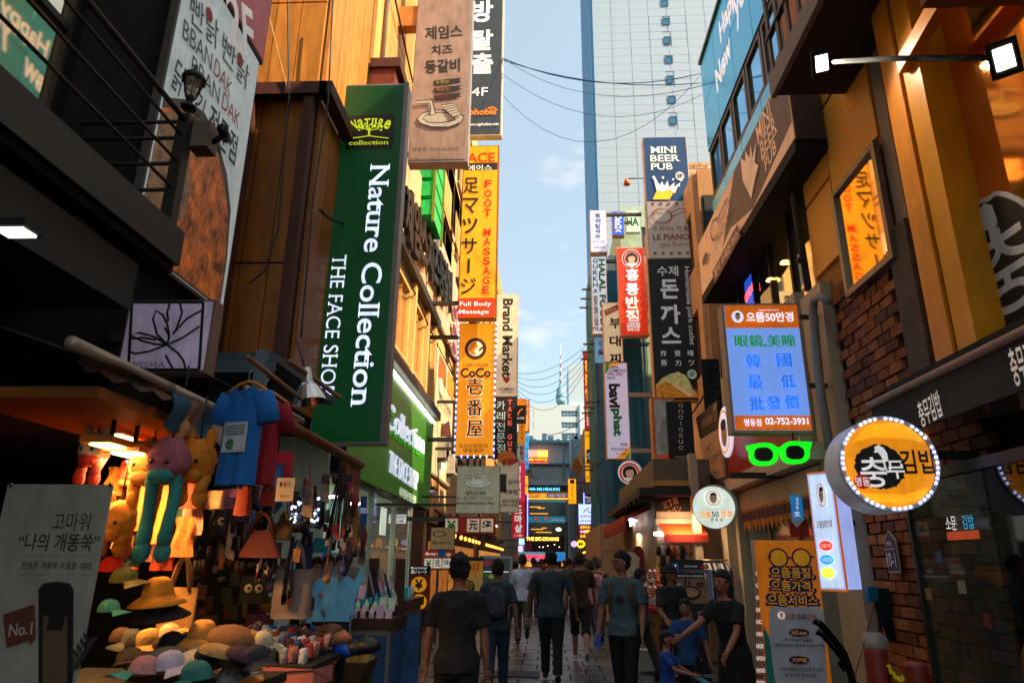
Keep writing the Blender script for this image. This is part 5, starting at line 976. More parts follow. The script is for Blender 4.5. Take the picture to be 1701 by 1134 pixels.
hk.rect(1041, 537, 1063, 544, WHT); hk.t('PLUS+', 1052, 540.5, 20, 5, mat('#c83010', .5)); hk.t('0410', 1052, 548, 20, 6, WHT, bold=.02); hk.done(); arms(hk, 3.6, (8.7, 10.6), w=.1)
hr = Sign('noodle_round_sign', 'round red and white sign with smiling chef hanging below the tall white cosmetics sign', 'round sign', FY(17), 1026, 765, 1066, 805, None); hr.disc(1046, 785, 20, mat('#b0a0b8', .5, e=.15), n=40, depth=.12, name='rim'); hr.k = 1; hr.ddepth = 0
hr.fr = FY(16.86); chef(hr, 1046, 785, 18.5); hr.t('홍콩반점0410+', 1046, 797.5, 24, 4, mat('#a82418', .5)); hr.done(); MB().box(hr.fr.uv(1066, 785)[0], 3.4, 16.95, 17.0, 3.55, 3.62).build('bracket', dcab, hr.root)
gk0 = blade('noodle_house_sign', 'pale lavender sign with blue brush Korean letters, highest on the far right side', 21.5, 981, 1007, 350, 418, 0, mat('#b8bcd8', .5, e=.3), mat('#c8a890', .5), .3); gk0.stack('동의칼국수', 993, 354, 397, 9, mat('#2c3c8a', .5), bold=.03); gk0.t('칼국수 보쌈', 995, 401, 20, 3, mat('#3a6ac8', .5)); gk0.t('7253-5486', 996, 411, 18, 3, mat('#2c3c8a', .5)); gk0.done(); arms(gk0, 3.4, (16,), w=.1)
gk1 = blade('gurkha_blue_sign', 'small blue sign with white stacked letters behind the lavender sign', 24, 1018, 1036, 352, 390, 0, mat('#1c4ac0', .5, e=.35), mat('#a8948a', .5), .3); gk1.stack('GURKHA', 1027, 353, 386, 11, WHT, fill=.85, bold=.04); gk1.done(); arms(gk1, 3.4, (14.2,), w=.08)
gk2 = blade('halal_food_blade_sign', 'white vertical sign with green and blue stacked letters for a halal restaurant', 21.3, 984, 1008, 427, 554, 0, mat('#c0ccd4', .5, e=.28), mat('#c8a890', .5), .3)
side_text(gk2, 'HALAL FOOD', 1001, 485, 11, 112, mat('#0c6a34', .5), .04, False); gk2.stack('GURKHA', 989, 428, 488, 8, mat('#1c3c9a', .5), fill=.75, bold=.02); side_text(gk2, 'INDIAN NEPALI CUISINE', 990, 516, 7, 50, mat('#8a1c34', .5), .04, False); gk2.t('775-8', 992, 547, 17, 7, mat('#8a1c34', .5), bold=.03); gk2.done(); arms(gk2, 3.4, (12.5,), w=.1)
hl = blade('halal_wall_sign', 'white and green board with a large green letter behind the signal lamps', 26.4, 1040, 1062, 350, 385, 0, mat('#b8ccb8', .5, e=.15), mat('#a8b0a0', .5), .2); hl.t('HA', 1051, 368, 20, 14, mat('#0c6a34', .5), bold=.04); hl.done()
bt_ = blade('stew_blade_sign', 'cream sign with big black Korean letters partly hidden by the red noodle sign', 21.0, 1003, 1033, 503, 600, 0, mat('#d8c49c', .5, e=.2), mat('#e0a070', .5), .3); bt_.stack('부대찌개', 1022, 522, 640, 19, ink, fill=.6, bold=.03); bt_.poly([(1003, 516), (1026, 505), (1028, 514), (1006, 525)], mat('#c8603c', .5)); bt_.t('의정부', 1015, 516, 18, 6, mat('#e8d8b8', .5), rot=22); bt_.done(); arms(bt_, 3.4, (8.6, 10.2), w=.08)
su = blade('blue_veiled_sign', 'pale sign seen through a torn teal net just under the halal sign', 21.5, 988, 1010, 560, 602, 0, mat('#6aa0c4', .5, e=.2), None, .1); su.t('수', 998, 571, 11, 9, mat('#1c4a8a', .5)); su.t('육', 999, 586, 12, 12, mat('#6a1c6a', .5), bold=.04); su.done(); arms(su, 3.4, (8.4,))
bv = blade('cosmetics_white_blade_sign', 'white vertical sign with sideways black and green lettering and orange corners', 18, 1007, 1044, 603, 761, 0, mat('#b8b0c8', .5, e=.25, n=.04), mat('#d0a070', .5), .25)
side_text(bv, 'bavi', 1021, 657, 19, 40, ink, .05, False); side_text(bv, 'phat', 1024, 701, 19, 46, mat('#0c6a34', .5, e=.05), .05, False)
bv.poly([(1005, 603), (1016, 603), (1005, 622)], mat('#3a9a1c', .5, e=.1)); bv.poly([(1016, 603), (1034, 603), (1005, 612)], mat('#e0920c', .5, e=.2)); bv.poly([(1023, 761), (1046, 740), (1046, 761)], mat('#e0920c', .5, e=.2)); bv.poly([(1038, 761), (1046, 750), (1046, 761)], mat('#3a9a1c', .5, e=.1))
for i, (tx_, c_) in enumerate((('KOREA', '#241c24'), ('COSMETICS', '#241c24'), ('70%~30%', '#b01c3c'), ('SALE', '#241c24'))): w_ = (19, 32, 26, 14)[i]; bv.t(tx_, 1008+w_/2, 610+i*5.8, w_, 4.6, mat(c_, .5), bold=.02)
bv.t('韩国', 1036, 738, 11, 5, ink); bv.t('有名化妆品', 1028, 746, 27, 5, ink); bv.t('7~3折', 1032, 754, 18, 5, mat('#8a1c3c', .5)); bv.done(); arms(bv, 3.4, (3.9+.5, 5.9), alu, .12)
kr = blade('red_yellow_sign', 'thin red vertical sign with yellow characters edging the scaffold', 33, 971, 983, 583, 713, 0, mat('#a81818', .5, e=.4), mat('#4a2420', .5), .3); kr.stack('松江館', 976, 594, 668, 9, mat('#f0b01c', .5, e=.6), bold=.05); kr.stack('본점', 978, 672, 708, 9, WHT, bold=.02); kr.done(); arms(kr, 3.4, (10,), w=.1)
ys = blade('yellow_phone_sign', 'yellow vertical sign with phone logo beside the teal netting', 35, 972, 983, 716, 800, 0, mat('#e0980c', .5, e=.5), mat('#5a4a20', .5), .3); ys.t('OPPA', 977, 724, 10, 4, ink); ys.rect(974, 746, 983, 768, ink); ys.t('S', 978, 757, 5, 10, mat('#8ac0e0', .5, e=.3)); ys.t('명동', 978, 793, 9, 5, ink); ys.done(); arms(ys, 3.4, (7,), w=.1)
yc = blade('coffee_shop_yellow_sign', 'yellow hanging sign with small owl logo and black stacked letters over the far street', 50, 944, 957, 795, 836, 0, mat('#e8980c', .5, e=.55), None, .3, cat='hanging sign'); yc.rect(947, 796, 954, 803, ink); yc.stack('OFFCORN', 951, 805, 826, 3, ink); yc.t('명동점', 950, 831, 9, 2.5, ink); yc.done(); MB().box(yc.u1, 3.4, 50.05, 50.15, yc.v1-.3, yc.v1-.2).build('bracket', dcab, yc.root)
gr = blade('restaurant_neon_sign', 'white sign edged with blue bulbs reading Gurkha restaurant low on the right', 32, 962, 985, 838, 869, 0, mat('#a8b8e0', .5, e=.75), mat('#2c3ca0', .5, e=.3), .3); gr.t('GURKHA', 974, 857, 20, 4, mat('#4a2c6a', .5), serif=True); gr.t('RESTAURANT', 974, 865, 20, 3, mat('#1c3c7a', .5), bold=.03); gr.line([(969, 851), (974, 845), (978, 842), (976, 850), (984, 850)], 1.4, mat('#1c2c5a', .5)); gr.done(); arms(gr, 3.4, (4.4,), w=.08)
bulbs(gr, [(u, gr.v0+(gr.v1-gr.v0)*k/8) for u in (gr.u0, gr.u1) for k in range(9)]+[(gr.u0+(gr.u1-gr.u0)*k/6, v) for v in (gr.v0, gr.v1) for k in range(7)], 1.1)
bk_ = blade('dark_bulb_sign', 'black sign with white scribbled letters and blue bulbs above the Gurkha restaurant sign', 33, 970, 985, 820, 836, 0, mat('#17181c', .5), mat('#2c3ca0', .5, e=.2), .3); bk_.t('Pizza', 978, 826, 11, 5, WHT); bk_.t('COFFEE', 978, 832, 11, 3, WHT); bk_.done(); arms(bk_, 3.4, (5.9,), w=.08); bulbs(bk_, [(bk_.u0, bk_.v0+(bk_.v1-bk_.v0)*k/5) for k in range(6)], 1.1)
sw = blade('suwon_restaurant_sign', 'red-purple sign with three rows of yellow and white characters', 31, 962, 985, 871, 894, 0, mat('#7a1028', .5, e=.5), None, .3); sw.t('水原カルビ', 974, 875, 21, 5, mat('#f0b01c', .5, e=.9), bold=.04); sw.t('수원 갈비', 974, 882.5, 21, 6, mat('#e0d0e0', .5, e=.6), bold=.03); sw.disc(976, 882.5, 3, mat('#f0c01c', .5, e=.8)); sw.t('水原排骨', 974, 890, 21, 5, mat('#f0b01c', .5, e=.9), bold=.04); sw.done(); arms(sw, 3.4, (3.1,), w=.08)
for nm, lab, cx, r, c_, tx_, Yy in (('round_yellow_sign', 'round yellow lit sign with a letter M low on the far right', 964.5, 6.8, '#f0c020', 'M', 38), ('round_violet_sign', 'small round violet lit sign left of the yellow one', 953.5, 5, '#c8a0e0', 'C', 40), ('round_orange_sign', 'orange lit sign right of the round yellow sign', 978, 6.5, '#e87a10', '돈', 36)):
    s_ = Sign(nm, lab, 'round sign', FY(Yy), cx-2, 900, cx+2, 902, None); s_.disc(cx, 903, r, mat(c_, .5, e=.9), depth=.15, name='disc'); s_.fr = FY(Yy-.17); s_.t(tx_, cx, 903, r, r, mat('#7a3a10' if nm != 'round_violet_sign' else '#5a2a8a', .5), bold=.01); s_.done(); MB().box(s_.fr.uv(cx+r, 903)[0], 3.4, Yy-.04, Yy+.04, 3.0, 3.06).build('bracket', dcab, s_.root)
# end of street signs
def esign(nm, lab, x0, y0, x1, y1, face, Y=84.0, t=.3, cab=None): return Sign(nm, lab, 'sign', FY(Y), x0, y0, x1, y1, face, cab, t, .05)
s = esign('led_screen', 'pink-to-yellow LED screen with a red lettered strip high on the crossing building', 878, 747, 910, 768, mat('#f08a6a', .5, e=.9)); s.rect(894, 748, 910, 759, mat('#e8c83a', .5, e=.9)); s.rect(878, 759, 910, 768, mat('#b81c18', .5, e=.7)); s.t('LIFTING LASER', 894, 753, 24, 3.5, WHT); s.t('명동 피부과 의원', 894, 763, 29, 4, mat('#f8c81c', .5, e=1.2)); s.done()
s = esign('massage_chair_sign', 'dark sign with a blue moustache and lettering across the crossing building', 873, 805, 943, 816, mat('#15191d', .5)); s.t('MR.HEALING', 911, 812, 38, 5, mat('#4ab0d8', .5, e=1.2), bold=.03); s.poly([(878, 813), (881, 809), (884, 811), (887, 809), (891, 813), (885, 814)], mat('#4ab0d8', .5, e=1)); s.done()
s = esign('food_screen', 'long lit screen strip with food photos and yellow-blue lettering', 873, 819, 943, 829, mat('#b8701c', .5, e=.8, n=.7, sc=1.2)); s.rect(908, 820, 942, 826, mat('#2c2c6a', .5, e=.5)); s.t('OPEN THE SIC', 925, 823, 30, 3, WHT, bold=.03); s.rect(873, 827, 943, 829, mat('#e8a01c', .5, e=1)); s.done()
g3 = esign('glass_storey', 'teal glazed storeys with warm interior lights on the crossing building', 876, 830, 939, 890, mat('#1d4a58', .15, spec=.8), 84.2); cy_ = mat('#3a9ab0', .4, e=.15)
for a, b in ((830, 834), (857, 868)): g3.rect(876, a, 939, b, cy_, .08, 'band_panel')
for x in (876, 887, 901, 915, 929): g3.rect(x, 834, x+.6, 888, mat('#6aa8b0', .4), .1, 'mullion')
for x, y, w_ in ((880, 841, 18), (893, 843, 12), (880, 852, 30), (900, 876, 8), (882, 878, 20), (890, 883, 26)): g3.rect(x, y, x+w_, y+1.4, mat('#e8901c', .5, e=1.1), 0, 'light_strip')
for x in (891, 907): g3.star(x, 861, 4, mat('#b81c2c', .5, e=.5), 6)
g3.t('가차샵 TEA', 926, 863.5, 24, 2, WHT); g3.done()
s = esign('sic_ddang_sign', 'glowing orange channel letters on black above the second storey of the crossing building', 871, 888, 938, 901, mat('#131110', .5)); s.t('THE SIC-DDANG', 901, 894.5, 54, 6, mat('#f0a03c', .5, e=2.4), bold=.03, depth=.15); s.done()
s = esign('bar_storey', 'dark storey with small lights and a red picture panel under the orange letters', 871, 901, 938, 916, mat('#14130f', .3, n=.4)); s.rect(871, 901, 883, 915, mat('#4a141c', .5, e=.25, n=.8, sc=1.5)); 
for x in (896, 902, 910, 921, 929): s.disc(x, 904+(x % 3)*2, .7, mat('#fff0d0', .5, e=3))
s.done()
s = esign('artbox_sign', 'pale blue fascia with bright red channel letters at street level of the crossing building', 868, 916, 939, 932, mat('#4a90a8', .5, e=.35)); s.t('ARTBOX', 889, 924.5, 38, 7, mat('#f01828', .5, e=2.0), bold=.06, depth=.2); s.star(911, 924, 3, mat('#1c5a6a', .5, e=.5), 4); s.poly([(917, 932), (917, 918), (938, 918), (938, 932)], mat('#2c7ac0', .5, e=.4)); s.done()
s = esign('street_level_front', 'warm shopfront with small lights under the red channel letters', 868, 932, 939, 941, mat('#c07020', .5, e=.9, n=.8, sc=1.6)); s.done()
rd = Sign('restaurant_picture_sign', 'white menu board with blurred food pictures mounted on the right wall by the red awning', 'board', FR(3.2), -17.6, -15.0, 2.45, 3.7, mat('#a8b0b8', .5, e=.2), mat('#c0986a', .5), .15, .03, px=False); rd.disc(-16.6, 3.1, .3, mat('#3a7a4a', .5), .3); rd.disc(-15.8, 2.9, .22, mat('#8a4a2c', .5)); rd.done()
tl_ = Sign('tilted_board_sign', 'tilted pale board with wooden lower half on the far right wall', 'board', FY(40), 950, 700, 972, 800, None); tl_.poly([(958, 762), (970, 708), (972, 745), (966, 778)], mat('#a8a294', .5), .25, 'board'); tl_.poly([(949, 773), (958, 758), (968, 778), (961, 793)], mat('#8a5420', .5), .25, 'wooden_panel'); tl_.done(); MB().box(1.9, 3.4, 40.02, 40.1, 8.0, 8.1).build('bracket', dcab, tl_.root)
# optician signs
ob_ = blade('optician_light_box', 'big light box with orange bands and blue Chinese characters above green glasses', 7.85, 1212, 1336, 507, 714, 0, mat('#6a90d8', .5, e=.40, n=.04), mat('#a08468', .5, n=.2), .22, .03)
ob_.band(0, .19, mat('#c05a0c', .5, e=.35)); ob_.band(.89, 1, mat('#c05a0c', .5, e=.35)); lv = mat('#dcd8f0', .5, e=.6)
def face_badge(s, cx, cy, r, ring='#e08a1c', bg='#dce0ee', ry=None):
    ry = ry or r; s.disc(cx, cy, r, mat(bg, .5, e=.35), ry); s.disc(cx, cy, r*.9, mat(ring, .5, e=.3), ry*.9, ring=.9); s.disc(cx, cy+ry*.05, r*.42, mat('#c89a78', .5, e=.1), ry*.52); s.poly([(cx-r*.42, cy-ry*.08), (cx-r*.35, cy-ry*.5), (cx, cy-ry*.68), (cx+r*.35, cy-ry*.5), (cx+r*.42, cy-ry*.08), (cx+r*.3, cy-ry*.3), (cx-r*.3, cy-ry*.3)], mat('#2c241c', .5))
    for q in (-1, 1): s.disc(cx+q*r*.19, cy+ry*.02, r*.15, K, ry*.11, 12, ring=.7)
    s.poly([(cx-r*.15, cy+ry*.32), (cx+r*.15, cy+ry*.32), (cx, cy+ry*.4)], mat('#8a3a2c', .5)); s.poly([(cx-r*.25, cy+ry*.75), (cx, cy+ry*.6), (cx+r*.25, cy+ry*.75), (cx, cy+ry*.68)], mat('#2c7a2c', .5))
face_badge(ob_, 1225, 526, 10, '#dce0ee'); ob_.t('으뜸50안경', 1278, 527, 78, 16, lv, bold=.02); ob_.t('Optical Chain Store', 1276, 516, 34, 3, lv)
gn = mat('#0c8a2c', .5, e=.3); bu = mat('#1c6ad0', .5, e=.5)
[ob_.t('眼鏡,美瞳', 1270+q_, 567, 100, 20, gn, bold=0) for q_ in (-.6, 0, .6)]
for ch, x, y in (('韓', 1250, 600), ('國', 1301, 599), ('最', 1253, 635), ('低', 1307, 634), ('批', 1255, 671), ('發', 1283, 670), ('價', 1313, 669)): [ob_.t(ch, x+q_, y, 23, 22, bu, bold=0) for q_ in (-.7, 0, .7)]
ob_.t('명동점', 1248, 703, 28, 12, lv, bold=.01); ob_.t('02-752-3931', 1304, 701, 71, 11, lv, bold=.02); ob_.done(); arms(ob_, 3.6, (3.6, 4.6))
gg = Sign('green_glasses_sign', 'bright green pair of giant spectacles hanging under the optician light box', 'spectacles sign', FY(7.8), 1240, 735, 1345, 772, None); GG = mat('#10d818', .4, e=.55)
Lf = [(1239, 742), (1252, 737), (1270, 736), (1286, 739), (1291, 742), (1296, 741), (1312, 735), (1330, 733), (1343, 734), (1346, 738), (1344, 745), (1341, 748), (1337, 764), (1328, 770), (1312, 770), (1302, 763), (1296, 751), (1291, 751), (1286, 766), (1275, 773), (1260, 773), (1250, 766), (1246, 752), (1240, 748)]
def ringpoly(s, outer, inner, ma, depth):
    k = len(outer); q = [s.m(*p) for p in outer]+[s.m(*p) for p in inner]; s.put(ma, q, [(i, (i+1) % k, k+(i+1) % k, k+i) for i in range(k)], depth, 'frame')
def ov(cx, cy, a, b, n=20, sq=2.6): return [(cx+a*math.copysign(abs(math.cos(t))**(2/sq), math.cos(t)), cy+b*math.copysign(abs(math.sin(t))**(2/sq), math.sin(t))) for t in [2*math.pi*i/n for i in range(n)]][::-1]
for cx, cy in ((1267, 755), (1319, 752)): gg.k = 0; ringpoly(gg, ov(cx, cy, 24, 19), ov(cx, cy, 16.5, 12), GG, .05); gg.k = 0; gg.disc(cx, cy, 17, mat('#1c1410', .3), 13, depth=.02, name='lens')
gg.k = 0; gg.poly([(1286, 744), (1300, 742), (1300, 751), (1286, 753)], GG, .05, 'bridge'); gg.poly([(1238, 741), (1252, 738), (1250, 750), (1240, 748)], GG, .05, 'hinge'); gg.poly([(1334, 734), (1346, 735), (1344, 746), (1336, 746)], GG, .05, 'hinge'); gg.done()
MB().tube([onY(1317, 735, 7.8), onY(1317, 718, 7.8)], .012, 6).build('hanger', K, gg.root)
br = Sign('brown_lettered_panels', 'brown panels with pan drawing and pub lettering stepping down beside the red fascia', 'panels', FR(3.1), -15.6, -12.4, 2.6, 6.2, None, px=False); br.px = True
a1 = br.fr.uv(1163, 700)[0]; 
br.poly([(1160, 694), (1196, 664), (1198, 710), (1167, 728)], mat('#3a2a22', .5), .05, 'panel'); br.poly([(1167, 730), (1198, 712), (1206, 790), (1178, 804)], mat('#a87a54', .5, e=.05), .05, 'panel'); br.poly([(1160, 785), (1174, 776), (1204, 802), (1212, 840), (1176, 830)], mat('#4a241c', .5), .05, 'panel')
br.k = 8; br.fr = FR(3.04); br.tl('MINI BEER PUB', (1168, 706), (1194, 688), .16, mat('#a87a54', .5)); br.disc(1190, 676, 3.5, mat('#a87a54', .5), 6); br.line([(1176, 768), (1173, 755), (1177, 742), (1181, 748), (1180, 764), (1176, 769)], 1.2, ink); br.line([(1180, 746), (1183, 736)], 1.2, ink); br.tl('EYIAHOuipine', (1184, 763), (1201, 750), .1, ink) if False else br.tl('LE PIANO', (1184, 763), (1201, 750), .1, ink); br.tl('돈까스', (1182, 792), (1200, 782), .12, ink); br.done()
rs_ = Sign('optician_round_sign', 'round white globe sign with orange ringed face and Korean lettering', 'round sign', FY(10), 1150, 808, 1222, 878, None); rs_.disc(1185.5, 842, 36, mat('#8a8478', .5), n=44, depth=.16, name='rim'); rs_.fr = FY(9.82); rs_.k = 1; rs_.disc(1185.5, 842, 35, mat('#c8d4c8', .5, e=.4), n=44, depth=.01, name='sign_face'); rs_.k = 12
face_badge(rs_, 1184, 827, 14, '#e8961c', '#d8e4dc'); rs_.t('으뜸', 1171, 855, 17, 10, mat('#e0820c', .5, e=.5), bold=.03); rs_.t('50', 1187, 854, 12, 9, mat('#1c2c3c', .5)); rs_.t('안경', 1205, 853, 18, 10, mat('#e0820c', .5, e=.5), bold=.03); rs_.t('명 동 점', 1189, 863, 20, 5, K); rs_.rect(1163, 846, 1212, 846.6, K); rs_.done(); MB().box(rs_.fr.uv(1220, 842)[0], 3.4, 9.88, 9.94, 2.75, 2.83).build('bracket', dcab, rs_.root)
ro = Sign('oval_wall_badge', 'narrow oval badge with a face seen edge-on at the corner of the red fascia', 'badge', FR(3.02), -12.2, -11.7, 3.2, 4.2, None, px=False); c_ = FR(3.02).uv(1208, 717); ro.disc(c_[0], c_[1], .42, mat('#c8c4d8', .5, e=.4), .42, name='disc', depth=.03); ro.k = 22; ro.px = False
ro.disc(c_[0], c_[1], .36, mat('#e0901c', .5, e=.3), .36, ring=.9); ro.disc(c_[0], c_[1]-.02, .18, mat('#c89a78', .5), .22); ro.disc(c_[0], c_[1]+.12, .18, K, .09); ro.done()
vb = Sign('optician_tall_light_box', 'tall narrow white light box with coloured pills leaning edge-on at the right column', 'light box', Frame((2.62, 7.55, 0), (.62, -.78, 0)), 1349, 785, 1395, 978, None)
vb.u0 = vb.fr.uv(1352, 880)[0]; vb.u1 = vb.fr.uv(1392, 880)[0]; vb.v1 = vb.fr.uv(1362, 786)[1]; vb.v0 = vb.fr.uv(1380, 978)[1]; m = MB(); vb.slab(m, vb.u0, vb.u1, vb.v0, vb.v1, -.3, 0); m.build('cabinet', mat('#8a9ad0', .5, e=.5, n=.12, sc=4), vb.root)
m = MB(); vb.slab(m, vb.u0-.01, vb.u1+.01, vb.v0-.02, vb.v1+.02, -.03, -.002); m.build('frame', mat('#c8640c', .5, e=.3), vb.root); m = MB(); vb.slab(m, vb.u0+.015, vb.u1-.015, vb.v0+.015, vb.v1-.015, 0, .004); m.build('sign_face', mat('#b0c4e0', .5, e=.5), vb.root); vb.k = 5
face_badge(vb, 1365, 822, 8.5, '#e0801c', '#d0dcf0', 22); vb.t('으뜸', 1363, 871, 9, 12, mat('#d8541c', .5), bold=.02); vb.t('50', 1371, 870, 6, 11, mat('#1c2c4a', .5)); vb.t('안경', 1379, 869, 10, 12, mat('#d8541c', .5), bold=.02)
for y, c_, tx_ in ((906, '#e02c10', '으뜸가격'), (929, '#1c90e0', '으뜸품질'), (951, '#e8e010', '으뜸서비스')): vb.disc(1374+(y-906)*.08, y, 11, mat(c_, .5, e=.6), 8, 20); vb.t(tx_, 1374+(y-906)*.08, y, 17, 7, WHT)
vb.done(); MB().box(2.9, 3.3, 7.7, 7.78, 2.0, 2.06).build('bracket', dcab, vb.root)
# orange standing banner
sb = Sign('optician_banner_stand', 'orange standing banner with round spectacles and price promises in Korean', 'banner', FY(5.9), 1262, 896, 1375, 1400, None)
sb.u0 = onY(1262, 1000, 5.9).x; sb.u1 = onY(1366, 1000, 5.9).x; sb.v1 = onY(1310, 897, 5.9).z; sb.v0 = .12; m = MB(); sb.slab(m, sb.u0, sb.u1, sb.v0, sb.v1, -.006, 0); m.build('cloth', mat('#e0780f', .6, e=.10), sb.root)  # slight emission added to brighten the shaded banner cloth
nv = mat('#1a1c4e', .6); ylo = mat('#d8920c', .6, e=.08)
for cx in (1293, 1331): sb.disc(cx, 926, 16.5, nv, 16.5); sb.disc(cx, 926, 13.5, ylo, 13.5)
sb.line([(1275, 924), (1281, 924)], 3, nv); sb.line([(1308, 926), (1317, 926)], 3, nv); sb.line([(1346, 924), (1352, 925)], 3, nv)
for tx_, cy, w_ in (('으뜸품질,', 951, 70), ('으뜸가격,', 973, 70), ('으뜸서비스', 996, 82)): sb.t(tx_, 1315, cy, w_+9, 25, nv, bold=.09); sb.rect(1315-w_/2, cy-8, 1315+w_/2, cy+9, nv); sb.t(tx_, 1315, cy, w_, 18, ylo, bold=.015)
sb.poly([(1276, 1014), (1279, 1007), (1358, 1007), (1366, 1014), (1384, 1400), (1284, 1400)], mat('#b8b4b8', .6)); face_badge(sb, 1296, 1021, 6.5, '#c8641c', '#b8b4b8'); sb.t('으뜸', 1311, 1023, 16, 10, mat('#c8541c', .6), bold=.02); sb.t('50', 1328, 1023, 13, 9, nv); sb.t('안경', 1344, 1023, 18, 10, mat('#c8541c', .6), bold=.02)
for cy, tx_ in ((1049, 'NO.one'), (1094, '大拇指')): sb.disc(1324, cy, 17, nv, 6.5); sb.rect(1312, cy-6, 1336, cy+6, nv); sb.t(tx_, 1324, cy, 24, 7, ylo)
gx = mat('#3a3640', .6); sb.t('Price and quality', 1324, 1061, 47, 7, gx); sb.t('that cannot be met in your life', 1324, 1070, 82, 7, gx); sb.t('大拇指眼镜店给您更多选择', 1326, 1109, 74, 7, gx, bold=0); sb.t('更多优惠·更多惊喜', 1326, 1119, 52, 7, gx, bold=0)
sb.poly([(1264, 1036), (1274, 1056), (1284, 1134), (1270, 1134)], mat('#1c7a6a', .6)); sb.done()
for x in (sb.u0+.02, sb.u1-.02): MB().tube([(x, 5.92, 0), (x, 5.92, sb.v1)], .008, 6).build('stand_pole', alu, sb.root)
MB().box(sb.u0-.05, sb.u1+.05, 5.75, 6.1, 0, .04).build('foot', K, sb.root)
ls = Sign('menu_strip_stand', 'white narrow board with peach boxes of prices right behind the orange banner', 'board', FY(6.3), 1254, 897, 1290, 1350, mat('#a8a090', .6), None, .02)
for k in range(11): y = 925+k*20; ls.rect(1254, y, 1277, y+14, mat('#c0805c', .6) if k % 4 != 3 else mat('#b8ac98', .6)); ls.t('000', 1262, y+7, 14, 7, WHT)
ls.done()
# round gimbap sign
GO = Vector(onY(1472, 770, 5.2)); nrm = Vector((-.08, -.9968, 0)); gf = Frame((GO.x, GO.y, GO.z), (.9968, -.08, 0)); gf.O = GO
gz = Sign('gimbap_round_sign', 'large oval amber light sign with black brush disc, seahorse letters and blue bulb edging', 'round sign', gf, -.1, .1, -.1, .1, None, px=False)
w1 = (gf.uv(1558, 770)[0]-gf.uv(1393, 770)[0])/2; cu = (gf.uv(1558, 770)[0]+gf.uv(1393, 770)[0])/2; h1 = (gf.uv(1476, 692)[1]-gf.uv(1476, 850)[1])/2; cv = (gf.uv(1476, 692)[1]+gf.uv(1476, 850)[1])/2
m = MB(); n_ = 48; vs_ = []
for d_, k_ in ((.0, 1.), (-.34, 1.0), (-.34, 0)): vs_ += [gf.w(cu+w1*k_*math.cos(2*math.pi*i/n_), cv+h1*k_*math.sin(2*math.pi*i/n_), d_) for i in range(n_)]
m.add(vs_, [(j*n_+i, j*n_+(i+1) % n_, (j+1)*n_+(i+1) % n_, (j+1)*n_+i) for j in range(2) for i in range(n_)], True); m.build('cabinet', mat('#a8acb8', .4, e=.06), gz.root)
gz.disc(cu, cv, w1, mat('#b0aca4', .5), h1, 48, ring=.93, depth=.03, name='rim'); gz.k = 0; gz.disc(cu, cv, w1*.955, mat('#d8820a', .5, e=.42, n=.18, sc=3), h1*.955, 48, name='sign_face'); gz.px = True
gz.k = 2
for pts in (((1415, 735), (1440, 706), (1500, 702), (1540, 722), (1548, 738), (1500, 728), (1450, 726)), ((1420, 815), (1450, 833), (1500, 836), (1530, 828), (1546, 808), (1500, 822), (1450, 820))): gz.poly(pts, mat('#e0960c', .5, e=.5))
gz.disc(1461, 775, 42, mat('#1f1a17', .5), 37, 60, wob=.05); gz.k = 8
wz = mat('#c8c4c0', .5, e=.45)
gz.t('충', 1450, 784, 44, 50, wz, bold=.01); gz.t('무', 1488, 780, 30, 30, wz, bold=.01); gz.line([(1466, 765), (1470, 779), (1474, 784), (1478, 779), (1474, 776)], 3, wz)
gz.poly([(1451, 742), (1458, 740), (1466, 744), (1472, 753), (1474, 766), (1466, 768), (1462, 758), (1457, 752), (1450, 752), (1452, 747)], wz)
gz.disc(1431, 800, 14, mat('#9a1c10', .5, e=.3), 12, 24, wob=.04); gz.t('명동', 1431, 800, 23, 15, wz); gz.t('김밥', 1523, 767, 60, 40, mat('#241a10', .5), bold=.02); gz.done()
bb_ = MB().ell((0, 0, 0), (.010, .010, .010), 8, 6).mesh('bulb', mat('#c8d0ff', .4, e=3.5, ecol='#a8b8ff'))
for k in range(54):
    if k % 5 == 4: continue
    a = 2*math.pi*k/54; piece('bulb', bb_, gf.w(cu+w1*.94*math.cos(a), cv+h1*.94*math.sin(a), .04), gz.root)
MB().box(2.3, 3.4, 5.5, 5.58, 2.4, 2.46).build('bracket', dcab, gz.root)
# cables across the sky
bc = mat('#1c4a78', .6)
for i, (a, b, Ya, Yb, sg) in enumerate((((835, 97), (1165, 122), 16, 15, .55), ((835, 100), (1165, 138), 16, 15, .35), ((835, 97), (1240, 118), 16, 11, .9), ((833, 122), (1180, 150), 16, 15, 1.1), ((828, 150), (1170, 118), 17, 14, 1.9))):
    cable('overhead_cable', ('upper dark blue cable sagging across the sky gap', 'second blue cable crossing the sky just below the upper one', 'cable running on across the blue panels', 'thin faint cable sagging before the white tower', 'lowest thin cable sagging deeply before the white tower')[i], [onY(*a, Ya), onY(*b, Yb)], .013 if i < 2 else .007, bc, sg)
for i in range(6):
    cable('overhead_cable', 'thin blue wire of the fan running from the cream sign up to the teal scaffold', [onY(860, 620+i*7, 24), onY(980, 568+i*6, 23)], .008, bc, .35+.15*i, 'fan of wires over the far street')
cable('overhead_cable', 'single thin wire crossing before the white office block', [onY(905, 722, 60), onY(972, 692, 50)], .03, bc, .4)
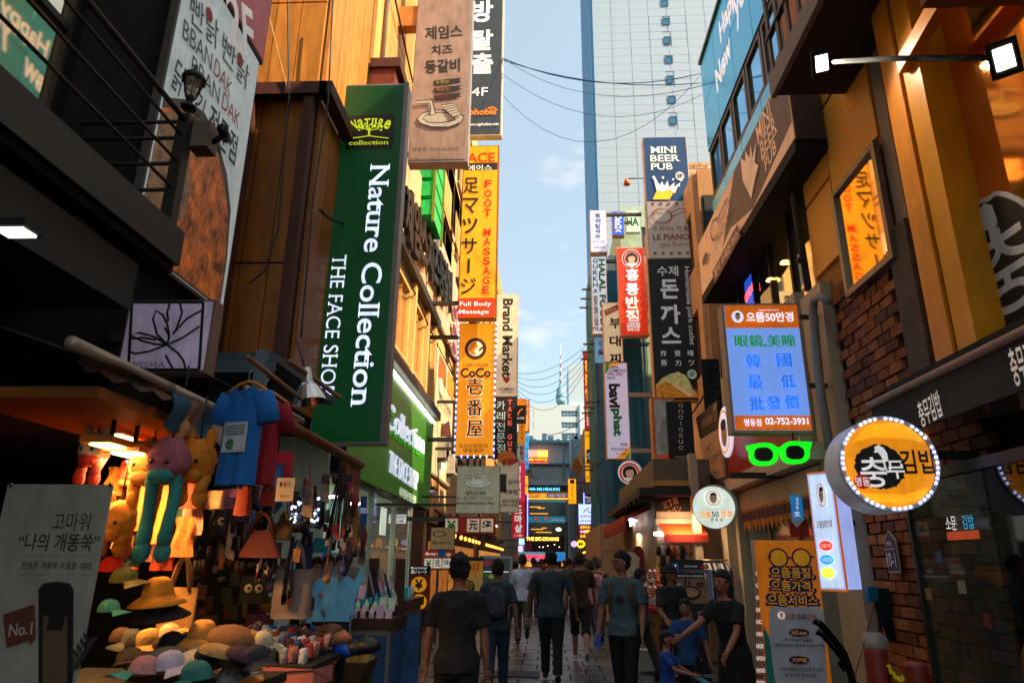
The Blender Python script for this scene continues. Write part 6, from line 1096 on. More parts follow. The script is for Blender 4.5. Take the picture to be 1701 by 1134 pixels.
# ================================================================== LEFT STALL
def area(name, loc, tgt, size, power, col):
    l = bpy.data.lights.new(name, 'AREA'); l.energy = power; l.size = size; l.color = col; o = bpy.data.objects.new(name, l); COL.objects.link(o); o.location = loc
    o.rotation_euler = (Vector(loc)-Vector(tgt)).to_track_quat('Z', 'Y').to_euler(); return o
def stall_awning(lab, X, Y0, Y1, z, cols, back=XL, drop=.2, dz=.3, valance=True):
    r = thing('awning', lab, 'awning', (X, (Y0+Y1)/2, z)); n = max(2, int((Y1-Y0)/.17)); st = (Y1-Y0)/n
    for i in range(n):
        a = Y0+i*st; m_ = mat(cols[i % len(cols)], .8)
        MB().prism([(back, a, z+dz), (X, a, z), (X, a, z-.012), (back, a, z+dz-.012)], (0, st-.004, 0)).build('canopy_stripe', m_, r)
        if valance:
            b = MB(); pts = []
            for j in range(6): pts.append((X+.02+.02*math.sin(j*.9+i), a+st*.0, z-.01-drop*j/5*(1 if j < 5 else 1)))
            vs = []
            for j in range(6):
                for q in (0, .5, 1): vs.append((X+.03+.025*math.sin(j*.8+i*1.1+q), a+(st-.003)*q, z-drop*j/5-(.03*math.sin(math.pi*q) if j == 5 else 0)))
            b.add(vs, [(j*3+q, j*3+q+1, j*3+q+4, j*3+q+3) for j in range(5) for q in range(2)], True); b.build('valance_flap', m_, r)
    MB().tube([(X, Y0-.05, z+.03), (X, Y1+.05, z+.03)], .035, 10).build('front_tube', mat('#8a7a6c', .45, m=.3), r); return r
stall_awning('blue and cream striped awning with hanging valance over the hat stall', -2.3, 3.95, 4.75, 2.56, ('#1c4a60', '#8a7260'))
stall_awning('striped awning end at the far left, shade and orange lamplight put into its colours', -2.3, 3.1, 3.93, 2.56, ('#2a1c14', '#4a2c14'), drop=.05)  # near end of the same awning, darker colours stand in for shade
stall_awning('second striped awning folded higher behind the blue T-shirt', -2.55, 5.6, 6.9, 2.95, ('#1a3e50', '#6a5a44', '#7a4414'), drop=.1)
a0 = onX(480, 706, -2.2); a1 = onX(600, 772, -2.2)
r = thing('awning', 'rolled brown awning tube with orange striped cloth end left of the green fascia', 'awning', tuple(a0)); MB().tube([a0, a1], .05, 10).build('front_tube', mat('#6b3a18', .55), r)
for k in range(5): y0 = a1.y-.75+k*.15; MB().box(-2.24, -2.2, y0, y0+.145, a1.z-.33+.02*(k % 2), a1.z-.02).build('valance_flap', mat('#a8601c' if k % 2 else '#6a5a44', .8), r)
for (p, q, r_) in ((onX(480, 600, -2.2), onX(565, 660, -2.2), .025), (onX(410, 592, -2.2), onX(500, 662, -2.2), .02)):
    tag(MB().tube([p, q], r_, 8).build('clothes_rail', mat('#7a5238', .5, n=.2)), 'rusty %s rail running back above the hanging T-shirt' % ('thick' if r_ > .02 else 'thin'), 'rail')
wbm = mat('#8a4c14', .6, n=.2)
tag(MB().box(-3.2, -2.35, 3.4, 4.9, 2.40, 2.46).build('ceiling_board', wbm), 'orange-lit wooden board beneath the striped awning', 'board')
for i, (px, py, w_, Y) in enumerate(((220, 757, .16, 4.2), (182, 743, .12, 4.0), (250, 768, .10, 4.6), (196, 728, .14, 4.4))):
    p = onY(px, py, Y); l = thing('led_lamp_panel', ('widest', 'left-hand', 'small right-hand', 'upper narrow')[i]+' warm LED lamp panel glowing over the hat stall', 'lamp', tuple(p)); MB().box(p.x-w_/2, p.x+w_/2, p.y-.1, p.y+.1, p.z, p.z+.02).build('diffuser', mat('#ffe0b0', .4, e=16, ecol='#ffc070'), l); MB().box(p.x-w_/2-.04, p.x+w_/2+.04, p.y-.14, p.y+.14, p.z+.01, p.z+.05).build('housing', mat('#c87a2c', .5), l); MB().box(p.x-.01, p.x+.01, p.y-.01, p.y+.01, p.z+.05, 2.5).build('hanger', K, l)
area('stall_lamp_light', (-2.75, 4.35, 2.2), (-2.6, 4.5, 0), .3, 34, (1, .5, .14))
area('stall_lamp_light', (-3.9, 6.0, 2.3), (-3.9, 6.0, 0), .5, 6, (1, .55, .2))
fuz = lambda h: mat(h, .95, n=.2, sc=20, bump=.7)
def plush(lab, px, py, Y, col, armc, scale=1., arms_=True, L=.52, pawc=None, ears=True):
    p = onY(px, py, Y); r = thing('plush_hat', lab, 'plush hat', tuple(p)); s = scale
    wig = lambda q, v: v*(1+.12*noise.noise(q*2.5+Vector((px, py, 0)))+.05*noise.noise(q*11))
    MB().ell(p, (.15*s, .14*s, .18*s), 30, 22, fn=wig).build('hood', fuz(col), r)
    MB().ell(p+Vector((0, -.09*s, -.12*s)), (.1*s, .06*s, .06*s), 14, 8, fn=wig).build('muzzle', fuz(armc), r)
    if ears:
        for q in (-1, 1): MB().ell(p+Vector((q*.09*s, -.01, .17*s)), (.045*s, .03*s, .09*s), 10, 8).build('ear', fuz(col), r)
    for q in (-1, 1): MB().ell(p+Vector((q*.055*s, -.13*s, -.02*s)), (.018*s, .012*s, .02*s), 8, 6).build('eye', mat('#120e0c', .2), r)
    if arms_:
        for q in (-1, 1):
            pts = [p+Vector((q*(.07+.025*math.sin(t*3))*s, -.02+.02*math.sin(t*5+q), -.1*s-t*L)) for t in [i/8 for i in range(9)]]
            MB().tube(pts, [.045*s, .05*s, .045*s, .045*s, .042*s, .045*s, .045*s, .05*s, .045*s], 10).build('scarf_arm', fuz(armc), r)
            MB().ell(pts[-1]+Vector((0, 0, -.03)), (.06*s, .05*s, .08*s), 12, 8, fn=wig).build('paw', fuz(pawc or armc), r)
    MB().tube([p+Vector((0, 0, .15*s)), p+Vector((0, 0, .42))], .006, 5).build('hanging_cord', K, r)
plush('pink plush animal hat with long turquoise scarf arms hanging in front of the stall', 281, 765, 4.1, '#9a5260', '#2c7a76', .82, L=.42, ears=False)
plush('yellow-white plush hat with long pale arms hanging left of the pink one', 250, 770, 4.3, '#b07a34', '#b07430', .8, L=.42, pawc='#a8604a', ears=False)
plush('orange glowing plush bunny hat hanging right of the pink one', 328, 765, 4.3, '#d87a18', '#d88020', .8, L=.12)
plush('small cream plush toy tied above the pink hat', 297, 712, 4.2, '#c88a58', '#c88a58', .45, False)
plush('white and red plush garment hanging at the left post of the stall', 158, 745, 4.2, '#b0a89c', '#8a1c18', .62, True, .1)
plush('brown plush monkey hat low behind the banner edge', 196, 865, 4.2, '#b87420', '#a86818', .7, True, .06)
plush('red plush crab-like toy hanging under the lamp panels', 212, 790, 4.7, '#d0401c', '#c8602c', .42, False)
for i in range(16):
    px = 195+i*9.5; py = 775+(i*37) % 120; p = onY(px, py, 4.75+.12*(i % 4)); c_ = ('#b0702c', '#8a2c1c', '#c89a5a', '#3a5a5a', '#a8602c', '#6a3a2c', '#b88a7a', '#2c2c3a')[i % 8]; L_ = .2+.03*(i % 5); b = MB(); vs = []
    for j in range(9):
        for q in range(7): u = q/6-.5; vs.append(p+Vector((u*.13*(1+.3*j/8)+.01*math.sin(j+i), .02*math.sin(q*2.1+j*.5+i), -L_*j/8)))
    b.add(vs, [(j*7+q, j*7+q+1, j*7+q+8, j*7+q+7) for j in range(8) for q in range(6)], True)
    tag(b.build('hanging_scarf', mat(c_, .9, n=.35, sc=16, bump=.5)), ('ochre', 'rust red', 'straw', 'petrol', 'orange-brown', 'brown', 'pinkish', 'dark blue')[i % 8]+' scarf cloth hanging behind the plush hats, '+('left half', 'right half')[i//8], 'scarf')
# T-shirts
def tshirt(lab, px, py, Y, col, w=.42, h=.72, rz=0., print_=True):
    p = onY(px, py, Y); r = thing('hanging_tshirt', lab, 't-shirt', tuple(p)); b = MB(); M = Matrix.Translation(p) @ Matrix.Rotation(rz, 4, 'Z')
    nu, nv_ = 14, 16
    for sgn in (-1, 1):
        vs = []
        for j in range(nv_+1):
            for i in range(nu+1):
                u = i/nu*2-1; v = j/nv_; ww = w/2*(.93+.07*v); z = -h*v; 
                if v < .12: z = -h*v-.05*abs(u)*(1-v/.12)
                y = sgn*(.05*(1-u*u)**.5)+.012*math.sin(u*9+v*2.)*v+.008*noise.noise(Vector((u*3, v*4, px)))
                if j == 0 and abs(u) < .32: z -= .055*(1-(u/.32)**2)*(1 if sgn < 0 else .4)
                vs.append(M @ Vector((u*ww, y, z)))
        f = [(j*(nu+1)+i, j*(nu+1)+i+1, (j+1)*(nu+1)+i+1, (j+1)*(nu+1)+i) for j in range(nv_) for i in range(nu)]
        b.add(vs, f if sgn < 0 else [q[::-1] for q in f], True)
    b.build('body', mat(col, .85, n=.1, sc=6, bump=.2), r)
    for q in (-1, 1): MB().tube([M @ Vector((q*w*.40, 0, -.07)), M @ Vector((q*w*.56, 0, -.15)), M @ Vector((q*w*.64, 0, -.25))], [(.075, .045), (.07, .04), (.075, .035)], 10).build('sleeve', mat(col, .85, n=.1, sc=6, bump=.2), r)
    MB().tube([M @ Vector((-.17, 0, -.05)), M @ Vector((-.06, 0, .015)), M @ Vector((0, 0, .03)), M @ Vector((.06, 0, .015)), M @ Vector((.17, 0, -.05))], .012, 8).build('wooden_hanger', mat('#b8722c', .5), r); MB().tube([M @ Vector((0, 0, .03)), M @ Vector((0, 0, .09)), M @ Vector((.015, 0, .11))], .004, 6).build('hook', alu, r)
    if print_:
        a = [M @ Vector(q) for q in ((-.085, -.064, -.25), (.085, -.064, -.25), (.085, -.064, -.44), (-.085, -.064, -.44))]; MB().prism(a, (M.to_3x3() @ Vector((0, .006, 0)))).build('print_panel', mat('#a8a8ac', .7), r)
        rr = random.Random(2); bb2 = MB()
        for i in range(9):
            for j in range(4): x = -.07+i*.016; z = -.265-j*.018-rr.uniform(0, .004); bb2.prism([M @ Vector((x, -.067, z)), M @ Vector((x+.008, -.067, z)), M @ Vector((x+.008, -.067, z-.012)), M @ Vector((x, -.067, z-.012))], M.to_3x3() @ Vector((0, .001, 0)))
        bb2.build('print', K, r, kind='stuff'); MB().ell(M @ Vector((-.02, -.066, -.39)), (.035, .003, .035), 12, 6).build('print_figure', mat('#2c6a3a', .7, n=.8, sc=30), r)
tshirt('bright blue T-shirt with small white print square on a wooden hanger', 412, 641, 4.25, '#0f5a9c', .30, .64, -.25)
tshirt('red T-shirt hanging half hidden behind the blue one', 440, 655, 4.45, '#8a1024', .25, .60, .5, False)
# reflector lamp
p = onY(512, 645, 6.0); r = thing('reflector_lamp', 'silver faceted reflector lamp hanging in front of the green vertical sign', 'lamp', tuple(p)); M = Matrix.Rotation(math.radians(-12), 4, 'Y')
prof = [(.035, .2), (.045, .19), (.05, .07), (.06, .05), (.085, .02), (.125, -.06), (.155, -.13), (.15, -.13), (.12, -.06), (.08, .01), (.01, .03)]
MB().lathe(prof[:4], 14, M, p).build('socket', mat('#a8a49c', .35, m=.7), r); b = MB().lathe(prof[3:], 18, M, p); b.smooth = [False]*len(b.f); b.build('reflector', mat('#b8b4ac', .25, m=.85, n=.1), r); MB().tube([p+Vector((-.05, 0, .19)), p+Vector((-.2, .1, .5))], .008, 6).build('flex', K, r)
# bags, lanyards, cards
def bag(lab, px, py, Y, w, h, col, handle=True, rough=.8, taper=0., d=.07, bumpy=0, m=0):
    p = onY(px, py, Y); r = thing('hanging_bag', lab, 'bag', tuple(p)); n = 8; vs = []
    for j in range(n+1):
        v = j/n
        for i in range(16):
            t = 2*math.pi*i/16; ww = w/2*(1-taper*(1-v))*(1-.05*(v > .9)); c, s = math.cos(t), math.sin(t); vs.append(p+Vector((ww*math.copysign(abs(c)**.4, c), d/2*(.6+.6*v)*math.copysign(abs(s)**.6, s), -h*v+.01*noise.noise(Vector((i*.7, v*4, px))))))
    MB().add(vs, [(j*16+i, j*16+(i+1) % 16, (j+1)*16+(i+1) % 16, (j+1)*16+i) for j in range(n) for i in range(16)]+[tuple(range(n*16+15, n*16-1, -1))], True).build('pouch', mat(col, rough, n=.15, sc=12, bump=bumpy, m=m), r)
    if handle:
        for q in (-.02, .02): MB().tube([p+Vector((-w*.28, q, -.02)), p+Vector((-w*.14, q, h*.4)), p+Vector((0, q, h*.62)), p+Vector((w*.14, q, h*.4)), p+Vector((w*.28, q, -.02))], .012, 6).build('handle', mat(col, rough), r)
    return r, p
bag('grey worn leather tote bag hanging beside the boy-band cut-outs', 490, 945, 5.6, .30, .36, '#7a6a60', d=.12)
r, p = bag('black bag covered in silver sequins hanging mid stall', 513, 832, 5.6, .26, .2, '#15131a', d=.14, rough=.4)
sq = MB().lathe([(.001, 0), (.012, .001)], 6, Matrix.Rotation(math.pi/2, 4, 'X')).mesh('sequin', mat('#c8d0f0', .12, m=1., n=.05)); rs = random.Random(9)
sq_glint = MB().lathe([(.001, 0), (.012, .001)], 6, Matrix.Rotation(math.pi/2, 4, 'X')).mesh('sequin', mat('#d8e0ff', .12, e=1.4))  # sequin copy with its glint put in as emission
for k in range(110): x = rs.uniform(-.12, .12); z = rs.uniform(-.17, .02); piece('sequin', sq if k % 4 else sq_glint, p+Vector((x, -.085+.4*x*x, z)), r, rot=(rs.uniform(-.5, .5), 0, rs.uniform(-.5, .5)))
bag('gold-brown kraft paper bag on red and blue straps', 583, 853, 6.0, .16, .34, '#a86a2c', d=.05)
bag('dark red triangular pouch bag low in the middle of the stall', 437, 880, 5.3, .34, .2, '#45100c', taper=.6)
bag('small mustard yellow pouch hanging below the price card', 472, 868, 5.5, .14, .13, '#5c4010')
bag('orange-red scarf bunch hanging under the blue T-shirt', 408, 808, 4.8, .12, .2, '#7a2408', taper=.3)
bag('red ruffled pouch hanging in the right of the blue T-shirt', 446, 812, 4.9, .1, .12, '#7a2410')
bag('beige canvas tote with printed word hanging at the back of the hat table', 300, 975, 4.9, .26, .36, '#8a6434', d=.04)
bag('turquoise small case hanging behind the black lanyards', 537, 893, 6.0, .16, .12, '#1c7a8a', False)
bag('navy sling bag hanging over the grey tote', 508, 905, 5.7, .13, .2, '#1a2450', taper=.3)
bag('dark checked shopping bag on the back wall of the stall', 335, 1020, 5.4, .26, .25, '#2a2018', False)
for i, (px, py, Y, w, h, c1) in enumerate(((455, 770, 5.3, .16, .3, '#1c4a8a'), (470, 750, 5.4, .18, .25, '#a81c2c'), (437, 745, 5.5, .1, .3, '#a86a80'), (385, 812, 5.2, .18, .15, '#8a5a7a'), (358, 815, 5.0, .14, .13, '#b08a6a'))):
    bag(('blue', 'red and white', 'pink', 'flowered mauve', 'tan')[i]+' cloth pouch in the cluster right of and below the hanging T-shirts', px, py, Y, w, h, c1, False, bumpy=.5)
pcd = Sign('price_card', 'cream price card with three little bag drawings hanging amid the lanyards', 'card', FY(5.15), 461, 793, 486, 832, mat('#b8ac94', .6), None, .004)
for k, c_ in enumerate(('#1c1c1c', '#a82c1c', '#8a9a90')): pcd.disc(467+k*6.5, 804, 2.3, mat(c_, .6), 4)
pcd.t('₩10,000', 473, 824, 16, 5, mat('#b04a2c', .6)); pcd.done()
def lanyards(lab, px, py, Y, n, L, cols, spread=.05):
    p = onY(px, py, Y); r = thing('lanyard_bundle', lab, 'lanyards', tuple(p)); rr = random.Random(int(px))
    for k in range(n):
        x = rr.uniform(-spread, spread); l = L*rr.uniform(.75, 1.); c_ = cols[k % len(cols)]
        MB().bar(p+Vector((x*.2, 0, 0)), p+Vector((x, rr.uniform(-.05, .03), -l)), .016, .004).build('strap', mat(c_, .7), r)
        MB().box(p.x+x-.012, p.x+x+.012, p.y-.03, p.y-.01, p.z-l-.06, p.z-l).build('clasp', mat(('#a8281c', '#8a8a90', '#1c1c20')[k % 3], .3, m=.3), r)
lanyards('thick bundle of black printed lanyards hanging from the rolled awning', 570, 775, 5.7, 22, .62, ('#15131a', '#1c1a22', '#2a1c1c'), .12)
lanyards('dark blue-black lanyard bundle hanging left of the sequin bag', 450, 860, 5.3, 10, .4, ('#15151f', '#1c2038'), .05)
lanyards('short bundle of black lanyards with orange clasps above the grey tote', 487, 890, 5.5, 10, .45, ('#17151c',), .05)
lanyards('red and blue lettered lanyards hanging beside the green fascia', 580, 800, 6.0, 5, .3, ('#c81c2c', '#1c3aa8'), .06)
# goods silhouettes on the back wall
for i in range(120):
    px = 300+rs.uniform(0, 215); py = 800+rs.uniform(0, 225); Y = rs.uniform(6.2, 7.4); p = onY(px, py, Y); c_ = rs.choice(('#3a2410', '#4a2c14', '#5a1c14', '#242424', '#6a4a24', '#2c2c1c', '#3a342e'))
    o = MB(); k = i % 3
    if k == 0: o.box(p.x-.04, p.x+.04, p.y, p.y+.02, p.z-.06, p.z+.06)
    elif k == 1: o.ell(p, (.05, .03, .04), 8, 6)
    else: o.tube([p, p+Vector((.01, 0, -.15))], [.02, .03], 7)
    tag(o.build('trinket', mat(c_, .5, n=.3)), 'small dim trinket hanging on the dark back wall of the souvenir shop', 'trinket', 'trinkets on the dark back wall')
for i, (px, py) in enumerate(((422, 977), (360, 866))):
    p = onY(px, py, 6.0); r = thing('googly_eye_socks', 'pair of round white eyes on a dark pouch, %s in the stall' % ('lower right' if i == 0 else 'upper middle'), 'pouch', tuple(p)); MB().box(p.x-.12, p.x+.12, p.y, p.y+.03, p.z-.12, p.z+.1).build('pouch', K, r)
    for q in (-.045, .045): MB().ell(p+Vector((q, -.01, 0)), (.035, .012, .035), 12, 8).build('eye', mat('#b8a484', .5), r); MB().ell(p+Vector((q+.01, -.022, .005)), (.014, .006, .014), 8, 6).build('pupil', K, r)
su_ = Sign('printed_case', 'dark red printed case with rotated white letters at the back of the table', 'case', FY(6.0), 410, 1020, 450, 1060, mat('#3a1014', .6), None, .03); su_.t('Su', 425, 1043, 18, 26, mat('#a88a6a', .6), rot=-60, bold=.05) ; su_.done()
# hat table
tbl = thing('hat_table', 'low dark display table covered with caps and hats at the front of the stall', 'table', (-2.5, 4.4, 0)); MB().box(-3.15, -1.75, 3.95, 5.0, .82, .88).build('table_top', mat('#1a1612', .8), tbl)
for x in (-3.1, -1.82):
    for y in (4.0, 4.93): MB().box(x-.03, x+.03, y-.03, y+.03, 0, .82).build('leg', K, tbl)
MB().box(-3.13, -1.77, 3.96, 3.98, .1, .8).build('skirt', mat('#14110f', .9), tbl)
def hat(kind, lab, px, py, Y, col, rz=0., tilt=0., s=1., c2=None):
    s *= .84
    p = onY(px, py, Y); r = thing(kind+'_hat' if kind != 'cap' else 'baseball_cap', lab, 'hat' if kind != 'cap' else 'cap', (0, 0, 0)); m_ = mat(col, .85, n=.22, sc=14, bump=.4); m2 = mat(c2 or col, .85, n=.2, sc=14, bump=.3)
    dome = lambda rx, ry, rz_, pw=1.: MB().lathe([(rx*math.sin(a)**pw, rz_*math.cos(a)) for a in [math.pi/2*i/7 for i in range(8)]][::-1], 18, Matrix.Diagonal((1, ry/rx, 1, 1)))
    if kind == 'bucket': dome(.095, .105, .12, .6).build('crown', m_, r); MB().lathe([(.095, .01), (.13, -.012), (.175, -.045), (.172, -.05), (.12, -.02), (.09, 0)], 22).build('brim', m2, r)
    elif kind == 'flat': MB().lathe([(.15*math.sin(a)**.7, .075*math.cos(a)) for a in [math.pi/2*i/6 for i in range(7)]][::-1], 16, Matrix.Translation((0, 0, .02)) @ Matrix.Rotation(.2, 4, 'Y')).build('crown', m_, r); MB().add([(.13*math.cos(t)*k_+.04, .1*math.sin(t)*k_, .01-.03*(k_-.9)) for k_ in (.8, 1.4) for t in [-.9+i*.3 for i in range(7)]], [(i, i+1, i+8, i+7) for i in range(6)], True).build('peak', m2, r)
    else:
        dome(.088, .098, .10, .75).build('crown', m_, r); b = MB(); vs = []
        for k_ in range(4):
            for i in range(9): t = -.95+i*.2375; R_b = .085+.105*k_/3*math.cos(t*.9); vs.append((R_b*math.cos(t), R_b*math.sin(t)*1.05, .012-.02*k_/3-.03*(t*t)*k_/3))
        b.add(vs, [(k_*9+i, k_*9+i+1, k_*9+i+10, k_*9+i+9) for k_ in range(3) for i in range(8)], True); b.build('peak', m2, r); MB().ell((0, 0, .10), (.01, .01, .006), 8, 5).build('button', m2, r)
    r.location = p; r.rotation_euler = (tilt, rs.uniform(-.12, .12), rz); r.scale = (s, s, s); return r
hat('bucket', 'yellow fleece bucket hat with a face perched on the rack by the tote', 262, 990, 4.3, '#c87c14', 0, .1, 1.12); hat('bucket', 'black bucket hat beneath the yellow fleece one', 268, 1012, 4.35, '#1c1612', 0, .15, 1.15); hat('bucket', 'tan duck-faced bucket hat in the middle of the table', 335, 1060, 4.5, '#b8782c', .3, 0, 1.1)
hat('cap', 'green-yellow tie-dye cap on the left rack', 205, 965, 4.2, '#6a6a2c', 0, .1, 1.0, '#8a7a3a'); hat('cap', 'bright red cap at the left edge beside the banner', 184, 945, 4.2, '#c81c14', .5, .2, .9); hat('cap', 'mint green cap low at the banner edge', 180, 1015, 4.1, '#4a9a80', .2, 0, .8)
hat('flat', 'brown velvet newsboy cap on top of the right pile', 385, 1070, 4.5, '#6b4420', -.2, .1, 1.25); hat('flat', 'checked grey newsboy cap in the centre of the table', 345, 1100, 4.25, '#6a6258', -.3, .1, 1.1, '#8a8070'); hat('cap', 'white and pink cap at the front of the table', 282, 1108, 4.05, '#b8a8b8', -.3, .1, 1.05, '#c8b0b4'); hat('cap', 'pink and teal patterned cap at the left front of the table', 238, 1118, 4.0, '#b87a78', -2.6, .1, 1.1, '#1c7a78')
hat('cap', 'teal green cap at the very front of the table', 325, 1128, 4.0, '#2e6a64', -2.3, .1, 1.15); hat('cap', 'small white cap peeping left of the yellow one', 280, 1056, 4.6, '#c0a480', 0, 0, .9); hat('cap', 'peach cap behind the white and pink one', 302, 1064, 4.6, '#c08450', .3, 0, .9); hat('cap', 'black cap between the pale caps and the brown bag', 284, 1072, 4.45, '#15120f', .2, 0, 1.0)
for i in range(7): hat('cap', ('topmost', 'second', 'third', 'fourth', 'fifth', 'sixth', 'lowest')[i]+' peaked cap from the top in the fanned pile at right', 405+4*(i % 3)-i*4, 1083+i*8, 4.5-i*.05, ('#8a6038', '#23201e', '#5a4a38', '#6a6a66', '#8a8680', '#3a3a3c', '#7a7a74')[i], -.5+.1*i, .1, 1.0, ('#a06a30', '#1c2a3a', '#6a5a48', '#a8a8a0', '#9a8a78', '#c8782c', '#8a8a84')[i])
for i in range(8): hat(('cap', 'bucket')[i % 2], ('brown', 'grey', 'black', 'ochre', 'olive', 'maroon', 'navy', 'cream')[i]+' hat deep in the shaded left part of the table', 200+i*16, 1062+((i*7) % 30), 4.7, ('#3a2414', '#3a3a3a', '#15120f', '#7a5014', '#3a3a1c', '#3a1414', '#141c2c', '#8a7a5a')[i], i, .1, .9)
for i in range(22): hat(('cap', 'cap', 'flat', 'bucket')[i % 4], ('sand', 'black', 'checked brown', 'straw', 'faded blue', 'cocoa', 'stone', 'plum', 'mustard', 'dark grey', 'ivory')[i % 11]+(' cap' if i % 4 < 2 else ' hat')+' tucked among the others, '+('front', 'back')[i % 2]+(' left', ' centre', ' right')[i % 3]+' of the heap, '+('upper', 'lower')[i//11]+' layer', 215+i*10.5, (1098, 1068)[i % 2]+(i*5) % 14-(i//11)*6, 4.15+.4*(i % 2), ('#6a5030', '#12100e', '#4a3420', '#a07c44', '#2c3c50', '#2c1a10', '#5a544a', '#3a1c2c', '#8a5c14', '#2a2a2c', '#a89a80')[i % 11], -1.2+(i*1.7) % 2.4, .15, .9)
for i in range(70):
    px = 345+rs.uniform(0, 260); py = 770+rs.uniform(0, 150); Y = 5.2+rs.uniform(0, .9)+max(0, (px-520)/200); p = onY(px, py, Y); k = i % 4; b = MB(); c_ = rs.choice(('#7a1c24', '#1c3a7a', '#15131a', '#8a8078', '#7a4a1c', '#1c1a20', '#3a1c3a', '#0f0f14', '#6a5a50', '#14141a')); L_ = rs.uniform(.08, .3)
    if k == 0: b.bar(p, p+Vector((rs.uniform(-.03, .03), 0, -L_)), .02, .006); b.ell(p+Vector((0, 0, -L_)), (.03, .02, .035), 8, 6)
    elif k == 1: b.prism([p+Vector(q) for q in ((-.03, 0, 0), (.03, 0, 0), (.045, 0, -L_), (-.04, .01, -L_*.9))], (0, .015, 0))
    elif k == 2: b.tube([p, p+Vector((.01, .01, -L_*.5)), p+Vector((rs.uniform(-.03, .03), 0, -L_))], [.012, .028, .018], 7)
    else: b.box(p.x-.028, p.x+.028, p.y, p.y+.008, p.z-.1, p.z)
    tag(b.build('souvenir', mat(c_, .5, n=.5, sc=18)), 'small hanging souvenir in the crowded rows under the rails of the souvenir shop', 'souvenir', 'souvenirs hanging under the rails')
# socks and accessory table
t2_ = thing('accessory_table', 'table with pink cloth edge heaped with socks and phone cases', 'table', (-2.2, 5.6, 0)); MB().box(-2.9, -1.62, 5.1, 6.1, .86, .9).build('table_top', mat('#1c1714', .8), t2_)
MB().prism([(-2.95, 5.08, .93), (-1.6, 5.08, .88), (-1.5, 5.2, .9), (-1.5, 5.2, .80), (-1.6, 5.07, .77), (-2.95, 5.06, .80)], (0, .012, 0)).build('cloth_edge', mat('#a85a58', .8, n=.2), t2_)
for x in (-2.85, -1.68):
    for y in (5.15, 6.05): MB().box(x-.03, x+.03, y-.03, y+.03, 0, .86).build('leg', K, t2_)
gc = ('#5a2c30', '#2a3a5a', '#8a5a5a', '#3a3a40', '#6a3a1c', '#8a8a90', '#1c4a8a', '#a87a6a', '#14141a', '#4a2a3a', '#7a2a2a', '#b0b0b8')
gmesh = []
for c_ in gc:
    b = MB(); b.ell((0, 0, 0), (.03, .045, .05), 12, 8, fn=lambda q, v: Vector((math.copysign(abs(q.x)**.45, q.x)*.028, math.copysign(abs(q.y)**.45, q.y)*.035, math.copysign(abs(q.z)**.5, q.z)*.055+.006*math.sin(q.x*9)))); gmesh.append(b.mesh('sock_roll', mat(c_, .8, n=.85, sc=45)))
def prop(name, me, loc, lab, cat, group, rot=None, scale=None):
    o = bpy.data.objects.new(name, me); COL.objects.link(o); o.location = loc; tag(o, lab, cat, group)
    if rot: o.rotation_euler = rot
    if scale: o.scale = scale
    return o
for j in range(7):
    for i in range(17): prop('rolled_socks', rs.choice(gmesh), (-2.78+i*.066+rs.uniform(-.01, .01), 5.2+j*.13, .94+j*.012+rs.uniform(0, .02)), 'rolled patterned socks packed upright on the accessory table', 'socks', 'rolled socks on the accessory table', (rs.uniform(-.3, .3), rs.uniform(-.3, .3), rs.uniform(-.3, .3)))
for i, (px, py, c_) in enumerate(((548, 1048, '#6b3a1c'), (562, 1058, '#a8683a'), (545, 1060, '#1c3a5a'), (590, 1075, '#14141a'), (610, 1072, '#15131a'), (574, 1078, '#0f4ab0'), (480, 1068, '#8a3a44'), (500, 1060, '#8a5a1c'))):
    p = onY(px, py, 5.9); tag(MB().ell(p, (.11, .08, .06), 12, 8, fn=lambda q, v: v*(1+.2*noise.noise(q*2+Vector((i, 0, 0))))).build('soft_pouch', mat(c_, .5, n=.3, sc=12)), ('brown leather', 'tan', 'dark blue', 'black upright', 'large black', 'bright blue', 'dusty red', 'ochre')[i]+' soft pouch lying at the back of the sock table', 'pouch')
# suitcase
p = onY(540, 1122, 5.0); r = thing('teal_suitcase', 'turquoise hard-shell suitcase standing in front of the sock table', 'suitcase', (p.x, 5.0, 0)); q = p.x
def rbox(b, x0, x1, y0, y1, z0, z1, rad=.05):
    vs = []
    for y in (y0, y0+.02, y1-.02, y1):
        ins = .015 if y in (y0, y1) else 0
        for (cx, cz, a0_) in ((x1-rad, z1-rad, 0), (x0+rad, z1-rad, 90), (x0+rad, z0+rad, 180), (x1-rad, z0+rad, 270)):
            for k in range(5): a = math.radians(a0_+k*22.5); vs.append((cx+(rad-ins)*math.cos(a), y, cz+(rad-ins)*math.sin(a)))
    n = 20; b.add(vs, [(j*n+i, j*n+(i+1) % n, (j+1)*n+(i+1) % n, (j+1)*n+i) for j in range(3) for i in range(n)]+[tuple(range(n))[::-1], tuple(range(3*n, 4*n))], False); return b
rbox(MB(), q-.20, q+.18, 4.85, 5.05, .08, .72).build('shell', mat('#12907a', .35, n=.08), r)
for k in range(5): MB().box(q-.15+k*.075, q-.12+k*.075, 4.838, 4.85, .14, .66).build('rib', mat('#0f8470', .35), r)
MB().tube([(q-.06, 4.95, .72), (q-.06, 4.95, .76), (q+.04, 4.95, .76), (q+.04, 4.95, .72)], .01, 6).build('handle', K, r)
for x in (-.15, .13): MB().ell((q+x, 4.95, .04), (.02, .035, .035), 10, 6).build('wheel', K, r)
tag(MB().box(q-.02, q+.05, 4.83, 4.836, .66, .76).build('price_tag', mat('#c0c0c8', .6)), 'white paper price tag on top of the turquoise suitcase', 'tag')
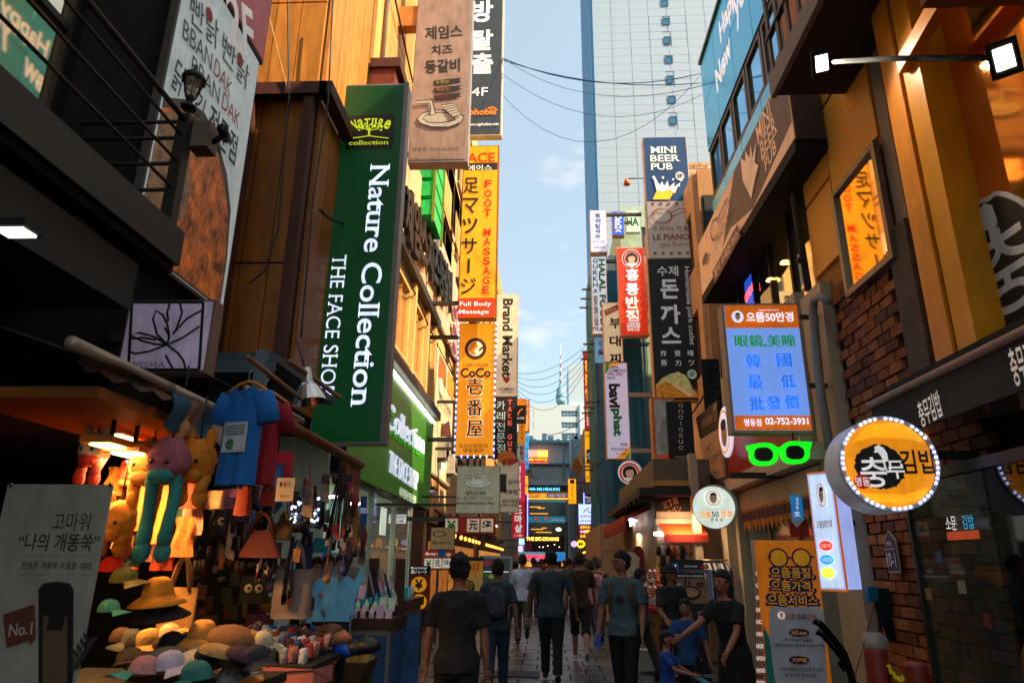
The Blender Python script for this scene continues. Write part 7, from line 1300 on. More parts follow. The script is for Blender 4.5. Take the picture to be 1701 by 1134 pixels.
# standees
def standee(lab, px, Y, top, h=1.66, lean=0, arm=0, dark='#15171c'):
    p = onY(px, top, Y); x = p.x; z1 = p.z; z0 = z1-h; sg = Sign('cardboard_standee', lab, 'cut-out', FY(Y), x-.2, x+.2, z0, z1, None, px=False)
    bl2 = mat('#5f9fc0', .6, n=.18, sc=5, e=.05); sk = mat('#a87a6c', .6); hr = mat('#15100e', .6)
    P = lambda pts: [(x+a*.66, z1-b*.66) for a, b in pts]; d = .012
    out_ = P([(-.085, .02), (0, -.03), (.09, .03), (.1, .2), (.07, .3), (.2, .36), (.235, .6), (.26, .85), (.2, .9), (.19, 1.7), (-.19, 1.7), (-.2, .9), (-.26, .8), (-.235, .5), (-.2, .36), (-.06, .3), (-.1, .18)])
    sg.poly(out_, mat('#8a9aa4', .6), .006, 'board')
    sg.k += 4; sg.poly(P([(-.18, .88), (.18, .88), (.19, 1.7), (.03, 1.7), (.0, 1.1), (-.04, 1.7), (-.19, 1.7)]), mat(dark, .6), d, 'trousers'); sg.poly(P([(-.07, .3), (0, .34), (.07, .3), (.19, .37), (.22, .6), (.24, .82), (.17, .84), (.18, .92), (-.18, .92), (-.17, .8), (-.24, .76), (-.22, .5), (-.18, .37)]), bl2, d+.004, 'shirt')
    sg.k += 4; sg.poly(P([(-.035, .2), (.035, .2), (.04, .33), (0, .4), (-.04, .33)]), sk, d+.006, 'neck'); sg.disc(x, z1-.095, .043, sk, .066, name='face', depth=d+.008); sg.k += 3
    sg.poly(P([(-.085, .16), (-.09, .05), (-.04, -.01), (.03, -.02), (.085, .04), (.085, .16), (.055, .09), (.0, .07), (-.055, .1)]), hr, d+.012, 'hair')
    for q in (-1, 1): sg.rect(x+q*.018-.008, z1-.09, x+q*.018+.008, z1-.085, K, d+.013, 'eye')
    sg.rect(x-.01, z1-.132, x+.01, z1-.128, mat('#8a3a3a', .6), d+.013, 'mouth')
    if arm == 1: sg.poly(P([(-.06, .5), (.18, .42), (.22, .5), (-.02, .6)]), bl2, d+.014, 'sleeve'); sg.disc(x-.045, z1-.37, .024, sk, name='hand', depth=d+.016)
    if arm == 2: sg.poly(P([(-.02, .33), (.03, .33), (.03, .46), (.0, .42), (-.03, .45)]), K, d+.016, 'ribbon')
    if arm == 3: sg.poly(P([(.18, .45), (.26, .3), (.3, .15), (.34, .16), (.33, .35), (.24, .62)]), bl2, d+.012, 'sleeve'); sg.disc(x+.21, z1-.09, .02, sk, name='hand', depth=d+.016)
    sg.done()
standee('leftmost cardboard cut-out of a man in pale shirt, half hidden by the post', 513, 7.3, 922); standee('cardboard cut-out of a man in a pale blue shirt with black neck ribbon', 530, 7.1, 926, arm=2); standee('cardboard cut-out of a man in pale blue shirt with hand at his chest', 549, 7.0, 922, arm=1); standee('cardboard cut-out of a man in pale shirt with raised hand, rightmost', 570, 6.9, 920, arm=3)
# cosmetics display in front of the green shop
cd = thing('cosmetics_display', 'brown stepped street display of cosmetics in front of the green shop', 'display stand', (-2.2, 8.4, 0)); wd = mat('#4a2812', .6, n=.2, sc=6); pan_ = mat('#8a7a64', .6); nvp = mat('#1c3a5a', .5, n=.5, sc=8, e=.05)
for (x0, x1, y0, y1, z) in ((-2.35, -1.62, 7.6, 8.3, .92), (-2.15, -1.62, 8.35, 9.4, 1.06)):
    MB().box(x0, x1, y0, y1, 0, z).build('cabinet', pan_, cd); MB().box(x0-.03, x1+.03, y0-.03, y1+.03, z, z+.1).build('tray', wd, cd)
    for k in range(3): MB().box(x0+.05+k*.23, x0+.24+k*.23, y0-.008, y0-.001, .1, z-.06).build('picture_panel', nvp, cd)
    MB().box(x1, x1+.008, y0+.05, y1-.05, .1, z-.06).build('picture_panel', nvp, cd)
for k in range(3): MB().box(-2.75+k*.25, -2.5+k*.25, 7.75, 8.2, .92, 1.27-.1*k).build('step', wd, cd)
for (px, y0_) in ((617, 7.9), (662, 8.1)): p = onY(px, 980, y0_); MB().box(p.x-.05, p.x+.05, y0_, y0_+.08, .9, 1.62).build('post', wd, cd)
prods = [(c_, sh) for c_ in ('#1c7a3a', '#2c9a4a', '#7ab0b8', '#c8a0b0', '#c0c0b8', '#d0a040', '#1c8a9a', '#b0c8a8', '#6a4a8a') for sh in (0, 1)]; pms = []
for c_, sh in prods:
    b = MB()
    if sh: b.box(-.035, .035, -.02, .02, 0, .11)
    else: b.lathe([(.001, 0), (.028, 0), (.028, .07), (.012, .08), (.012, .1), (.001, .1)], 9)
    pms.append(b.mesh('cosmetic_product', mat(c_, .35, n=.3, sc=30, e=.04)))
for (x0, x1, y0, z, cols_, tl) in ((-2.3, -1.66, 7.66, 1.02, 8, 0), (-2.3, -1.66, 7.78, 1.08, 8, 0), (-2.3, -1.66, 7.9, 1.14, 8, 1), (-2.7, -2.0, 7.8, 1.2, 9, 1), (-2.7, -2.3, 7.95, 1.3, 5, 1), (-2.1, -1.66, 8.4, 1.16, 6, 1), (-2.1, -1.66, 8.6, 1.18, 6, 1), (-2.1, -1.66, 8.9, 1.2, 6, 0)):
    base = rs.randrange(len(pms))
    for k in range(cols_): prop('cosmetic_product', pms[(base+(k//3)) % len(pms)], (x0+(x1-x0)*k/(cols_-1), y0, z), 'small cosmetic bottle or box in the rows of the stepped street display', 'cosmetic', 'cosmetics on the stepped display', (-.3*tl, 0, rs.uniform(-.2, .2)), (1, 1, rs.uniform(.9, 1.3)))
for k in range(5): p = onY(612+k*9, 940+k*4, 7.9); tag(MB().bar(p, p+Vector((.09, 0, -.3)), .07, .015).build('magazine', mat(('#a890b0', '#1c1c28', '#b87a8a', '#3a3048', '#c0b8b0')[k], .4, n=.5, sc=12)), ('lilac', 'black', 'pink', 'dark violet', 'white')[k]+' glossy mask packet leaning at the left of the display', 'packet')
bk2 = thing('snack_basket', 'woven brown basket of yellow snack packets beside the display', 'basket', (-1.9, 6.6, .6)); MB().prism([(-2.15, 6.4, .75), (-2.1, 6.4, .58), (-1.62, 6.4, .58), (-1.56, 6.4, .75)], (0, .5, 0)).build('basket_body', mat('#5a3c20', .8, n=.4, sc=30, bump=.8), bk2); MB().box(-2.1, -1.6, 6.42, 6.9, 0, .56).build('pedestal', mat('#14401c', .7), bk2)
pkm = MB().box(-.035, .035, -.008, .008, 0, .15).mesh('snack_packet', mat('#b08a3c', .5, n=.5, sc=20))
for k in range(26): prop('snack_packet', pkm, (-2.08+.48*(k % 13)/12, 6.48+.2*(k//13), .74), 'yellow snack packet standing in the woven basket', 'packet', 'snack packets in the basket', (rs.uniform(-.5, .1), rs.uniform(-.4, .4), rs.uniform(-.4, .4)))
# ================================================================== RIGHT: corner bag shop and clothes entrance
cs_ = thing('corner_bag_shop', 'small projecting corner shop with dark canopy, orange awning and white slat wall', 'shop', (2.7, 14, 0)); Yf = 13.0
def XZ(px, py, Y=Yf): p = onY(px, py, Y); return p.x, p.z
xa, _ = XZ(1088, 850); xb, _ = XZ(1163, 850); z1_ = XZ(1125, 826)[1]; z2_ = XZ(1125, 866)[1]; zt = XZ(1125, 745)[1]
MB().box(xa, 3.45, Yf+.02, 19.3, 0, z1_).build('wall', mat('#8a6a48', .7), cs_); MB().box(xa, xb, Yf, Yf+.02, z2_, z1_).build('sign_board', mat('#15120f', .6), cs_)
MB().box(xa-.32, 3.45, Yf-.4, 19.3, z1_, z1_+.14).build('canopy', mat('#2a2420', .6), cs_); MB().box(xa, 3.45, Yf-.05, 19.2, z1_+.14, zt-.2).build('upper_wall', mat('#6a5a48', .7), cs_)
MB().box(xa-.05, xb, Yf-.12, Yf-.06, z1_+.2, z1_+.3).build('light_trim', mat('#c88a3c', .5), cs_)
for k in range(8): MB().box(xa-.33, xa-.02, Yf-.3+k*.7, Yf-.2+k*.7, z1_-.1, z1_).build('rafter', mat('#1c1814', .7), cs_)
kb = Sign('bag_shop_lettering', '', '', FY(Yf-.005), 1093, 830, 1160, 862, None, root=cs_); orl = mat('#b8703c', .5, e=.15)
kb.t('三丁目', 1113, 832+3, 26, 11, orl, rot=22); kb.t('カバン', 1120, 847, 25, 10, orl, rot=22); kb.done()
MB().box(xa, xb, Yf-.05, Yf, XZ(1120, 866)[1]-.06, XZ(1120, 862)[1]).build('awning_case', mat('#b8a088', .5), cs_)
ax0, az0 = XZ(1094, 868); az1 = XZ(1120, 889)[1]; az2 = XZ(1120, 901)[1]
oa = thing('awning', 'bright orange roller awning over the white slat wall of the corner shop', 'awning', (2.4, 12.6, az1)); 
MB().prism([(ax0, Yf-.02, az0), (ax0, Yf-.5, az1), (ax0, Yf-.5, az1-.012), (ax0, Yf-.02, az0-.012)], (xb-ax0, 0, 0)).build('canopy', mat('#d8420a', .7, e=.10, n=.08), oa); MB().box(ax0, xb, Yf-.51, Yf-.495, az2, az1).build('valance', mat('#8a1c0c', .8), oa)
for k in range(14): z = .9+k*.115; MB().box(xa+.02, xb, Yf-.03, Yf-.005, z, z+.105).build('slat', mat('#b8a084', .6), cs_)
sl_ = thing('slat_wall_lamp', 'small white tube lamp at the left under the orange awning', 'lamp', (xa, Yf, 2)); p = onY(1094, 886, Yf-.08); MB().box(p.x-.08, p.x+.12, p.y, p.y+.04, p.z-.03, p.z+.03).build('tube', mat('#e8f0ff', .4, e=5), sl_)
area('shop_lamp_light', (2.4, 12.4, 2.3), (2.6, 13.2, 1.2), .4, 7, (1, .72, .42)); area('shop_lamp_light', (2.0, 15.5, 2.2), (2.6, 15.5, .8), .5, 16, (1, .75, .5))
tubs = [MB().lathe([(.001, 0), (.04, 0), (.045, .1), (.03, .13), (.02, .17), (.001, .17)], 9).mesh('hanging_toy', mat(c_, .5, n=.6, sc=25)) for c_ in ('#a83018', '#c8962c', '#1c1a18', '#b8b0a0', '#c86a2c', '#c0a080')]
for j, py in enumerate((912, 928, 944, 960)):
    for k in range(9):
        if k > 5 and j > 1: continue
        p = onY(1093+k*8.2, py, 12.9); prop('hanging_toy', rs.choice(tubs), tuple(p-Vector((0, 0, .1))), 'small bottle-shaped pouch hanging on the white slat wall of the corner shop', 'pouch', 'pouches on the corner shop slat wall', (0, rs.uniform(-.1, .1), rs.uniform(0, 6)))
# red awning along the street side
ra = thing('awning', 'dark red cloth awning with curled front reaching over the street by the hoarding', 'awning', (1.9, 15.5, 2.3)); ru = thing
pts_ = [(xa, 0, 2.95), (xa-.5, 0, 2.75), (xa-.52, 0, 2.5), (xa-.5, 0, 2.5), (xa-.46, 0, 2.68), (xa, 0, 2.88)]
MB().prism([(a, 13.6, c-.3) for a, b, c in pts_], (0, 4.8, 0)).build('canopy', mat('#7a1c14', .8, n=.2), ra); MB().prism([(xa-.51, 13.58, 2.46), (xa-.51, 13.58, 2.18), (xa-.49, 13.58, 2.18), (xa-.49, 13.58, 2.46)], (0, 4.84, 0)).build('valance', mat('#a82c14', .8), ra)
for k, (px, py, c_) in enumerate(((1045, 925, '#c8b498'), (1052, 945, '#8a1c1c'), (1060, 915, '#6a1c18'), (1068, 925, '#2a3038'), (1076, 930, '#98a0a8'), (1082, 945, '#4a5a6a'), (1066, 955, '#8a2418'), (1074, 965, '#1c1a1c'))):
    p = onY(px, py, 14.0+k*.25); r = thing('hanging_garment', ('pale spotted blouse', 'scarlet ruffled top', 'deep red scarf', 'dark patterned cloth', 'light grey strap bag', 'slate blue cloth', 'long red umbrella', 'black bag')[k]+' hanging under the red awning', 'garment', tuple(p)); w_ = .11 if k else .2
    MB().prism([p+Vector((-w_, 0, 0)), p+Vector((-w_*.4, 0, .1)), p+Vector((w_*.4, 0, .1)), p+Vector((w_, 0, 0)), p+Vector((w_*.8, .0, -.45)), p+Vector((-w_*.8, 0, -.45))], (0, .04, 0)).build('cloth', mat(c_, .8, n=.3, sc=8), r); MB().tube([p+Vector((0, .02, .1)), p+Vector((0, .02, .2))], .006, 5).build('hook', K, r)
for k in range(3):
    tubelight = thing('tube_light', ('nearest', 'middle', 'farthest')[k]+' cold white tube light under the red awning', 'light', (xa-.2, 14+k, 2.4)); MB().tube([(xa-.35+.12*k, 14+k*.9, 2.42), (xa-.15+.05*k, 14.6+k*.9, 2.42)], .025, 6).build('tube', mat('#e0e8ff', .4, e=6), tubelight)
for k in range(40):
    px = 1072+rs.uniform(0, 34); py = 955+rs.uniform(0, 62); p = onY(px, py, 12.9+rs.uniform(-.3, .2)); tag(MB().ell(p, (.06, .05, .05), 8, 6, fn=lambda q, v: v*(1+.25*noise.noise(q*3+Vector((k, 0, 0))))).build('packaged_good', mat(rs.choice(('#c02c14', '#d8b898', '#c87a2c', '#8a8078', '#a83a1c', '#e0d0c0')), .4, n=.4, sc=20)), 'small red or cream packaged toy heaped before the corner shop', 'toy', 'packaged toys before the corner shop')
for i in range(2):
    for j in range(2):
        p = onY(1080+i*8, 955+j*27, 12.6); r = thing('slipper', 'striped red and white slipper hanging %s %s of four' % (('upper', 'lower')[j], ('left', 'right')[i]), 'slipper', tuple(p)); MB().ell(p, (.045, .03, .1), 10, 8).build('sole', mat('#c8c0b0', .8), r)
        for k in range(3): MB().ell(p+Vector((0, -.018, .05-.04*k)), (.046, .03, .012), 10, 6).build('stripe', mat('#b01c18', .8), r)
wc = Sign('price_card', 'small white price card standing before the packaged toys', 'card', FY(12.4), 1078, 993, 1095, 1004, mat('#b8b0a0', .6), None, .005); wc.t('10,000', 1086, 999, 12, 4, mat('#8a3a2c', .6)); wc.done()
rc = thing('red_goods_crate', 'red-rimmed low display crate below the slippers', 'crate', (2.0, 12.6, .8)); p = onY(1088, 1008, 12.5); MB().box(p.x-.25, p.x+.35, 12.4, 12.9, p.z-.06, p.z).build('rim', mat('#a01c14', .5), rc); MB().box(p.x-.2, p.x+.3, 12.45, 12.85, 0, p.z-.06).build('cabinet', mat('#8a5018', .6), rc)
# jerrycan
p = onZ(1063, 1070, 0.); p = Vector((1.55, 11.6, 0)); r = thing('jerrycan', 'white plastic jerrycan with a green cap standing on the paving', 'jerrycan', tuple(p)); rbox(MB(), p.x-.14, p.x+.14, p.y-.09, p.y+.09, .02, .34, .04).build('body', mat('#a8a498', .5), r); MB().tube([(p.x-.08, p.y, .33), (p.x-.07, p.y, .41), (p.x+.04, p.y, .41), (p.x+.05, p.y, .33)], .02, 8).build('handle', mat('#a8a498', .5), r); MB().lathe([(.001, .34), (.03, .34), (.03, .4), (.001, .4)], 10, c=(p.x+.1, p.y, 0)).build('cap', mat('#3a7a1c', .5), r)
# clothes rack entrance
en = thing('clothes_shop_entrance', 'dark shop entrance with cream door columns left of the optician', 'entrance', (3, 12.8, 0)); ex0, _ = XZ(1166, 900, 12.7); ex1, _ = XZ(1212, 900, 12.7); ez = XZ(1180, 862, 12.7)[1]
MB().box(ex0-.15, ex0-.02, 12.55, 12.75, 0, 3.5).build('column', cremew, en); MB().box(ex0, 3.5, 13.4, 13.5, 0, 3.2).build('back_wall', mat('#1c140e', .8), en); MB().box(3.1, 3.3, 12.3, 12.7, 0, 3.2).build('column', cremew, en)
rk = thing('clothes_rack', 'metal clothes rack full of shirts in the dark shop entrance', 'rack', (2.95, 12.6, 0)); pr0 = onY(1163, 930, 12.4); pr1 = onY(1212, 930, 12.4); MB().tube([pr0, pr1], .015, 8).build('rail', mat('#9a8a6a', .3, m=.8), rk)
for x in (pr0.x, pr1.x): MB().tube([(x, 12.4, 0), (x, 12.4, pr0.z)], .015, 8).build('upright', mat('#3a3630', .4, m=.8), rk)
for k in range(11):
    x = pr0.x+.04+k*(pr1.x-pr0.x-.08)/10; z = pr0.z-.04; c_ = ('#a890a8', '#8a9ab8', '#b0b0b8', '#1c1a1c', '#c0b4b8', '#5a5a60', '#7a8aa0', '#c8c0b8', '#2a2428', '#a0a0a8', '#40384a')[k]
    r = thing('hanging_shirt', ('mauve', 'pale blue', 'light grey', 'black', 'pinkish', 'mid grey', 'steel blue', 'off-white', 'charcoal', 'silver grey', 'dark violet')[k]+' shirt on the clothes rack in the entrance', 'shirt', (x, 12.4, z-.7)); MB().prism([(x, 12.25, z-.12), (x, 12.4, z), (x, 12.55, z-.12), (x, 12.55, z-.75), (x, 12.25, z-.75)], (.035, 0, 0)).build('cloth', mat(c_, .8, n=.2, sc=9), r); MB().tube([(x+.017, 12.4, z), (x+.017, 12.4, z+.05)], .005, 5).build('hook', alu, r)
# black menu stand
mn = Sign('menu_stand', 'tall black menu board with pork cutlet photo and white title strips', 'menu board', FY(9.6), 1113, 930, 1182, 1130, mat('#1c1e20', .5), K, .05, .01)
mn.rect(1117, 935, 1127, 945, mat('#1c7ab0', .5)); mn.t('T', 1122, 940, 4, 5, WHT); mn.disc(1167, 941, 4.5, mat('#b81c14', .5)); mn.disc(1173, 941, 4.5, mat('#d8860c', .5)); mn.t('명동점 카드결제', 1147, 940, 22, 3, gw_)
mn.rect(1113, 944+1, 1182, 951, mat('#8a8c8c', .5)); mn.t('2F HOMEMADE PORK CUTLET', 1147, 948, 60, 4.5, ink, bold=.03); mn.rect(1118, 960, 1176, 1002, mat('#9a6a44', .6)); mn.t('등심 돈까스 치즈 돈까스', 1147, 956, 44, 3.5, gw_)
mn.disc(1147, 984, 17, ink, 12); mn.disc(1147, 983, 14, mat('#c08a5c', .5, n=.6, sc=20), 8); mn.disc(1127, 971, 6, ink, 4.5); mn.disc(1127, 970, 4.5, mat('#c0b8a8', .5), 3); mn.disc(1162, 970, 7, mat('#5a241c', .5), 4.5); mn.rect(1136, 960, 1140, 972, ink); mn.rect(1143, 963, 1146, 972, ink)
mn.rect(1158, 1014, 1176, 1030, mat('#8a8a88', .6)); 
for k in range(3): mn.t('7,000', 1144, 1018+k*7, 8, 2.5, gw_)
mn.disc(1152, 1094, 14, mat('#8a4a24', .6, n=.7, sc=20), 8); mn.rect(1113, 1117, 1182, 1124, mat('#8a8c8c', .5)); mn.t('MINI BEER PUB', 1150, 1120.5, 38, 5, ink, bold=.03); mn.done()
# things by the brick wall
r = thing('mop', 'mop with a bright blue clamp and dark strands leaning on the brick wall', 'mop', tuple(onX(1455, 980, 3.25))); p0 = onX(1452, 1000, 3.2); p1 = onX(1425, 1100, 2.9); MB().tube([p0, p1, p1+(p1-p0)*1.0], .012, 8).build('handle', mat('#8a6a50', .4, m=.3), r); MB().prism([p0+Vector((-.05, 0, .0)), p0+Vector((-.045, 0, .14)), p0+Vector((.06, 0, .15)), p0+Vector((.045, 0, .02))], (0, .06, 0)).build('clamp', mat('#0f6a94', .5), r)
for k in range(16): q = p0+Vector((.02+.012*k, .05, .13)); MB().tube([q, q+Vector((.03, .03, -.2)), q+Vector((.03+rs.uniform(-.03, .05), .02, -.42-rs.uniform(0, .1)))], .011, 5).build('strand', mat('#15242a', .9), r)
ht = thing('hand_truck', 'black tubular hand truck handle leaning in front of the orange banner', 'hand truck', tuple(onY(1370, 1040, 4.6))); hb = mat('#14120f', .25, m=.6)
for off, dd in ((0, 0), (18, .15)):
    pts = [onY(px+off*.3, py+off, 4.6+dd) for px, py in ((1352, 1030), (1362, 1035), (1385, 1062), (1402, 1085), (1412, 1115), (1420, 1150), (1428, 1190))]; MB().tube(pts, .022, 10).build('frame_tube', hb, ht)
for py in (1075, 1100): MB().tube([onY(1395, py, 4.6), onY(1400, py+12, 4.75)], .014, 8).build('cross_bar', hb, ht)
for i, (px, py, Y, lab) in enumerate(((1453, 1075, 5.0, 'left orange-red rounded barrier post with plastic bag on top by the brick wall'), (1519, 1098, 4.7, 'right orange-red rounded barrier post at the end of the yellow chain'))):
    p = onY(px, py, Y); r = thing('barrier_post', lab, 'barrier post', (p.x, Y, 0)); MB().lathe([(.001, p.z), (.06, p.z-.005), (.072, p.z-.03), (.075, p.z-.5), (.07, p.z-.52), (.07, 0.05), (.15, .04), (.15, 0), (.001, 0)], 18, c=(p.x, Y, 0)).build('post_body', mat('#7a1e08', .55, n=.2), r)
pa = onY(1466, 1085, 5.0); pb = onY(1502, 1125, 4.72); r = thing('plastic_chain', 'yellow plastic chain hanging between the two orange-red posts', 'chain', tuple(pb)); 
for k in range(11):
    f = k/10; c_ = pa.lerp(pb, f)+Vector((0, 0, -.1*4*f*(1-f)*.6)); M = Matrix.Translation(c_) @ (pb-pa).to_track_quat('X', 'Z').to_matrix().to_4x4() @ Matrix.Rotation(math.pi/2*(k % 2), 4, 'X')
    MB().tube([M @ Vector((.022*math.cos(t), .012*math.sin(t), 0)) for t in [2*math.pi*i/10 for i in range(11)]], .0045, 6, False).build('chain_link', mat('#b0a80c', .45, e=.05), r)
p = onY(1453, 1066, 5.0); tag(MB().ell(p, (.08, .06, .06), 16, 10, fn=lambda q, v: v*(1+.4*noise.noise(q*3))).build('plastic_bag', glass('clear_plastic', '#b0a8a0', .2, 0, .8, .45)), 'crumpled clear plastic bag lying on the left orange-red post', 'plastic bag')
p = onY(1695, 1055, 3.6); r = thing('chair', 'dark orange chair back cut off by the right edge of the photo', 'chair', (p.x+.15, 3.6, 0)); MB().ell((p.x+.18, 3.6, 1.12), (.21, .04, .24), 20, 12).build('backrest', mat('#6b3414', .6), r)
for q in (.02, .34): MB().tube([(p.x+q, 3.6, 0), (p.x+q, 3.6, 1.0)], .015, 6).build('leg', K, r)
MB().box(p.x, p.x+.38, 3.2, 3.6, .6, .65).build('seat', mat('#6b3414', .6), r)
rg = Sign('restaurant_window_print', 'red and blue lettered strip glowing behind the restaurant glass', 'sticker', FR(3.05), -6.3, -5.6, 1.9, 2.1, None, px=False); rg.px = True
u0, v0 = rg.fr.uv(1575, 897); u1, v1 = rg.fr.uv(1625, 875); rg.px = False; rg.rect(u0, v0, u1, v0+.06, mat('#a8401c', .5, e=.3), name='strip'); rg.t('소문', (u0+u1)/2-.12, v0+.12, .14, .1, WHT); rg.t('김밥', (u0+u1)/2+.1, v0+.12, .14, .1, mat('#3aa0c8', .5, e=.3)); rg.done()
# street lamp far
sl2 = thing('street_lamp', 'dark street lamp post with a lit side lantern before the crossing building', 'street lamp', (1.5, 55, 0)); p = onY(941, 880, 55); MB().tube([(p.x, 55, 0), (p.x, 55, p.z+.6)], .09, 8).build('post', K, sl2); MB().tube([(p.x, 55, p.z), (p.x-.5, 55, p.z+.1)], .04, 6).build('arm', K, sl2); MB().ell((p.x-.6, 55, p.z+.05), (.2, .15, .12), 10, 8).build('lantern', mat('#ffd090', .5, e=6), sl2)
# ================================================================== FITTINGS AND WEAR
rs = random.Random(21)
def ac(x, y, z, lab, side=1, s=1.):
    r = thing('air_conditioner', lab, 'air conditioner', (x, y, z)); a = sorted((x, x+side*.35)); MB().box(a[0], a[1], y, y+.8*s, z, z+.6*s).build('casing', mat('#a8a092', .5, n=.3), r)
    MB().lathe([(.001, 0), (.22*s, 0), (.24*s, .015), (.001, .02)], 16, Matrix.Rotation(math.pi/2*side, 4, 'Y'), c=(x+side*.355, y+.4*s, z+.3*s)).build('fan_grille', mat('#3a3a38', .5), r); MB().box(a[0], a[1], y+.1, y+.15, z-.12, z).build('bracket', mat('#4a443c', .5), r)
for i, (y, z) in enumerate(((19.4, 4.4), (21.4, 4.2), (24.2, 7.3), (27, 11.2), (31, 7.6), (36, 10.2), (40, 13.4), (22.5, 11.3))): ac(XL, y, z, 'wall-mounted air conditioner number-free on the left facades')if False else ac(XL, y, z, ('first', 'second', 'third', 'fourth', 'fifth', 'sixth', 'seventh', 'eighth')[i]+' air-conditioner box along the left facades counted from the camera')
for i, (y, z) in enumerate(((15.6, 9.5), (18.2, 7.4), (18.4, 9.6))): ac(XR, y, z, ('lowest near', 'lower far', 'upper far')[i]+' air-conditioner box on the orange corner building', -1)
for i, y in enumerate((10.9, 15.1, 18.66, 24.9, 33.1)): tag(MB().tube([(XL+.05, y, 3.0 if y > 18.7 else 8.4), (XL+.05, y, 20)], .045, 8).build('rainwater_pipe', mat('#7a6a58', .5, n=.3)), ('rainwater pipe nearest the green sign', 'rainwater pipe behind the brown rib sign', 'rainwater pipe at the joint after the green fascia', 'rainwater pipe behind the massage sign', 'rainwater pipe far down the left facades')[i], 'pipe')
for i, (a, b, sg) in enumerate((((-3.1, 11, 8.1), (-3.1, 24, 7.7), .35), ((-3.08, 10.6, 5.7), (-3.08, 18.5, 5.75), .18), ((-3.05, 18.8, 8.0), (-3.05, 33, 7.4), .5), ((-3.1, 10.8, 12.9), (-3.1, 24, 12.2), .6), ((3.3, 19, 5.2), (3.3, 13.6, 5.0), .3), ((-3.1, 8.3, 6.2), (-3.0, 10.4, 7.4), .25))):
    cable('cable_bundle', ('thick cable bundle sagging along the marble fascia foot', 'cable strung along the ledge over the green fascia', 'cable bundle sagging past the rib wall poster', 'high cable drooping across the orange panels', 'cable slung along the orange corner building', 'short cable from the brown panels to the green sign')[i], [a, b], .022, mat('#1c1814', .6), sg)
for i in range(14):
    x = rs.uniform(-1.6, 2.4); y = rs.uniform(10.6, 17); tag(MB().box(x, x+rs.uniform(.03, .08), y, y+rs.uniform(.02, .08), .003, .006).build('litter', mat(rs.choice(('#8a8680', '#6a6258', '#9a948a')), .8)), 'scrap of pale litter lying on the paving', 'litter', 'litter on the paving')
for i in range(4): y = 5.2+i*.24; tag(MB().box(3.052, 3.058, y, y+.09, 1.2+.07*((i*3) % 7), 1.29+.07*((i*3) % 7)).build('window_sticker', mat(('#6a2c24', '#8a8a80', '#2c4a6a', '#8a6a2c', '#4a4a40')[i % 5], .5)), 'small notice stuck on the restaurant glass', 'sticker', 'notices on the restaurant glass')
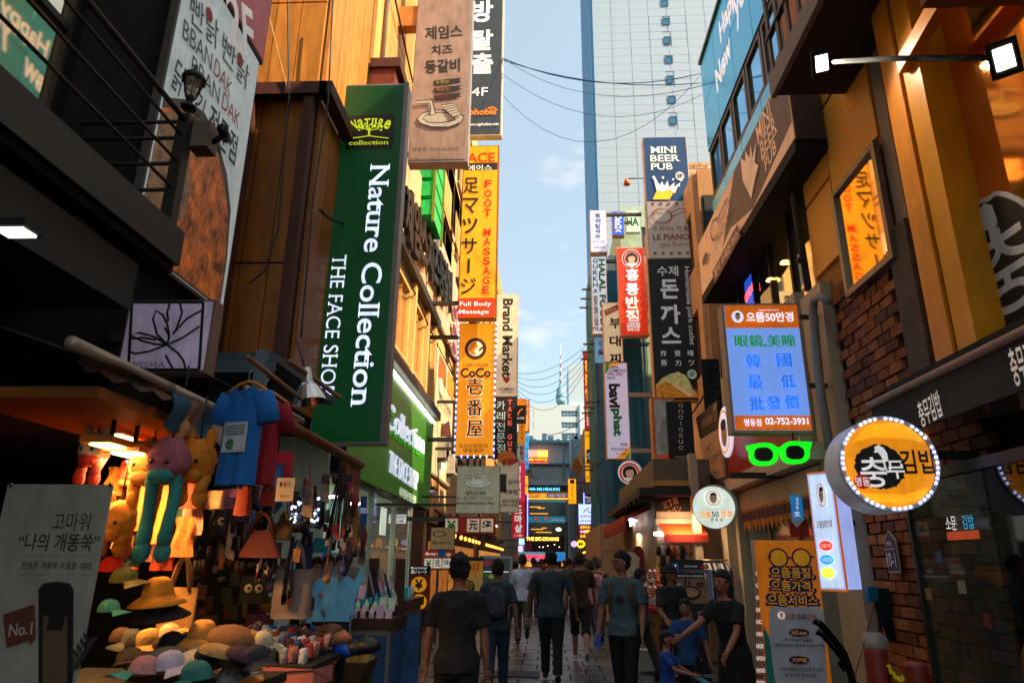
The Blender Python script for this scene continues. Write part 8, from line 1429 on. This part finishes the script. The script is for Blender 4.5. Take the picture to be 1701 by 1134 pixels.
# ================================================================== PEOPLE
def rm(o, vox, sm=3):
    m = o.modifiers.new('remesh', 'REMESH'); m.mode = 'VOXEL'; m.voxel_size = vox; m.use_smooth_shade = True
    s = o.modifiers.new('smooth', 'SMOOTH'); s.factor = .5; s.iterations = sm
FOLD = bpy.data.textures.new('cloth_folds', 'CLOUDS'); FOLD.noise_scale = .11; FOLD.noise_depth = 1; TOUS = bpy.data.textures.new('hair_locks', 'CLOUDS'); TOUS.noise_scale = .03; TOUS.noise_depth = 2
def person(label, loc, rz=0., h=1.7, top='#303a40', bot='#15151a', skin='#8a5a40', hair='#0f0c0a', legs=((.25, .1), (-.3, .5)), armsp=((.2, .3, .1), (-.2, .3, .1)), longhair=False, glasses=False, pack=None, dress=False, shorts=False, bend=0., vox=.012, female=False, headturn=0., carry=None, shoes='#17161a', sleeve=.55, star=None, cap=None, group=None, hold=None, bun=False, slim=1.):
    r = thing('person', label, 'person', (0, 0, 0), group); k = h/1.72; sw = (.165 if female else .19)*slim; hp = .085
    V = lambda x, y, z: Vector((x*k, (y+(max(0, z-.95))*math.tan(bend))*k, z*k))
    cl = lambda hx: mat(hx, .85, n=.18, sc=6, bump=.35); sk = mat(skin, .55, n=.06)
    body = MB(); shirt = MB(); tr = MB(); sh = MB()
    ts = [(.84, .15, .115), (.93, .165, .125), (1.04, .145, .11), (1.12, .14, .105), (1.24, .155, .115), (1.34, .165 if female else .18, .11), (1.41, .155 if female else .175, .09), (1.455, .09, .07), (1.48, .055, .055)]
    ts = [(z, a*slim, b*slim) for z, a, b in ts]
    body.tube([V(0, 0, z) for z, a, b in ts]+[V(0, .0, 1.55)], [(a*k*.93, b*k*.93) for z, a, b in ts]+[(.05*k, .052*k)], 20)
    shirt.tube([V(0, 0, z) for z, a, b in ts[:-1]], [((a+.012+.03*(i == 0)+.014*(i == 1))*k, (b+.012+.028*(i == 0)+.014*(i == 1))*k) for i, (z, a, b) in enumerate(ts[:-1])], 22)
    hd = V(0, .012, 1.615); HM = Matrix.Translation(hd) @ Matrix.Rotation(headturn, 4, 'Z')
    def hf(p, q):
        if p.y > .1 and p.z < -.1: q = Vector((q.x*(1-.25*abs(p.z)), q.y, q.z))
        return q
    body.ell((0, 0, 0), (.077*k, .095*k, .118*k), 18, 14, HM, hf)
    body.ell((0, 0, 0), (.014*k, .02*k, .026*k), 8, 6, HM @ Matrix.Translation((0, .095*k, -.012*k))); body.ell((0, 0, 0), (.03*k, .014*k, .009*k), 8, 6, HM @ Matrix.Translation((0, .082*k, -.058*k)))
    for s in (-1, 1): body.ell((0, 0, 0), (.012*k, .022*k, .032*k), 8, 6, HM @ Matrix.Translation((s*.078*k, 0, -.005*k)))
    for s, (sw_, kb_) in zip((-1, 1), legs):
        hip = V(s*hp, 0, .90); hip = Vector((s*hp*k, 0, .90*k)); kn = hip+Vector((0, math.sin(sw_), -math.cos(sw_)))*.43*k; an = kn+Vector((0, math.sin(sw_-kb_), -math.cos(sw_-kb_)))*.40*k
        body.tube([hip, hip.lerp(kn, .5), kn, kn.lerp(an, .35), an], [.085*k*slim, .07*k*slim, .052*k, .053*k, .036*k], 12)
        if not dress:
            ye = kn.lerp(an, .15) if shorts else an+Vector((0, 0, .01)); tr.tube([hip+Vector((0, 0, .06*k)), hip.lerp(kn, .5), kn, ye.lerp(kn, .5), ye], [.108*k*slim, .092*k*slim, .074*k, .068*k if not shorts else .085*k, .062*k if not shorts else .085*k], 14)
        fd = Vector((0, math.cos(sw_-kb_), math.sin(sw_-kb_)*.9)); f0 = an-Vector((0, 0, .035*k)); M = Matrix.Translation(f0+fd*.055*k) @ fd.to_track_quat('Y', 'Z').to_matrix().to_4x4(); sh.ell((0, 0, 0), (.045*k, .125*k, .042*k), 14, 10, M, lambda p, q: Vector((q.x, q.y, max(q.z, -.03*k) if p.z < 0 else q.z*(1.15 if p.y < 0 else .8)))); body.tube([an, f0+fd*.02*k], .035*k, 8)
    for s, (fw, ab, eb) in zip((-1, 1), armsp):
        sp = V(s*sw, 0, 1.385); d1 = Vector((s*math.sin(ab), math.sin(fw), -math.cos(fw))).normalized(); el = sp+d1*.28*k; d2 = Vector((s*math.sin(ab)*.4, math.sin(fw+eb), -math.cos(fw+eb))).normalized(); wr = el+d2*.245*k
        body.tube([V(s*sw*.6, 0, 1.39), sp, sp.lerp(el, .5), el, el.lerp(wr, .3), wr], [.05*k, .052*k, .045*k, .036*k, .036*k, .024*k], 10)
        shirt.tube([V(s*sw*.5, 0, 1.395), sp, sp.lerp(el, min(1, sleeve*1.4)*.5), sp.lerp(el, min(1, sleeve*1.4))], [.064*k, .068*k, .066*k, .068*k], 14)
        side = Vector((1, 0, 0)); pm_ = wr+d2*.045*k; Mh = Matrix.Translation(pm_) @ d2.to_track_quat('Z', 'Y').to_matrix().to_4x4(); body.ell((0, 0, 0), (.019*k, .04*k, .05*k), 10, 8, Mh)
        for q in range(4):
            ln = (.06, .07, .066, .052)[q]*k; b0 = Mh @ Vector((0, (-.028+.019*q)*k, .038*k)); c1 = Mh @ Vector((-s*.008*k, (-.03+.021*q)*k, .038*k+ln*.5)); c2 = Mh @ Vector((-s*.03*k, (-.03+.021*q)*k, .036*k+ln*.85)); body.tube([b0, c1, c2], [.009*k, .0085*k, .007*k], 7)
        body.tube([Mh @ Vector((0, .03*k, -.01*k)), Mh @ Vector((-s*.01*k, .055*k, .015*k)), Mh @ Vector((-s*.02*k, .06*k, .04*k))], [.012*k, .01*k, .008*k], 7)
        if hold and hold[0] == s: tag_c = MB().box(-.04, .04, -.012, .012, -.07, .08, Mh @ Matrix.Translation((0, .0, .03))); hob = (tag_c, hold[1])
    ob = body.build('body', sk, r); rm(ob, vox)
    if dress: shirt.tube([V(0, 0, 1.0), V(0, 0, .9), V(0, .0, .7), V(0, 0, .5)], [(.15*k, .12*k), (.19*k, .145*k), (.21*k, .16*k), (.225*k, .17*k)], 20)
    else: tr.tube([V(0, 0, .80), V(0, 0, .9), V(0, 0, .99)], [(.16*k*slim, .12*k*slim), (.178*k*slim, .136*k*slim), (.16*k*slim, .125*k*slim)], 18); rm(tr.build('trousers' if not shorts else 'shorts', cl(bot), r), vox)
    so = shirt.build('dress' if dress else 'shirt', cl(top), r); rm(so, vox, 4); dm = so.modifiers.new('folds', 'DISPLACE'); dm.texture = FOLD; dm.strength = .03*k; dm.mid_level = .5; dm.texture_coords = 'LOCAL'; sh.build('shoes', mat(shoes, .6), r)
    hb = MB()
    def hairf(p, q):
        if p.y > .42-.25*abs(p.x) and p.z < .42: return q*.84
        if p.z < -.2-.55*(p.y < .1): return q*.84
        return q*(1.0+.07*noise.noise(p*3+Vector((h*10, 0, 0)))+.06*noise.noise(p*9))
    hb.ell((0, 0, 0), (.088*k, .106*k, .126*k), 20, 14, HM @ Matrix.Translation((0, -.012*k, .018*k)), hairf)
    if longhair: hb.tube([HM @ Vector((0, -.045*k, .02*k)), HM @ Vector((0, -.06*k, -.1*k)), HM @ Vector((0, -.07*k, -.2*k)), HM @ Vector((0, -.08*k, -.27*k))], [(.092*k, .06*k), (.1*k, .055*k), (.095*k, .045*k), (.06*k, .02*k)], 14)
    if bun: hb.ell(HM @ Vector((0, -.09*k, .07*k)), (.05*k, .045*k, .045*k), 10, 8)
    ho = hb.build('hair', mat(hair, .6, n=.4, sc=40, bump=.6), r); rm(ho, .009, 1); dm = ho.modifiers.new('tousle', 'DISPLACE'); dm.texture = TOUS; dm.strength = .04*k; dm.mid_level = .45; dm.texture_coords = 'LOCAL'
    eb_ = MB()
    for s in (-1, 1): eb_ = MB().ell((0, 0, 0), (.013*k, .006*k, .006*k), 8, 6, HM @ Matrix.Translation((s*.03*k, .089*k, .012*k))); eb_.build('eye', K, r); MB().box(-.018*k, .018*k, -.003, .003, -.003*k, .003*k, HM @ Matrix.Translation((s*.031*k, .09*k, .032*k))).build('eyebrow', mat(hair, .8), r)
    MB().ell((0, 0, 0), (.022*k, .006*k, .006*k), 8, 6, HM @ Matrix.Translation((0, .094*k, -.058*k))).build('lips', mat('#6a3028', .5), r)
    if glasses:
        g = MB()
        for s in (-1, 1): g.tube([HM @ Vector((s*.033*k+.022*k*math.cos(t), .1*k, .012*k+.018*k*math.sin(t))) for t in [2*math.pi*i/12 for i in range(13)]], .0025, 5, False); g.tube([HM @ Vector((s*.055*k, .098*k, .015*k)), HM @ Vector((s*.08*k, 0, .015*k))], .0025, 5)
        g.tube([HM @ Vector((-.011*k, .102*k, .014*k)), HM @ Vector((.011*k, .102*k, .014*k))], .0025, 5); g.build('glasses', K, r)
    if cap: c_ = MB().lathe([(.095*k*math.sin(a), .09*k*math.cos(a)) for a in [math.pi/2*i/6 for i in range(7)]][::-1], 16, HM @ Matrix.Translation((0, 0, .045*k))); c_.build('cap', cl(cap), r); MB().lathe([(.09*k, 0), (.15*k, -.015*k), (.148*k, -.02*k), (.08*k, -.004*k)], 18, HM @ Matrix.Translation((0, .02*k, .05*k))).build('cap_brim', cl(cap), r)
    if pack:
        pk = MB(); pk.ell(V(0, -.185, 1.19), (.14*k, .09*k, .2*k), 16, 12, None, lambda p, q: Vector((math.copysign(abs(p.x)**.6, p.x)*.14*k, math.copysign(abs(p.y)**.7, p.y)*.085*k, math.copysign(abs(p.z)**.7, p.z)*.2*k))); pm_ = mat(pack, .8, n=.7, sc=18, bump=.4) if pack == '#3a3a44' else cl(pack); po_ = pk.build('backpack', pm_, r)
        MB().ell(V(0, -.265, 1.1), (.1*k, .035*k, .09*k), 12, 8).build('front_pocket', pm_, po_)
        for s in (-1, 1): MB().tube([V(s*.1, -.12, 1.36), V(s*.115, -.03, 1.465), V(s*.115, .09, 1.4), V(s*.12, .125, 1.25), V(s*.14, .02, 1.06), V(s*.12, -.12, 1.04)], [(.022*k, .006*k)]*6, 8).build('strap', cl(pack), po_)
    if star: sg = MB(); pts = [V(0, .128*slim, 1.22)+Vector((.065*k*(1 if i % 2 == 0 else .42)*math.sin(math.pi*i/5), .01, .065*k*(1 if i % 2 == 0 else .42)*math.cos(math.pi*i/5))) for i in range(10)]; sg.prism(pts, (0, .01, 0)); sg.build('star_print', K, r)
    if hold: hob[0].build('held_'+hold[2], mat(hold[1], .4), r)
    r.rotation_euler = (0, 0, rz); r.location = loc; return r
def feet(px, Y): p = onY(px, 933, Y); return (p.x, Y, 0)
PI = math.pi
person('woman in black T-shirt with pinned-up hair walking away, nearest the camera on the left', feet(764, 5.7), .05, 1.63, '#131316', '#0f0f12', '#86583f', female=True, legs=((.1, .05), (-.15, .3)), armsp=((.1, .25, .2), (-.05, .2, .15)), bun=True, vox=.01, slim=1.0)
person('woman with floral grey backpack and jeans walking away on the left', feet(827, 9.2), .02, 1.6, '#2c3a42', '#1f3040', '#7a5240', female=True, legs=((-.25, .35), (.25, .05)), pack='#3a3a44', shoes='#8a8a8a')
person('man in white T-shirt and khaki trousers walking away in the middle distance', feet(868, 14.8), .05, 1.72, '#a8acc8', '#3a342c', '#8a5c44', legs=((.15, .05), (-.35, .9)), armsp=((-.3, .25, .1), (.3, .2, .2)), shoes='#1c1a1a')
person('big man in grey T-shirt with dark backpack straps walking away in the centre', feet(915, 10.6), 0, 1.74, '#2f3c42', '#121316', '#86583f', legs=((.25, .05), (-.2, .25)), armsp=((.1, .35, .3), (-.1, .4, .5)), pack=None, vox=.011, slim=1.14, shoes='#111113')
person('man in brown T-shirt and black shorts walking away right of the grey-shirted man', feet(962, 12.6), 0, 1.74, '#2e1a10', '#101012', '#8a5a40', legs=((.3, .1), (-.3, .5)), armsp=((-.2, .15, .1), (.2, .2, .2)), shorts=True, shoes='#a09a94')
person('person in pink top partly hidden behind the brown-shirted man', feet(981, 15.0), .1, 1.62, '#a87a80', '#3a3450', '#8a5c44', female=True)
person('man in dark T-shirt with tan bag across his back, before the hoarding', feet(993, 15.8), -.2, 1.66, '#2a1c18', '#101014', '#7a4c34', legs=((.1, .1), (-.2, .4)), pack='#8a5a30')
person('man in grey star T-shirt with glasses walking towards the camera holding a blue phone', feet(1032, 8.3), PI-.35, 1.7, '#3e5258', '#111114', '#8a5a42', legs=((.15, .05), (-.15, .2)), armsp=((.15, .15, .35), (.1, .2, .2)), glasses=True, pack='#5a3a1c', star=True, vox=.009, headturn=-.75, hold=(1, '#1c5ab0', 'phone'))
person('dark-haired woman in black dress leaning towards the children', feet(1208, 6.9), PI/2+.55, 1.52, '#101012', '#101012', '#8a5a42', female=True, dress=True, bend=.14, armsp=((.5, .25, .3), (.85, .2, .25)), longhair=True, vox=.009, headturn=.2, sleeve=.5)
person('boy in blue patterned shirt holding hands, taller of the two children', feet(1133, 7.9), PI-.25, 1.22, '#153f6a', '#14161c', '#8a5a42', armsp=((.1, .4, .2), (.25, .35, .4)), vox=.009, slim=.9)
person('small boy in blue T-shirt at the front holding a bottle', feet(1098, 7.0), -PI/2-.35, .98, '#0f3f86', '#101218', '#8a5a42', armsp=((.7, .25, .4), (.8, .3, .6)), vox=.009, slim=.95, hold=(-1, '#3a90b0', 'bottle'))
person('woman in dark cap and patterned dark clothes walking behind the two boys', feet(1112, 9.4), PI+.3, 1.56, '#24231f', '#2a2620', '#8a5a42', female=True, cap='#1c1c1e', longhair=True, armsp=((.1, .25, .3), (.3, .2, .9)), hold=(1, '#b0601c', 'bag'))
person('person in grey trousers stepping right, just behind the star T-shirt man', feet(1062, 10.8), -PI/2, 1.5, '#4a4048', '#3a3a40', '#8a5a42', legs=((.35, .05), (-.35, .5)), armsp=((.3, .3, .2), (-.2, .3, .2)))
crowd = [('#8a8a92', '#1c1c20'), ('#2a2a30', '#141418'), ('#6a3030', '#1c1c24'), ('#3a4a5a', '#17181c'), ('#a89a8a', '#2a2a2e'), ('#1c1c20', '#101012'), ('#5a5a4a', '#1a1a1c')]; pro = []
for i, (a, b) in enumerate(crowd): pro.append(person('far pedestrian in the crowd before the crossing building', (0, 25+i*2, 0), 0, 1.66, a, b, '#7a5040', vox=.03, group='far pedestrians in the crowd', legs=((.2, .1), (-.2, .3))))
spots = [(886, 22), (896, 26), (905, 30), (912, 24), (928, 28), (937, 34), (945, 24), (952, 30), (893, 38), (902, 44), (918, 40), (931, 46), (890, 52), (910, 56), (940, 42), (899, 34), (923, 34), (948, 38), (856, 20.5), (973, 22.5), (988, 19)]
for i, (px, Y) in enumerate(spots):
    q = pro[i] if i < len(pro) else copy_tree(pro[i % len(pro)]); p = onY(px, 933, Y); q.location = (p.x, Y, 0); q.rotation_euler.z = (0, PI, .3, PI-.2)[i % 4]; q.scale = (1, 1, random.Random(i).uniform(.94, 1.04))
